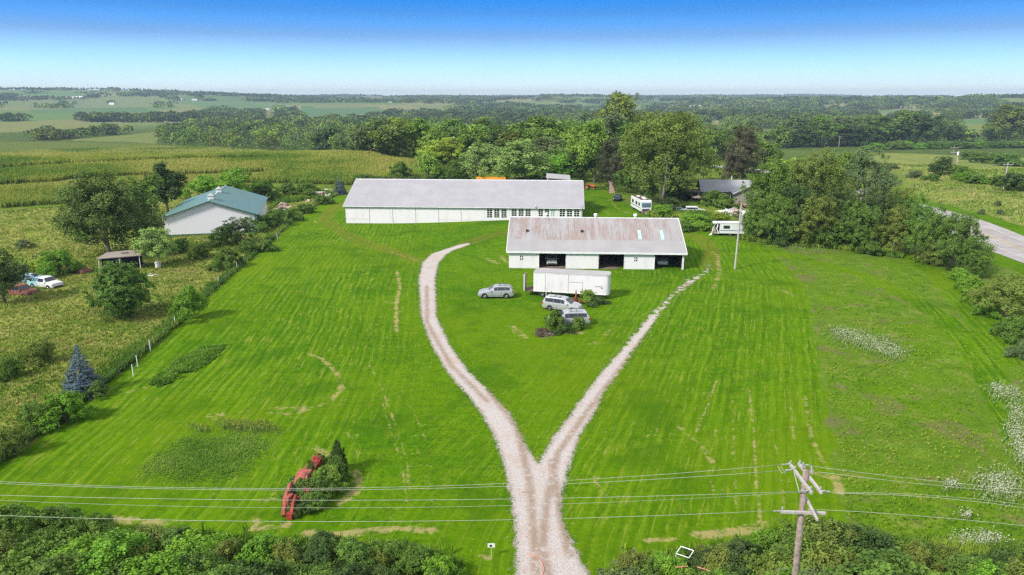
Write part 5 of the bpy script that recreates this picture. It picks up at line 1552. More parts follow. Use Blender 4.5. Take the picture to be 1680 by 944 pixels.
# ---- grey-roofed house
HB0 = g1(1152, 330)
hb = empty('ranch_house', HB0, R(-6), 'low house with grey shingle roof and a dark covered porch', 'house')
wm = MB(); wm.box(0, 15, 0, 8, -.5, 2.6); wm.box(7.0, 15, -4.5, 0.0, -.5, 2.6)
wm.prism([(7.0, 2.6), (15, 2.6), (11, 4.6)], 'y', -4.48, -4.3)
wm.build('wall', plain('house_wall', (.30, .27, .25), .8), hb)
rb = gable_roof(0, 15, 0, 8, 2.6, 4.8, .6, .12)
rb.slab((6.4, -5.1, 2.45), (11, -5.1, 4.78), (11, 4.0, 4.95), (6.4, 0.2, 2.62), .0 + .1); rb.slab((15.6, 0.2, 2.62), (11.003, 4.0, 4.95), (11.003, -5.1, 4.78), (15.6, -5.1, 2.45), .1)
rf = rb.build('roof', M['shingle'], hb)
v = MB(); v.tube([(7.6, 4.4, 4.7), (7.6, 4.4, 5.7)], .16, 8); v.build('chimney_pipe', M['white_trim'], rf)
v = MB(); v.box(9.8, 10.2, 2.0, 2.4, 4.3, 4.75); v.build('roof_vent', M['black_trim'], rf)
for a in (1.0, 2.9, 4.9): window(hb, a, .9, 1.3, 1.2, 2, 1, -.05)
for a in (0.15, 2.4, 4.6, 6.6):
    v = MB(); v.box(a, a + .14, -.62, -.48, -.3, 2.5); v.build('porch_post', M['white_trim'], hb)
pr = MB(); pr.box(-8.2, -.35, -1.0, 4.5, 2.25, 2.4); po = pr.build('porch_roof', M['brown_wood'], hb)
for a in (-8.0, -5.3, -2.8, -.6):
    v = MB(); v.box(a, a + .16, -.9, -.74, -.4, 2.25); v.build('porch_post', M['wood_grey'], hb)
v = MB(); v.box(-8.0, -.6, 4.2, 4.4, -.4, 2.25); v.build('porch_wall', M['brown_wood'], hb)
# patio umbrella-like sunshade on the porch edge
u0 = g1(1144, 337)
su = empty('patio_umbrella', u0, 0, 'faded pink patio umbrella by the porch of the grey-roofed house', 'umbrella')
v = MB(); v.tube([(0, 0, -.1), (0, 0, 2.3)], .03, 6); v.build('pole', M['steel'], su)
v = MB(); v.loft([[(1.35 * math.cos(t), 1.35 * math.sin(t), 1.85) for t in np.linspace(0, 2 * math.pi, 9)[:-1]], [(.05 * math.cos(t), .05 * math.sin(t), 2.35) for t in np.linspace(0, 2 * math.pi, 9)[:-1]]]); v.build('canopy', M['pinkish'], su)

# ---- lean-to shelter in the pasture
q0 = g1(165, 446)
q1_ = g1(232, 441)
ls = empty('lean_to_shelter', q0, math.atan2(q1_.y - q0.y, q1_.x - q0.x), 'open pasture shelter on thin white posts with weathered flat roof and dark tarp walls', 'shelter')
LW = (q1_ - q0).length
v = MB(); v.slab((-.3, -.4, 2.2), (LW + .3, -.4, 2.35), (LW - .4, 3.4, 2.6), (.6, 3.4, 2.45), .1); v.build('roof', M['wood_grey'], ls)
v = MB(); v.box(.3, LW - .2, 3.0, 3.08, 0, 2.3); v.box(.25, .33, .4, 3.0, 0, 2.2); v.build('tarp_wall', M['tarp'], ls)
for x in (0.0, LW * .5, LW - .05):
    v = MB(); v.tube([(x, -.2, -.2), (x, -.2, 2.25)], .06, 6); v.build('post', M['white_trim'], ls)
v = MB(); v.box(LW * .52, LW * .66, 1.2, 1.8, 2.45, 2.7); v.build('roof_vent', M['wood_grey'], ls)

# ---- far farm buildings
def far_building(px, py, w_, h_, roof='pale_roof', wallc='white_siding', label='', dome=False, name='farm_building', cat='farm building', rz=0, dz=0, group=None):
    p = g1(px, py); p.z += dz; d_ = p.length
    k = float(proj(p.x, p.y, p.z)[2]) / FPX
    W = w_ * k; Hh = h_ * k; e = empty(name, p, rz, label, cat, group)
    dp = W * .6
    if dome:
        v = MB(); n = 12
        v.loft([[(-W / 2 + W * t, -math.cos(a) * dp / 2, math.sin(a) * Hh - .3) for a in np.linspace(0, math.pi, n)] for t in (0, 1)]); v.build('roof', M[roof], e)
        v = MB(); v.box(-W / 2 + .2, W / 2 - .2, -dp * .35, dp * .35, -1, Hh * .3); v.build('wall', M[wallc], e)
        return e
    v = MB(); v.box(-W / 2, W / 2, -dp / 2, dp / 2, -2, Hh * .6); v.prism([(-dp / 2, Hh * .6), (dp / 2, Hh * .6), (0, Hh)], 'x', -W / 2, W / 2); v.build('wall', M[wallc], e)
    gable_roof(-W / 2, W / 2, -dp / 2, dp / 2, Hh * .6, Hh, W * .03, Hh * .03).build('roof', M[roof], e)
    return e
far_building(108, 161.5, 8, 1.8, label='small white roofed shed on the far ridge, westernmost')
far_building(124, 161.5, 8, 3.2, dome=True, roof='white_trim', label='first of two white domed barns on the far ridge')
far_building(133, 161.2, 8, 3.2, dome=True, roof='white_trim', label='second of two white domed barns on the far ridge')
far_building(184, 172.5, 8, 3.6, roof='old_white', label='white farmhouse beside the lone trees between the far fields')
far_building(262, 169.5, 4, 2, label='tiny white shed next to the tree clump on the far slope')
far_building(298, 165.5, 2.2, 4.2, roof='pale_roof', label='slim pale silo on the far slope', name='silo', cat='silo')
far_building(320, 165.5, 9, 3.2, dome=True, roof='pale_roof', label='pale curved-roof barn below the far ridge')
far_building(439, 180.5, 7, 2.6, label='white house in the tan field beside the far tree clump')
far_building(640, 168.5, 8, 3.4, label='white building among the far woods under the horizon')
far_building(735, 206, 22, 8, roof='pale_roof', label='long pale roofed house in the mid-distance woods', dz=2)
far_building(752, 202, 9, 7, roof='shingle', label='grey gabled house next to the long pale roof in the woods', dz=2)
far_building(793, 199, 5, 3.2, roof='white_trim', label='tiny white shed in the woods', dz=4)
far_building(808, 200, 18, 5, roof='shingle', label='long grey roof showing between wood trees', dz=2)
far_building(1136, 179, 9, 3, roof='white_trim', label='first white roof beyond the tallest yard tree', dz=5)
far_building(1146, 178.5, 5, 2.6, roof='white_trim', label='second smaller white roof beyond the tallest yard tree', dz=5)
far_building(936, 218, 10, 6, roof='shingle', label='grey-roofed house deep in the woods behind the barn', dz=3)
# ------------------------------------------------------------------ vehicles
def car_body(name, st, mat, parent, w=.92, smooth_=True):
    """loft of cross-sections; each station x, half width, z bottom, z belt, z top, half width at top"""
    rings = []
    for (x, hw, zb, zs, zt, wt) in st:
        rings.append([(x, -hw * .93, zb), (x, -hw, zb + (zs - zb) * .35), (x, -hw, zb + (zs - zb) * .75), (x, -hw * .965, zs), (x, -wt, zt - .03 * (zt > zs + .2)), (x, -wt * .6, zt + .012),
                      (x, wt * .6, zt + .012), (x, wt, zt - .03 * (zt > zs + .2)), (x, hw * .965, zs), (x, hw, zb + (zs - zb) * .75), (x, hw, zb + (zs - zb) * .35), (x, hw * .93, zb)])
    mb = MB(); mb.loft(rings)
    o = mb.build(name, mat, parent, sm=False, bevel=.03)
    return o
def side_glass(st, i0, i1, side, mat, parent, lo=.08, hi=.80, pad=.02, label=None):
    """dark pane over the greenhouse between stations i0..i1"""
    mb = MB()
    pts_lo = []; pts_hi = []
    for i in range(i0, i1 + 1):
        x, hw, zb, zs, zt, wt = st[i]
        xx = x + (-pad if i == i0 and st[i0][0] > st[i1][0] else (pad if i == i1 and st[i0][0] > st[i1][0] else 0))
        def P(t):
            y = (hw * .965) * (1 - t) + wt * t; z = zs * (1 - t) + (zt - .03) * t
            return (xx, side * (y + .015), z + .006)
        pts_lo.append(P(lo)); pts_hi.append(P(hi))
    n = len(pts_lo)
    for i in range(n - 1): mb.quad(pts_lo[i], pts_lo[i + 1], pts_hi[i + 1], pts_hi[i])
    # thickness
    o = mb.build('window', mat, parent)
    so_ = o.modifiers.new('s', 'SOLIDIFY'); so_.thickness = .012; so_.offset = 0
    return o
def top_glass(st, i, mat, parent, name='windscreen', inset=.88, t0=.08, t1=.92):
    x0, hw0, _, zs0, zt0, wt0 = st[i]; x1, hw1, _, zs1, zt1, wt1 = st[i + 1]
    def P(t, s):
        x = x0 * (1 - t) + x1 * t; z = (zt0 * (1 - t) + zt1 * t); w_ = (wt0 * (1 - t) + wt1 * t) * inset
        return Vector((x, s * w_, z))
    dz = Vector((zt1 - zt0, 0, -(x1 - x0))).normalized()
    if dz.z < 0: dz = -dz
    a, b, c, d_ = [p + dz * .03 for p in (P(t0, -1), P(t0, 1), P(t1, 1), P(t1, -1))]
    mb = MB(); mb.slab(a, b, c, d_, .012)
    return mb.build(name, mat, parent)
def wheel(parent, x, y, r=.34, w_=.22, sunk=0, name='wheel'):
    s = 1 if y > 0 else -1
    t = MB(); prof = [(r * .62, -w_ / 2), (r * .93, -w_ / 2), (r, -w_ * .32), (r, w_ * .32), (r * .93, w_ / 2), (r * .62, w_ / 2)]
    n = 20
    t.loft([[(x + a * math.cos(q), y + b, r - sunk + a * math.sin(q)) for a, b in prof] for q in np.linspace(0, 2 * math.pi, n + 1)], cap=False)
    o = t.build(name, M['tyre'], parent, sm=True)
    rm = MB(); rm.disc((x, y + s * w_ * .28, r - sunk), 'y', r * .64, w_ * .3, 16)
    for k in range(5):
        a = k * 2 * math.pi / 5
        rm.tube([(x, y + s * w_ * .47, r - sunk), (x + math.cos(a) * r * .56, y + s * w_ * .45, r - sunk + math.sin(a) * r * .56)], r * .07, 4)
    rm.build('rim', M['rim'], o)
    return o
def arch(parent, x, y, r, z):
    a = MB(); s = 1 if y > 0 else -1
    n = 12
    pts = [(x + r * math.cos(t), z + r * math.sin(t)) for t in np.linspace(-.35, math.pi + .35, n)]
    a.prism(pts, 'y', y - .01 * s, y + .008 * s)
    return a.build('wheel_arch', M['black_trim'], parent)

def make_car(loc, rz, label, style, paint, cat='car', name='parked_car', glass='glass_car', rails=True, sink=0.0, group=None, wheels=True, tail='red_lamp'):
    e = empty(name, loc, rz, label, cat, group)
    if style == 'suv':
        L, W = 4.95, 1.9
        st = [(2.42, .62, .42, .62, .64, .52), (2.30, .84, .30, .80, .84, .70), (1.75, .94, .26, .98, 1.03, .80), (1.05, .95, .26, 1.06, 1.12, .82), (.25, .95, .26, 1.08, 1.66, .68), (-.2, .95, .26, 1.10, 1.74, .68),
              (-1.3, .95, .26, 1.14, 1.74, .68), (-1.95, .94, .28, 1.16, 1.66, .66), (-2.35, .90, .34, 1.14, 1.16, .80), (-2.46, .84, .42, .80, .86, .72)]
        sg_ = [(4, 5), (5, 6), (6, 7)]; fr, rr = 3, 7; ax = (1.55, -1.42); wr = .37
    elif style == 'van':
        L, W = 5.1, 1.95
        st = [(2.52, .60, .40, .60, .62, .50), (2.38, .86, .28, .78, .82, .70), (1.80, .96, .24, .94, 1.00, .82), (1.45, .97, .24, 1.00, 1.08, .84), (.55, .97, .24, 1.06, 1.66, .74), (.05, .97, .24, 1.06, 1.75, .73),
              (-1.0, .97, .24, 1.08, 1.76, .73), (-2.15, .96, .26, 1.10, 1.72, .72), (-2.50, .92, .30, 1.06, 1.10, .86), (-2.56, .88, .38, .70, .76, .80)]
        sg_ = [(4, 5), (5, 6), (6, 7)]; fr, rr = 3, 7; ax = (1.62, -1.45); wr = .34
    elif style == 'sedan':
        L, W = 4.9, 1.85
        st = [(2.40, .70, .38, .66, .70, .60), (2.28, .86, .28, .80, .86, .74), (1.10, .92, .25, .92, .98, .82), (.85, .92, .25, .94, 1.0, .82), (.15, .92, .25, .96, 1.40, .62), (-.2, .92, .25, .97, 1.44, .62),
              (-.9, .92, .25, .98, 1.42, .62), (-1.50, .92, .26, .98, 1.04, .78), (-2.3, .88, .30, .94, .99, .76), (-2.42, .82, .38, .74, .80, .70)]
        sg_ = [(4, 5), (5, 6)]; fr, rr = 3, 6; ax = (1.45, -1.4); wr = .33
    elif style == 'boxy':
        L, W = 4.5, 1.75
        st = [(2.20, .78, .45, .84, .90, .74), (2.12, .86, .38, .98, 1.02, .80), (1.0, .88, .36, 1.02, 1.08, .82), (.85, .88, .36, 1.03, 1.10, .82), (.45, .88, .36, 1.06, 1.60, .74), (0, .88, .36, 1.06, 1.66, .74),
              (-1.1, .88, .36, 1.06, 1.66, .74), (-2.05, .88, .36, 1.06, 1.64, .73), (-2.18, .87, .38, 1.06, 1.10, .80), (-2.22, .86, .42, .80, .86, .78)]
        sg_ = [(4, 5), (5, 6), (6, 7)]; fr, rr = 3, 7; ax = (1.35, -1.3); wr = .37
    elif style == 'pickup':
        L, W = 5.3, 1.95
        st = [(2.62, .80, .45, .86, .92, .76), (2.52, .92, .38, 1.0, 1.06, .84), (1.3, .95, .36, 1.06, 1.12, .86), (1.15, .95, .36, 1.07, 1.14, .86), (.75, .95, .36, 1.10, 1.72, .70), (.35, .95, .36, 1.10, 1.78, .70),
              (-.45, .95, .36, 1.10, 1.76, .70), (-.62, .95, .36, 1.10, 1.14, .86)]
        sg_ = [(4, 5), (5, 6)]; fr, rr = 3, 6; ax = (1.7, -1.6); wr = .38
    car_body('body', [(a, b, c - sink, max(d_ - sink, c - sink + .1), f - sink, h) for a, b, c, d_, f, h in st], M[paint], e)
    st = [(a, b, c - sink, d_ - sink, f - sink, h) for a, b, c, d_, f, h in st]
    for s in (-1, 1):
        for a, b in sg_: side_glass(st, a, b, s, M[glass], e)
        l = MB(); l.box(st[1][0] - .12, st[1][0] + .04, min(s * .55, s * .80), max(s * .55, s * .80), st[1][3] - .18, st[1][3] - .02); l.build('headlight', M['clear_lamp'], e)
        if style != 'pickup':
            l = MB(); x = st[-2][0]; l.box(x - .03, x + .12, min(s * (st[-2][1] - .16), s * (st[-2][1] + .012)), max(s * (st[-2][1] - .16), s * (st[-2][1] + .012)), st[-2][3] - .30, st[-2][3] - .02); l.build('tail_lamp', M[tail], e)
        g_ = MB()
        for xs_ in (st[4][0] + .25, (st[5][0] + st[6][0]) / 2, st[6][0] + .05):
            hw = st[4][1]; g_.box(xs_ - .012, xs_ + .012, min(s * hw * .99, s * (hw + .004)), max(s * hw * .99, s * (hw + .004)), st[4][2] + .16, st[4][3] - .06)
        g_.build('door_gap', M['black_trim'], e)
        m_ = MB(); m_.box(st[4][0] + .35, st[4][0] + .5, min(s * .93, s * 1.08), max(s * .93, s * 1.08), st[4][3] - .02, st[4][3] + .14); m_.build('mirror', M[paint], e, bevel=.02)
        if rails and style in ('suv', 'van', 'boxy'):
            r_ = MB(); r_.tube([(st[5][0] - .05, s * .6, st[5][4] + .02), (st[5][0] - .15, s * .6, st[5][4] + .07), (st[6][0] - .5, s * .6, st[6][4] + .07), (st[6][0] - .6, s * .6, st[6][4])], .022, 5); r_.build('roof_rail', M['black_trim'], e)
        if wheels:
            for x in ax:
                arch(e, x, s * (st[3][1] + .0), wr + .07, wr - sink)
                wheel(e, x, s * (st[3][1] - .09), wr, .22, sink)
    if rails and style in ('suv', 'van'):
        for x in (st[5][0] - .35, st[6][0] + .0):
            r_ = MB(); r_.tube([(x, -.6, st[5][4] + .075), (x, .6, st[5][4] + .075)], .022, 5); r_.build('roof_rack_bar', M['black_trim'], e)
    top_glass(st, fr, M[glass if glass != 'glass_blue' else 'glass_blue'], e)
    top_glass(st, rr, M[glass], e, 'rear_window')
    b_ = MB(); b_.box(st[0][0] - .06, st[0][0] + .05, -.66, .66, st[0][2] - .02, st[0][2] + .16); b_.build('front_bumper', M['black_trim' if style in ('boxy', 'pickup') else paint], e, bevel=.02)
    if style == 'pickup':
        bd = MB(); x0, x1 = -.64, -2.65; t = .07; z0, z1 = .40 - sink, 1.12 - sink
        bd.box(x1, x0, -.95, -.95 + t, z0, z1); bd.box(x1, x0, .95 - t, .95, z0, z1); bd.box(x1, x1 + t, -.95 + t, .95 - t, z0, z1); bd.box(x1 + t, x0, -.95 + t, .95 - t, z0 + .1, z0 + .18)
        bd.build('cargo_bed', M['teal_blue'] if paint == 'teal_blue' or label.startswith('turq') else M[paint], e, bevel=.015)
    else:
        b_ = MB(); x = st[-1][0]; b_.box(x - .05, x + .06, -.7, .7, st[-1][2] - .02, st[-1][2] + .18); b_.build('rear_bumper', M[paint], e, bevel=.02)
    return e

make_car(g1(813.5, 487.5), R(181), 'silver crossover parked alone west of the white box trailer', 'suv', 'silver')
make_car(g1(923, 508.5), R(-24), 'silver minivan right in front of the box trailer, nose toward the driveway fork', 'van', 'silver_van')
make_car(g1(932, 531.5), R(184), 'pale silver minivan half hidden by a weedy sapling', 'van', 'silver_van', sink=.06)
make_car(g1(1013, 329), R(-106), 'dark navy car parked on the yard grass', 'sedan', 'navy', rails=False)
make_car(g1(1140, 351), R(-6), 'white boxy wagon parked in the weeds behind the rusty-roofed shed', 'boxy', 'camper_white', rails=False)
make_car(g1(1110, 348), R(-176), 'pale blue old car buried in weeds beside the white wagon', 'sedan', 'sky_blue', rails=False, sink=.3)
# cars inside the shed bays
sbm = Matrix.Translation(SB0) @ Matrix.Rotation(R(-3.2), 4, 'Z')
make_car(sbm @ Vector(((bays[0][0] + bays[0][1]) / 2 - .1, 3.2, .05)), R(-93), 'white van facing out of the first open shed bay', 'boxy', 'old_white', rails=False)
make_car(sbm @ Vector(((bays[2][0] + bays[2][1]) / 2 - .5, 4.6, .05)), R(-93), 'old white car nosing out of the end shed bay', 'sedan', 'old_white', rails=False)
# pasture wrecks
make_car(g1(76, 470), R(-22), 'turquoise and white old pickup abandoned in the pasture', 'pickup', 'old_white', rails=False, sink=.25, name='pickup_truck', cat='pickup')
make_car(g1(52, 461), R(12), 'chalky pale blue old car behind the turquoise pickup', 'sedan', 'sky_blue', rails=False, sink=.3, name='abandoned_car')
make_car(g1(128, 446), R(-28), 'rust red old sedan with bright headlights in the pasture weeds', 'sedan', 'rust_red', rails=False, sink=.28, name='abandoned_car')
make_car(g1(34, 481), R(-18), 'rusted dark red truck hulk under the dark overhanging tree', 'pickup', 'rust_red', rails=False, sink=.5, name='abandoned_truck', cat='truck')

# ---- box trailer
T0 = g1(875, 486.5)
T1 = g1(999, 493)
te = empty('box_trailer', T0, math.atan2(T1.y - T0.y, T1.x - T0.x), 'long white box trailer with curved nose and a door swung open at its west end', 'trailer')
TL = (T1 - T0).length; TW = 2.55; zb, zt = .75, 3.45
bo = MB()
n = 7
nose = [(TL - .55 + .55 * math.sin(t), TW * .0 + 0) for t in np.linspace(0, math.pi / 2, n)]
out = [(0, 0), (TL - .5, 0)] + [(TL - .5 + .5 * math.sin(t), .5 - .5 * math.cos(t)) for t in np.linspace(.2, math.pi / 2, 5)] + [(TL - .5 + .5 * math.cos(t), TW - .5 + .5 * math.sin(t)) for t in np.linspace(0, math.pi / 2, 5)] + [(0, TW)]
bo.prism(out, 'z', zb, zt)
bo.build('body', M['trailer_wall'], te)
ro = MB(); ro.prism([(x * 1.004 - .02, -.03 + (y) * (TW + .06) / TW) for x, y in out], 'z', zt + .003, zt + .07); ro.build('roof', M['pale_roof'], te)
for xx in (TL * .155, TL * .46):
    s_ = MB(); s_.box(xx, xx + .04, -.022, -.004, zb + .02, zt - .03); s_.build('seam', M['steel'], te)
s_ = MB(); s_.box(0, TL - .5, -.035, -.004, zt - .10, zt - .02); s_.box(0, TL - .5, -.03, -.004, zb, zb + .08); s_.build('side_rail', M['white_trim'], te)
dr = MB(); x0 = TL * .47; dr.box(x0, x0 + 1.9, -.02, -.004, zb + 1.55, zb + 1.59); dr.box(x0 + 1.9, x0 + 1.93, -.018, -.004, zb + .5, zb + 1.9); dr.box(TL - 1.9, TL - 1.0, -.018, -.004, zb + 1.1, zb + 1.2); dr.box(TL - 1.1, TL - .9, -.018, -.004, zb + .85, zb + 1.05); dr.build('door_fittings', M['steel'], te)
ch = MB(); ch.box(.2, TL - .4, .5, .62, zb - .2, zb - .01); ch.box(.2, TL - .4, TW - .62, TW - .5, zb - .2, zb - .01); ch.build('chassis', M['black_trim'], te)
for x in (1.2, 2.3):
    for y in (.2, TW - .2): wheel(te, x, y, .42, .26, .06)
lg = MB(); lg.box(1.75, 1.83, -.02, .06, -.05, zb); lg.build('support_leg', M['white_trim'], te)
lg = MB(); lg.box(TL - 1.6, TL - 1.45, .3, .45, -.05, zb); lg.build('support_leg', M['steel'], te)
pf = MB(); pf.box(-1.25, -.01, .1, TW - .1, zb - .06, zb + .02); pf.build('rear_platform', M['brown_wood'], te)
dd = MB(); dd.T = Matrix.Translation((-.02, .05, 0)) @ Matrix.Rotation(R(186), 4, 'Z'); dd.box(0.0, 1.28, 0, .06, zb, zt - .12);
dd = MB(); dd.box(-1.33, -1.25, .0, TW * .62, zb, zt - .35); dd.build('end_door', M['wood_grey'], te)
de = MB(); de.box(-1.36, -1.25, -.10, -.01, zb, zt - .35); de.build('door_edge', M['white_trim'], te)

# ---- red implement beside the trailer
def implement(loc, rz, label):
    e = empty('farm_implement', loc, rz, label, 'farm implement')
    f = MB(); f.box(-1.6, 1.2, -.06, .06, .45, .57); f.box(-.4, -.28, -.8, .8, .45, .55); f.box(.7, .82, -.8, .8, .45, .55); f.tube([(1.2, -.7, .5), (2.0, 0, .45), (1.2, .7, .5)], .06, 6); f.build('frame', M['red_paint'], e)
    f = MB(); f.tube([(.3, 0, .5), (.3, 0, 1.75)], .09, 8); f.tube([(.3, -.45, 1.0), (.3, 0, 1.55), (.3, .45, 1.0)], .07, 6); f.box(.1, .5, -.3, .3, .6, .95); f.build('mast', M['red_paint'], e)
    f = MB(); f.tube([(.3, 0, 1.7), (.3, 0, 2.05)], .05, 6); f.build('lever', M['black_trim'], e)
    for s in (-1, 1):
        w_ = MB(); w_.disc((.2, s * .85, .32), 'y', .32, .16, 14); w_.build('wheel', M['tyre'], e)
        b_ = MB(); b_.slab((-1.5, s * .2, .3), (-.9, s * .75, .3), (-.9, s * .75, .75), (-1.5, s * .2, .75), .05); b_.build('blade', M['red_paint'], e)
    return e
implement(g1(941, 499), R(-10), 'bright red farm implement between the box trailer and the silver minivan')

# ---- overgrown red machine on the lawn
m0 = g1(480, 846)
m1_ = g1(548, 768)
me_ = empty('hay_machine', m0, math.atan2(m1_.y - m0.y, m1_.x - m0.x), 'faded red hay machine overgrown with vines on the open lawn', 'farm machine')
ML = (m1_ - m0).length
v = MB(); v.tube([(-.3, -.1, .25), (.3, .05, .75), (.9, .15, .95)], [.13, .14, .12], 6); v.box(-.55, -.2, -.25, .15, .05, .42); v.build('hitch', M['red_paint'], me_)
v = MB(); v.tube([(-.35, .45, .15), (.6, .75, .85), (1.5, .8, 1.45)], [.16, .2, .16], 6); v.box(.2, .9, .35, .62, .5, 1.05); v.build('side_arm', M['orange_red'], me_)
v = MB(); v.box(.9, 1.15, -.9, 1.1, .55, .75); v.box(1.3, 4.6, .5, .62, .5, .65); v.box(1.3, 4.6, -.7, -.58, .5, .65); v.build('frame', M['rust_red'], me_)
v = MB(); v.prism([(2.3, .8), (3.5, .8), (3.6, 1.25), (3.2, 1.62), (2.7, 1.6), (2.2, 1.3)], 'y', .05, .95); v.build('hood', M['orange_red'], me_, bevel=.05)
v = MB(); v.slab((3.62, .1, 1.3), (4.3, .15, 1.55), (4.2, .9, 1.6), (3.55, .95, 1.3), .05); v.build('side_shield', M['orange_red'], me_); v = MB(); v.slab((2.15, .0, 1.3), (1.7, -.1, .75), (1.7, .8, .75), (2.15, .9, 1.3), .05); v.build('side_shield', M['orange_red'], me_)
v = MB(); v.prism([(4.35, .6), (4.95, .6), (5.05, 1.3), (4.8, 1.75), (4.4, 1.6)], 'y', .1, .8); v.build('gearbox_guard', M['red_paint'], me_, bevel=.04)
v = MB(); v.tube([(4.4, .3, 1.7), (4.7, .4, 2.05), (5.0, .3, 1.8)], .05, 6); v.tube([(4.45, .6, 1.7), (4.75, .65, 1.95), (5.0, .55, 1.7)], .04, 6); v.build('guard_rail', M['red_paint'], me_)
v = MB(); v.box(1.5, 1.8, -.5, -.2, .75, 1.1); v.box(1.7, 2.0, .1, .4, .75, 1.15); v.build('drive_cover', M['red_paint'], me_, bevel=.03)
v = MB()
for k in range(8): v.disc((2.5 + k * .13, 0.0, 1.05), 'y', .14, .06, 8)
v.build('vent_grille', M['black_trim'], me_)
v = MB(); v.tube([(1.2, -.3, .6), (2.0, .1, 1.5), (2.6, .2, 1.7)], .035, 5); v.tube([(.5, .4, .6), (1.4, .5, 1.2), (2.2, .3, 1.0)], .03, 5); v.build('hydraulic_pipe', M['black_trim'], me_)
for k in range(5):
    v = MB(); a = 1.4 + k * .25; v.tube([(a, -.7, .2), (a + .15, -.95, .5), (a, -.8, .95)], .025, 4); v.build('tine', M['red_paint'], me_)
v = MB(); v.tube([(4.8, -.4, .4), (ML - .3, -.5, 1.0), (ML + .1, -.55, 2.1)], [.12, .1, .1], 6); v.build('chute', M['black_trim'], me_)
for x, y in ((3.2, 1.25), (3.2, -.9)):
    v = MB(); v.disc((x, y, .42), 'y', .42, .22, 16); w_ = v.build('wheel', M['tyre'], me_)
    v = MB(); v.disc((x, y + (.08 if y > 0 else -.08), .42), 'y', .2, .1, 12); v.build('rim', M['orange_red'], w_)
mm = Matrix.Translation(m0) @ Matrix.Rotation(me_.rotation_euler.z, 4, 'Z')
for i, (x, y, h_, w_, c) in enumerate([(1.9, .55, 1.55, 1.3, 'mid'), (3.75, .55, 1.95, 1.0, 'mid'), (.9, .55, 1.0, .8, 'mid'), (1.5, .9, 1.15, 1.3, 'mid'), (3.0, 1.35, 1.0, 1.5, 'mid'), (4.3, 1.0, 1.1, 1.2, 'vivid'), (2.0, -.2, 1.5, 1.7, 'mid'), (3.3, -.35, 1.75, 1.8, 'light'), (4.9, .1, 1.7, 1.5, 'mid'), (.6, .1, .8, 1.2, 'mid'), (1.2, -.9, 1.15, 1.9, 'mid'), (2.4, -.9, 1.75, 2.2, 'mid'), (3.5, -1.0, 1.7, 2.2, 'light'), (4.6, -.9, 1.9, 2.0, 'mid'), (5.5, -.6, 2.2, 1.5, 'dark'), (.4, -.6, .8, 1.3, 'dark'), (2.3, 1.2, 1.0, 1.3, 'vivid'), (1.4, .9, .8, 1.0, 'vivid'), (5.9, -.7, 2.6, 1.0, 'dark')]):
    place_tree('wild_a', mm @ Vector((x, y, 0)), h_, w_, jitter(D[c]), 'vine-covered weed bush growing through the faded red hay machine', 'shrub', 'shrub', 'vines on the red hay machine', single=True)

# ---- motorhome
r0 = g1(1051, 346)
rv = empty('motorhome', r0, R(-84), 'cream motorhome with brown-stained roof facing the sheds', 'motorhome')
b_ = MB(); b_.prism([(4.2, .5), (4.35, 1.1), (4.2, 2.7), (3.9, 2.95), (-4.2, 2.95), (-4.25, .5)], 'y', -1.2, 1.2); b_.build('body', M['camper_white'], rv, bevel=.06)
b_ = MB(); b_.box(-4.0, 3.7, -1.0, 1.0, 2.955, 2.98); b_.build('roof_coating', M['brown_wood'], rv)
for x, y in ((2.6, .0), (.6, .3), (-1.6, -.2)):
    b_ = MB(); b_.box(x - .4, x + .4, y - .35, y + .35, 2.985, 3.25); b_.build('roof_unit', M['white_trim'], rv, bevel=.04)
b_ = MB(); b_.slab((4.345, -1.02, 1.45), (4.345, 1.02, 1.45), (4.25, 1.02, 2.35), (4.25, -1.02, 2.35), -.03); b_.build('windscreen', M['glass_blue'], rv)
b_ = MB(); b_.box(4.3, 4.38, -.9, .9, .75, 1.02); b_.build('grille', M['black_trim'], rv)
for s in (-1, 1):
    for x0_, x1_ in ((2.2, 3.3), (-.2, 1.2), (-3.2, -1.8)):
        b_ = MB(); b_.box(x0_, x1_, min(s * 1.2, s * 1.225), max(s * 1.2, s * 1.225), 1.6, 2.3); b_.build('window', M['glass_dark'], rv)
    b_ = MB(); b_.box(-4.1, 4.0, min(s * 1.203, s * 1.215), max(s * 1.203, s * 1.215), 1.15, 1.28); b_.build('stripe', M['blue_stripe'], rv)
    b_ = MB(); b_.box(4.3, 4.4, min(s * .92, s * 1.14), max(s * .92, s * 1.14), .8, 1.02); b_.build('headlight', M['clear_lamp'], rv)
    for x in (2.9, -2.4): wheel(rv, x, s * 1.05, .40, .26)

# ---- camper
c0 = g1(1172, 387.5)
c1 = g1(1214, 388.5)
cp = empty('camper_trailer', c0, math.atan2(c1.y - c0.y, c1.x - c0.x), 'white camper with dark window band and its west end torn open', 'camper')
CL = max((c1 - c0).length, 4.6)
b_ = MB(); b_.prism([(.9, .55), (CL + .8, .55), (CL + 1.1, 1.3), (CL + .8, 2.55), (.9, 2.6)], 'y', 0, 2.2); b_.build('body', M['camper_white'], cp, bevel=.05)
b_ = MB(); b_.slab((-.5, -.1, 2.55), (CL + .9, -.1, 2.66), (CL + .9, 2.4, 2.66), (-.2, 2.4, 2.55), .06); b_.build('roof', M['white_trim'], cp)
b_ = MB(); b_.box(1.6, 2.8, -.02, -.002, 1.5, 2.1); b_.build('window', M['glass_dark'], cp)
b_ = MB(); b_.box(1.0, CL + .7, -.02, -.003, 1.08, 1.2); b_.build('stripe', M['blue_stripe'], cp)
b_ = MB(); b_.box(-.2, .88, .25, 2.1, .4, 1.0); b_.box(.1, .7, .3, 1.6, 1.0, 1.5); b_.build('broken_interior', M['junk'], cp)
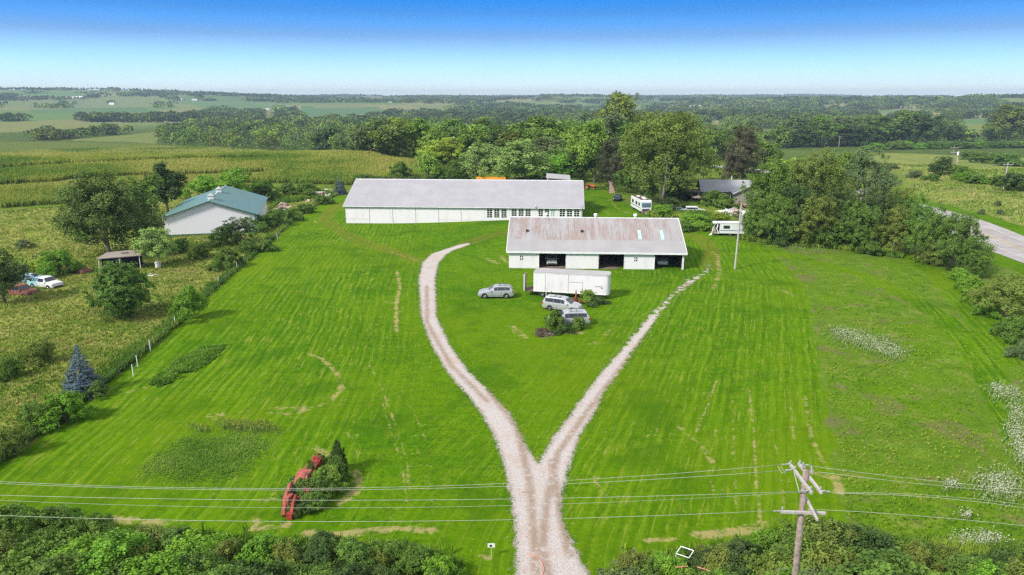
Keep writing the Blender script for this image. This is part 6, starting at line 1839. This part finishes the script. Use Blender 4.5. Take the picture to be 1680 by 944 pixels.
b_ = MB(); b_.box(.2, .86, .15, 2.1, .95, 2.3); b_.build('opening_shadow_box', M['dark'], cp)
b_ = MB(); b_.tube([(-.6, -.05, .2), (-.35, -.05, 1.6), (.1, -.05, 2.5)], .09, 6); b_.tube([(.75, -.08, .5), (.35, -.1, 1.5), (.5, -.05, 2.3)], .12, 5); b_.tube([(-.9, .1, .1), (-.5, .1, .5)], .14, 5); b_.build('torn_frame', M['camper_white'], cp)
for s in (0.25, 1.95): wheel(cp, 3.0, s, .34, .2)

# ---- school bus behind the long barn
bx_, by_ = -6.6, 206.0
bu = empty('school_bus', (bx_, by_, float(H(bx_, by_))), R(178), 'orange bus roof showing behind the ridge of the long barn', 'bus')
rings = []
for x in (-4.9, -4.7, 3.3, 3.6):
    k = .92 if x in (-4.9, 3.6) else 1
    rings.append([(x, 1.2 * k * math.cos(t), 2.75 + .45 * k * math.sin(t)) for t in np.linspace(0, math.pi, 11)])
b_ = MB(); b_.loft(rings); b_.build('roof', M['bus_orange'], bu, sm=False)
b_ = MB(); b_.box(-4.85, 3.5, -1.18, 1.18, .55, 2.74); b_.build('body', M['bus_orange'], bu, bevel=.05)
b_ = MB(); b_.box(3.51, 4.9, -.95, .95, .55, 1.5); b_.build('hood', M['bus_orange'], bu, bevel=.08)
for s in (-1, 1):
    for k in range(9):
        x = -4.5 + k * .87; b_ = MB(); b_.box(x, x + .7, min(s * 1.181, s * 1.2), max(s * 1.181, s * 1.2), 1.85, 2.5); b_.build('window', M['glass_dark'], bu)
    for x in (-4.6, 3.3):
        b_ = MB(); b_.disc((x, s * .75, 3.08), 'x', .12, .16, 8); b_.build('warning_lamp', M['red_lamp'], bu)
    for x in (-3.0, 4.1): wheel(bu, x, s * 1.0, .48, .28)

# ---- orange tractor beside the barn, scrap and small things
t0 = g1(967, 311)
tr_ = empty('tractor', t0, R(-20), 'orange-red old tractor in the shade by the long barn corner', 'tractor')
b_ = MB(); b_.box(-.3, 1.7, -.3, .3, .8, 1.35); b_.build('hood', M['orange'], tr_, bevel=.05)
b_ = MB(); b_.box(-1.0, -.3, -.5, .5, .8, 1.2); b_.box(-.9, -.7, -.3, .3, 1.2, 1.6); b_.build('seat', M['orange'], tr_, bevel=.04)
b_ = MB(); b_.tube([(-.3, 0, 1.3), (-.45, 0, 1.75)], .03, 5); b_.disc((-.45, 0, 1.78), 'z', .2, .03, 12); b_.build('steering_wheel', M['black_trim'], tr_)
for s in (-1, 1):
    b_ = MB(); b_.disc((-.6, s * .8, .7), 'y', .7, .32, 18); w_ = b_.build('wheel', M['tyre'], tr_); b_ = MB(); b_.disc((-.6, s * .92, .7), 'y', .38, .16, 14); b_.build('rim', M['orange'], w_)
    b_ = MB(); b_.disc((1.4, s * .6, .36), 'y', .36, .2, 14); w_ = b_.build('wheel', M['tyre'], tr_); b_ = MB(); b_.disc((1.4, s * .68, .36), 'y', .2, .1, 12); b_.build('rim', M['orange'], w_)
    b_ = MB(); b_.box(-1.3, .1, min(s * .62, s * 1.0), max(s * .62, s * 1.0), 1.42, 1.48); b_.build('fender', M['orange'], tr_)
def scrap(px, py, n_, sz, label, mats, seed, cat='scrap pile', name='scrap_pile', hmax=1.0, pc=(1, .6, .25)):
    rg = np.random.default_rng(seed); e0 = g1(px, py)
    mb = MB(); mats_ = [M[m_] for m_ in mats]
    for i in range(n_):
        x, y = rg.normal(0, sz * .45, 2); a, b, c = rg.uniform(.2, 1.0, 3) * np.array(pc) * min(sz, 1.6)
        mb.T = Matrix.Translation((x, y, rg.uniform(.0, hmax) * max(0, 1 - math.hypot(x, y) / (sz * 1.3)))) @ Matrix.Rotation(rg.uniform(0, 6.28), 4, 'Z') @ Matrix.Rotation(rg.normal(0, .5), 4, 'X') @ Matrix.Rotation(rg.normal(0, .3), 4, 'Y')
        mb.box(-a, a, -b, b, -c * .5, c * .5, int(rg.integers(0, len(mats))))
    o = mb.build(name, mats_); o.location = e0
    return tag(o, label, cat)
scrap(467, 345, 16, 1.6, 'pinkish heap of scrap on the fence line closest to the green-roofed building', ['pinkish', 'old_white', 'junk'], 1)
scrap(466, 338, 8, 1.2, 'small grey scrap heap just above the pinkish heap', ['junk', 'wood_grey', 'steel'], 2)
scrap(525, 322, 22, 2.0, 'long pinkish white rubble heap beside the small blue spruce', ['pinkish', 'old_white', 'pinkish'], 3)
scrap(538, 315, 10, 1.2, 'white scrap heap right next to the small blue spruce', ['white_trim', 'old_white', 'steel'], 4)
scrap(505, 331, 7, .9, 'low broken panel pile in pale grass on the fence line', ['pinkish', 'junk'], 5, hmax=.4)
scrap(1207, 352, 44, 3.0, 'jumbled yard scrap behind the white camper', ['junk', 'old_white', 'pinkish', 'steel', 'brown_wood'], 6)
scrap(1180, 354, 20, 1.8, 'pale scrap between the white wagon and the camper', ['old_white', 'white_trim', 'junk'], 7)
scrap(1212, 340, 16, 1.6, 'reddish scrap heap beside the house corner', ['pinkish', 'rust_red', 'junk'], 8)
scrap(1065, 352, 10, 1.2, 'grey boards piled by the motorhome', ['wood_grey', 'brown_wood'], 9)
scrap(1144, 342, 8, 1.0, 'patio furniture clutter under the pink umbrella', ['pinkish', 'black_trim', 'steel'], 10, cat='clutter', name='patio_clutter', hmax=.6)
scrap(248, 452, 5, .9, 'white sheet of metal lying in the grass east of the lean-to shelter', ['white_trim', 'old_white'], 11, hmax=.15)
scrap(1250, 378, 8, 1.2, 'white scrap glimpsed at the foot of the grove', ['old_white', 'white_trim'], 12, hmax=.7)
scrap(895, 549, 260, 1.0, 'brown brush heap on the bare patch before the minivans', ['brown_wood', 'bark', 'wood_grey'], 13, cat='brush heap', name='brush_heap', hmax=.45, pc=(.7, .05, .05))
tk = g1(260, 440); b_ = MB(); b_.tube([(0, 0, -.1), (0, 0, .9)], .45, 12); b_.tube([(0, 0, .9), (0, 0, 1.1)], [.5, .35], 12)
o = b_.build('feed_tub', M['old_white'], sm=False); o.location = tk; tag(o, 'pale round tub in the weeds beside the lean-to shelter', 'tub')
cs = g1(1005, 317)
b_ = MB(); b_.slab((-.9, 0, 0), (.7, .2, 0), (-.3, .3, 2.9), (-1.0, .1, 3.0), .08); b_.tube([(-1.2, .2, 3.2), (1.6, .6, .2)], .08, 5)
o = b_.build('leaning_boards', M['pinkish']); o.location = cs; tag(o, 'pinkish boards leaning in front of the dark purplish tree', 'boards')
lg_ = g1(1075, 352); b_ = MB(); b_.tube([(-2.2, 1.5, 1.6), (0, 0, .25)], [.14, .18], 7); b_.tube([(-1.6, .2, .2), (1.0, -.4, .15)], .14, 7)
o = b_.build('fallen_log', M['pale_bark'], sm=True); o.location = lg_; tag(o, 'pale fallen log leaning beside the motorhome', 'log')
# sapling and weeds round the vans
place_tree('wild_a', g1(912, 542), 2.4, 2.6, jitter(D['mid']), 'leggy sapling growing against the half hidden pale minivan', 'shrub', 'shrub')
place_tree('wild_b', g1(950, 540), 1.5, 2.0, jitter(D['mid']), 'low weedy bush at the rear corner of the pale minivan', 'shrub', 'shrub')
place_tree('wild_b', g1(925, 546), 1.0, 2.6, jitter(D['dark']), 'low dark weeds between the brush heap and the pale minivan', 'shrub', 'shrub')
place_tree('wild_b', g1(964, 497), 1.8, 2.7, jitter(D['light']), 'big-leaved weed bush against the box trailer', 'shrub', 'shrub')
place_tree('wild_b', g1(978, 499), .9, 3.4, jitter(D['dark']), 'dark low weeds under the curved end of the box trailer', 'shrub', 'shrub')
place_tree('wild_b', g1(905, 487), 1.2, 1.3, jitter(D['grey']), 'grey-green weed beside the box trailer wheels', 'shrub', 'shrub')
place_tree('wild_b', g1(890, 549), .8, 2.0, (.10, .075, .05, 1), 'brownish withered weeds on the brush heap', 'shrub', 'shrub')
# ------------------------------------------------------------------ poles, wires, fence and small things
PX, PY = 12.9, 28.0
PZ = float(H(PX, PY))
up = empty('utility_pole', (PX, PY, PZ), 0, 'tall wooden utility pole with crossed arms in the roadside brush', 'utility pole')
v = MB(); v.tube([(.16, 0, -1.5), (.08, 0, 6), (0, 0, 11.15)], [.165, .145, .12], 12); v.build('pole', M['wood_pole'], up, sm=True)
def arm(parent, c, d, L, w=.11, h=.13, mat='arm_wood', name='crossarm'):
    mb = MB(); a = math.atan2(d[1], d[0]); mb.T = Matrix.Translation(c) @ Matrix.Rotation(a, 4, 'Z'); mb.box(-L / 2, L / 2, -w / 2, w / 2, -h / 2, h / 2)
    return mb.build(name, M[mat], parent, bevel=.012)
def insul(parent, p, h=.17):
    mb = MB(); p = Vector(p)
    mb.tube([p, p + Vector((0, 0, .07)), p + Vector((0, 0, .08)), p + Vector((0, 0, .13)), p + Vector((0, 0, .14)), p + Vector((0, 0, h))], [.02, .02, .05, .035, .045, .02], 8)
    return mb.build('insulator', M['porcelain'], parent)
def strain(parent, p, d, n=2):
    mb = MB(); p = Vector(p); d = Vector(d).normalized()
    pts = []; rd = []
    for i in range(n * 2 + 1): pts.append(p + d * (.09 * i)); rd.append(.042 if i % 2 else .022)
    mb.tube(pts, rd, 8); return mb.build('insulator', M['porcelain'], parent)
arm(up, (-.21, .0, 10.75), (0, 1), 2.5); arm(up, (.21, .0, 10.75), (0, 1), 2.5)
arm(up, (.20, -.55, 9.55), (.12, 1), 1.7, .10, .12)
arm(up, (-.0, -.21, 9.15), (1, -.06), 1.95, .11, .13)
for s in (-1, 1):
    for xx in (-.21, .21):
        b_ = MB(); b_.tube([(xx * .8, 0, 10.0), (xx, s * .75, 10.69)], .022, 5); b_.build('arm_brace', M['steel'], up)
WY = [1.12, .75, -1.12]
for y in (1.12, .62, -1.12):
    for xx in (-.21, .21): insul(up, (xx, y, 10.82))
for y in (1.12, .62, -1.12): strain(up, (-.28, y, 10.80), (-1, .02, -.1)); strain(up, (.28, y, 10.80), (1, -.17, -.1))
strain(up, (-.95, -.15, 9.2), (-1, 0, -.05)); strain(up, (.2, -.2, 9.3), (1, -.15, 0), 2)
insul(up, (-.9, -.15, 9.22), .2)
for k, xx in enumerate((-.5, -.35)):
    b_ = MB(); b_.tube([(xx, .7, 10.75), (xx - .15, .9, 10.45), (xx - .3, 1.1, 10.7)], .012, 4); b_.build('jumper_wire', M['wire'], up)
tb_ = MB(); tb_.tube([(.25, -.1, 11.0), (.22, 0, 11.35)], .05, 6); tb_.tube([(-.05, .2, 11.1), (-.05, .2, 11.4)], .04, 6); tb_.build('surge_arrester', M['porcelain'], up)
def other_pole(x, y, hgt, label):
    z = float(H(x, y)); e = empty('utility_pole', (x, y, z), 0, label, 'utility pole')
    v = MB(); v.tube([(0, 0, -1), (0, 0, hgt)], [.19, .135], 12); v.build('pole', M['wood_pole'], e)
    arm(e, (0, .2, hgt - .4), (0, 1), 2.5); return e
def wire(a, b, sag, r=.011, label='power line strung from the tall pole across the lot', group='power lines across the lot'):
    a = Vector(a); b = Vector(b); mb = MB(); n = 28
    mb.tube([a.lerp(b, t) + Vector((0, 0, -4 * sag * t * (1 - t))) for t in np.linspace(0, 1, n)], r, 5)
    o = mb.build('power_line', M['wire'], None, True); return tag(o, label, 'power line', group)
LX, LY = -42.0, 28.6
RX, RY = 66.0, 18.6
def wire_fit(a, ex, ey, targets, label, group, r=.0085):
    """real hanging wire from a to a far pole; end height and sag chosen from two sighted rows"""
    a = Vector(a); t = np.linspace(0, 1, 400)
    def err(p):
        ze, sag = p
        x = a.x + (ex - a.x) * t; y = a.y + (ey - a.y) * t; z = a.z + (ze - a.z) * t - 4 * sag * t * (1 - t)
        X, Y_, _ = proj(x, y, z); o = np.argsort(X)
        return np.array([np.interp(q, X[o], Y_[o]) - w for q, w in targets])
    p = np.array([a.z, 1.2])
    for _ in range(12):
        e0 = err(p); J = np.stack([(err(p + d) - e0) / .05 for d in (np.array([.05, 0]), np.array([0, .05]))], 1)
        p = p - np.linalg.lstsq(J, e0, rcond=None)[0]
    print('wire', p)
    wire(a, (ex, ey, float(p[0])), float(p[1]), r, label, group)
gl, gr = 'power lines across the lot', 'power lines east of the tall pole'
lbl = 'power line strung from the top crossarms of the tall pole across the lot'; lbr = 'power line running from the tall pole toward the east field'
wire_fit((PX - .8, PY + 1.12, zt_ := PZ + 10.75), LX, LY + 1.12, [(0, 790.4), (560, 801)], lbl, gl)
wire_fit((PX - .8, PY + .62, zt_), LX, LY + .62, [(0, 793.5), (560, 804)], lbl, gl)
wire_fit((PX - .8, PY - 1.12, zt_), LX, LY - 1.12, [(0, 812.7), (560, 821)], lbl, gl)
wire_fit((PX - .3, PY - .9, zt_ - .15), LX, LY - .9, [(0, 821.), (560, 833.5)], 'thinner low wire between the main power lines', gl, .006)
wire_fit((PX - 1.4, PY - .15, PZ + 9.2), LX, LY - .2, [(0, 846), (560, 856)], 'lowest power line leaving the lower crossarm', gl, .009)
wire_fit((PX + .8, PY + 1.0, zt_), RX, RY + 1.12, [(1500, 786), (1680, 803)], lbr, gr)
wire_fit((PX + .8, PY + .5, zt_), RX, RY + .62, [(1500, 793), (1680, 809)], lbr, gr)
wire_fit((PX + .8, PY - 1.25, zt_), RX, RY - 1.12, [(1500, 814), (1680, 833)], lbr, gr)
wire_fit((PX + .3, PY - 1.1, zt_ - .05), RX, RY - .9, [(1500, 811), (1680, 828)], 'thin wire among the east power lines', gr, .006)
wire_fit((PX + .6, PY - .2, PZ + 9.3), RX, RY, [(1500, 846), (1680, 863)], 'lowest power line on the east side of the tall pole', gr, .009)

def mid_pole(px, py, top, label, arms=1, twin=False, width=1.0, white=False):
    p = g1(px, py)
    lo, hi = 1, 30
    for _ in range(30):
        m_ = (lo + hi) / 2
        if proj(p.x, p.y, p.z + m_)[1] > top: lo = m_
        else: hi = m_
    h = lo; e = empty('utility_pole', p, 0, label, 'utility pole')
    v = MB(); v.tube([(0, 0, -.5), (0, 0, h)], [.2 * width, .14 * width], 8); v.build('pole', M['wood_pole'] if not white else M['arm_wood'], e)
    for k in range(arms):
        arm(e, (0, -.2, h - .5 - 1.4 * k), (1, .1), 2.6 - .4 * k, .14, .16)
        for s in (-1, 0, 1): insul(e, (s * 1.05, -.2, h - .42 - 1.4 * k), .3)
    return e
mid_pole(1298, 238, 210, 'first of the twin utility poles standing at the wood edge', 2)
p_ = mid_pole(1303, 239, 213, 'twin utility pole carrying a white transformer at the wood edge', 0, white=True)
b_ = MB(); b_.tube([(.1, -.45, 6.6), (.1, -.45, 7.6)], .3, 10); b_.build('transformer', M['white_trim'], p_)
mid_pole(1376, 242, 223, 'utility pole with two crossarms before the wood', 2, white=True)
mid_pole(1559, 284, 240, 'weathered utility pole rising from the dark meadow bush', 2)
p_ = mid_pole(1567, 286, 248, 'slimmer utility pole with a white can beside the meadow bush', 0, white=True)
b_ = MB(); b_.tube([(-.3, -.3, 5.6), (-.3, -.3, 6.6)], .28, 10); b_.build('transformer', M['white_trim'], p_)
mid_pole(1646, 312, 267, 'lone utility pole with one crossarm on the roadside meadow', 1, white=True)
lp = g1(1205.5, 441.5)
le = empty('light_pole', lp, 0, 'thin bare pale pole standing on the lawn before the white camper', 'light pole')
hl = 1.0
lo, hi = 1, 30
for _ in range(30):
    m_ = (lo + hi) / 2
    if proj(lp.x, lp.y, lp.z + m_)[1] > 336: lo = m_
    else: hi = m_
v = MB(); v.tube([(0, 0, -.4), (.18, 0, lo)], [.16, .11], 10); v.build('pole', M['arm_wood'], le)
v = MB(); v.tube([(.42, -.05, lo - 2.6), (.42, -.05, lo - 1.7)], .2, 10); v.build('transformer', M['porcelain'], le)
v = MB(); v.tube([(.2, 0, lo - 1.0), (.9, -.2, lo - .8), (1.2, -.3, lo - .95)], .035, 5); v.disc((1.25, -.3, lo - 1.0), 'z', .16, .12, 10); v.build('lamp_arm', M['steel'], le)

# ---- pasture fence posts
posts = [(98, 700, 3, 'leaning'), (219, 618, 0, ''), (226, 602, 0, ''), (247, 576, 0, ''), (288, 536, 0, ''), (359, 468, 0, ''), (389, 442, 0, ''), (400, 431, 0, ''), (455, 393, 0, '')]
for i, (x, y, ln, _) in enumerate(posts):
    p = g1(x, y); v = MB()
    hgt = 1.25
    v.tube([(0, 0, -.2), (-.28 if ln else 0, 0, hgt)], [.055, .045], 8)
    o = v.build('fence_post', M['white_trim']); o.location = p
    if ln: tag(o, 'white fence post leaning beside the bush below the blue spruce', 'fence post', 'pasture fence posts')
    else: tag(o, 'upright white fence post between the pasture and the lawn', 'fence post', 'pasture fence posts')
FP = catmull(FENCE_W, 6)
for hgt in (.45, .85):
    mb = MB(); mb.tube([(a - .05, b, float(H(a, b)) + hgt) for a, b in FP[3:]], .008, 4)
    tag(mb.build('fence_wire', M['steel']), 'lower strand of the pasture fence wire' if hgt < .6 else 'upper strand of the pasture fence wire', 'fence wire')
# gate frame at the pasture end
gp = g1(352, 395); v = MB(); v.tube([(0, 0, -.1), (0, 0, 1.5), (.3, 0, 1.8), (2.2, 0, 1.85)], .05, 6)
o = v.build('bent_pipe', M['steel']); o.location = gp; tag(o, 'bent grey pipe standing before the white gable wall', 'pipe')

# ---- small sign on the lawn
s0 = g1(806, 916); se = empty('yard_sign', s0, 0, 'small white yard sign with a black band beside the driveway mouth', 'sign')
v = MB(); v.box(-.22, .22, -.012, .012, .75, 1.02); v.build('panel', M['white_trim'], se)
v = MB(); v.box(-.10, .06, -.018, -.0125, .80, .93); v.build('black_band', M['black_trim'], se)
v = MB(); v.box(-.012, .012, -.01, .01, -.1, .75); v.build('stake', M['white_trim'], se)
# ---- square metal frame in the brush
f0 = G(1123, 910, 1.3)[0]
fr = MB()
c_ = [Vector(p) for p in ((-.52, -.12, 0), (.12, -.52, .0), (.55, .12, .02), (-.1, .5, .04))]
for i in range(3): fr.tube([c_[i], c_[(i + 1) % 4]], .028, 6)
fr.tube([c_[3], c_[3].lerp(c_[0], .85)], .028, 6); fr.tube([c_[0], c_[0] + Vector((0, 0, -1.3))], .02, 6)
o = fr.build('metal_frame', M['white_trim']); o.location = Vector((f0[0], f0[1], f0[2] + 1.45)); tag(o, 'square pale metal frame tilted above the roadside brush', 'metal frame')
b0 = G(1039, 925)[0]
fr = MB(); fr.tube([(0, 0, -.2), (0, 0, 1.1)], .045, 6); fr.tube([(.02, 0, 1.08), (.35, -.1, .2)], .02, 5); fr.tube([(.1, -.1, .9), (.18, -.4, .3), (.15, -.55, 0)], .025, 5)
o = fr.build('broken_post', M['wood_grey']); o.location = b0; tag(o, 'broken grey wooden post at the end of the eastern brush', 'post')
# ---- red hose on the gravel and red pipes in the brush
hp = [(865, 910), (880, 914), (889, 924), (893, 936), (888, 950)]
mb = MB(); pts = [Vector(G(a, b)[0]) + Vector((0, 0, .06)) for a, b in hp]; pts = [Vector(q) for q in pts]
mb.tube(pts, .03, 6); tag(mb.build('red_hose', M['pipe_red'], None, True), 'red hose curving over the gravel at the driveway mouth', 'hose')
for k, (a, b) in enumerate((((1108, 935), (1128, 933)), ((1143, 934), (1165, 941)))):
    mb = MB(); mb.tube([Vector(G(*a, 1.6)[0]) + Vector((0, 0, 1.75)), Vector(G(*b, 1.6)[0]) + Vector((0, 0, 1.75))], .03, 6)
    tag(mb.build('red_pipe', M['pipe_red']), ('short' if k == 0 else 'longer tilted') + ' red pipe poking out of the brush under the square frame', 'pipe')
# plank and stones on the gravel
pk = g1(865, 809); v = MB(); v.box(-.38, .38, -.06, .06, .0, .07); o = v.build('plank', M['wood_grey']); o.location = pk; o.rotation_euler = (0, 0, R(2)); tag(o, 'pale plank lying across the gravel fork', 'plank')
# loose stones along the gravel edge, one mass
rgs = np.random.default_rng(77); q = []
for P0 in (DAW, DBW):
    P0 = P0 + [P0[0]]
    for i in range(len(P0) - 1):
        L_ = math.hypot(P0[i + 1][0] - P0[i][0], P0[i + 1][1] - P0[i][1]); n_ = int(L_ * 4); t = rgs.uniform(0, 1, n_)[:, None]
        q.append(np.array(P0[i])[None] * (1 - t) + np.array(P0[i + 1])[None] * t + rgs.normal(0, .20, (n_, 2)))
q = np.concatenate(q); q = q[(q[:, 1] > 24)]; q = q[drive_sd(q[:, 0], q[:, 1]) > -.6]
ico = np.array([(0, 0, 1), (.89, 0, .2), (.28, .85, .2), (-.72, .53, .2), (-.72, -.53, .2), (.28, -.85, .2), (0, 0, -.6)])
Fi = [(0, 1, 2), (0, 2, 3), (0, 3, 4), (0, 4, 5), (0, 5, 1), (6, 2, 1), (6, 3, 2), (6, 4, 3), (6, 5, 4), (6, 1, 5)]
s = rgs.uniform(.025, .055, len(q)); Z = H(q[:, 0], q[:, 1]) + .04
V = (ico[None] * s[:, None, None] * rgs.uniform(.7, 1.3, (len(q), 7, 1)) + np.stack([q[:, 0], q[:, 1], Z], 1)[:, None]).reshape(-1, 3)
F = (np.array(Fi)[None] + (np.arange(len(q)) * 7)[:, None, None]).reshape(-1, 3)
tag(link('loose_stones', mesh_np('loose_stones', V, F, [M['stone']])), kind='stuff')
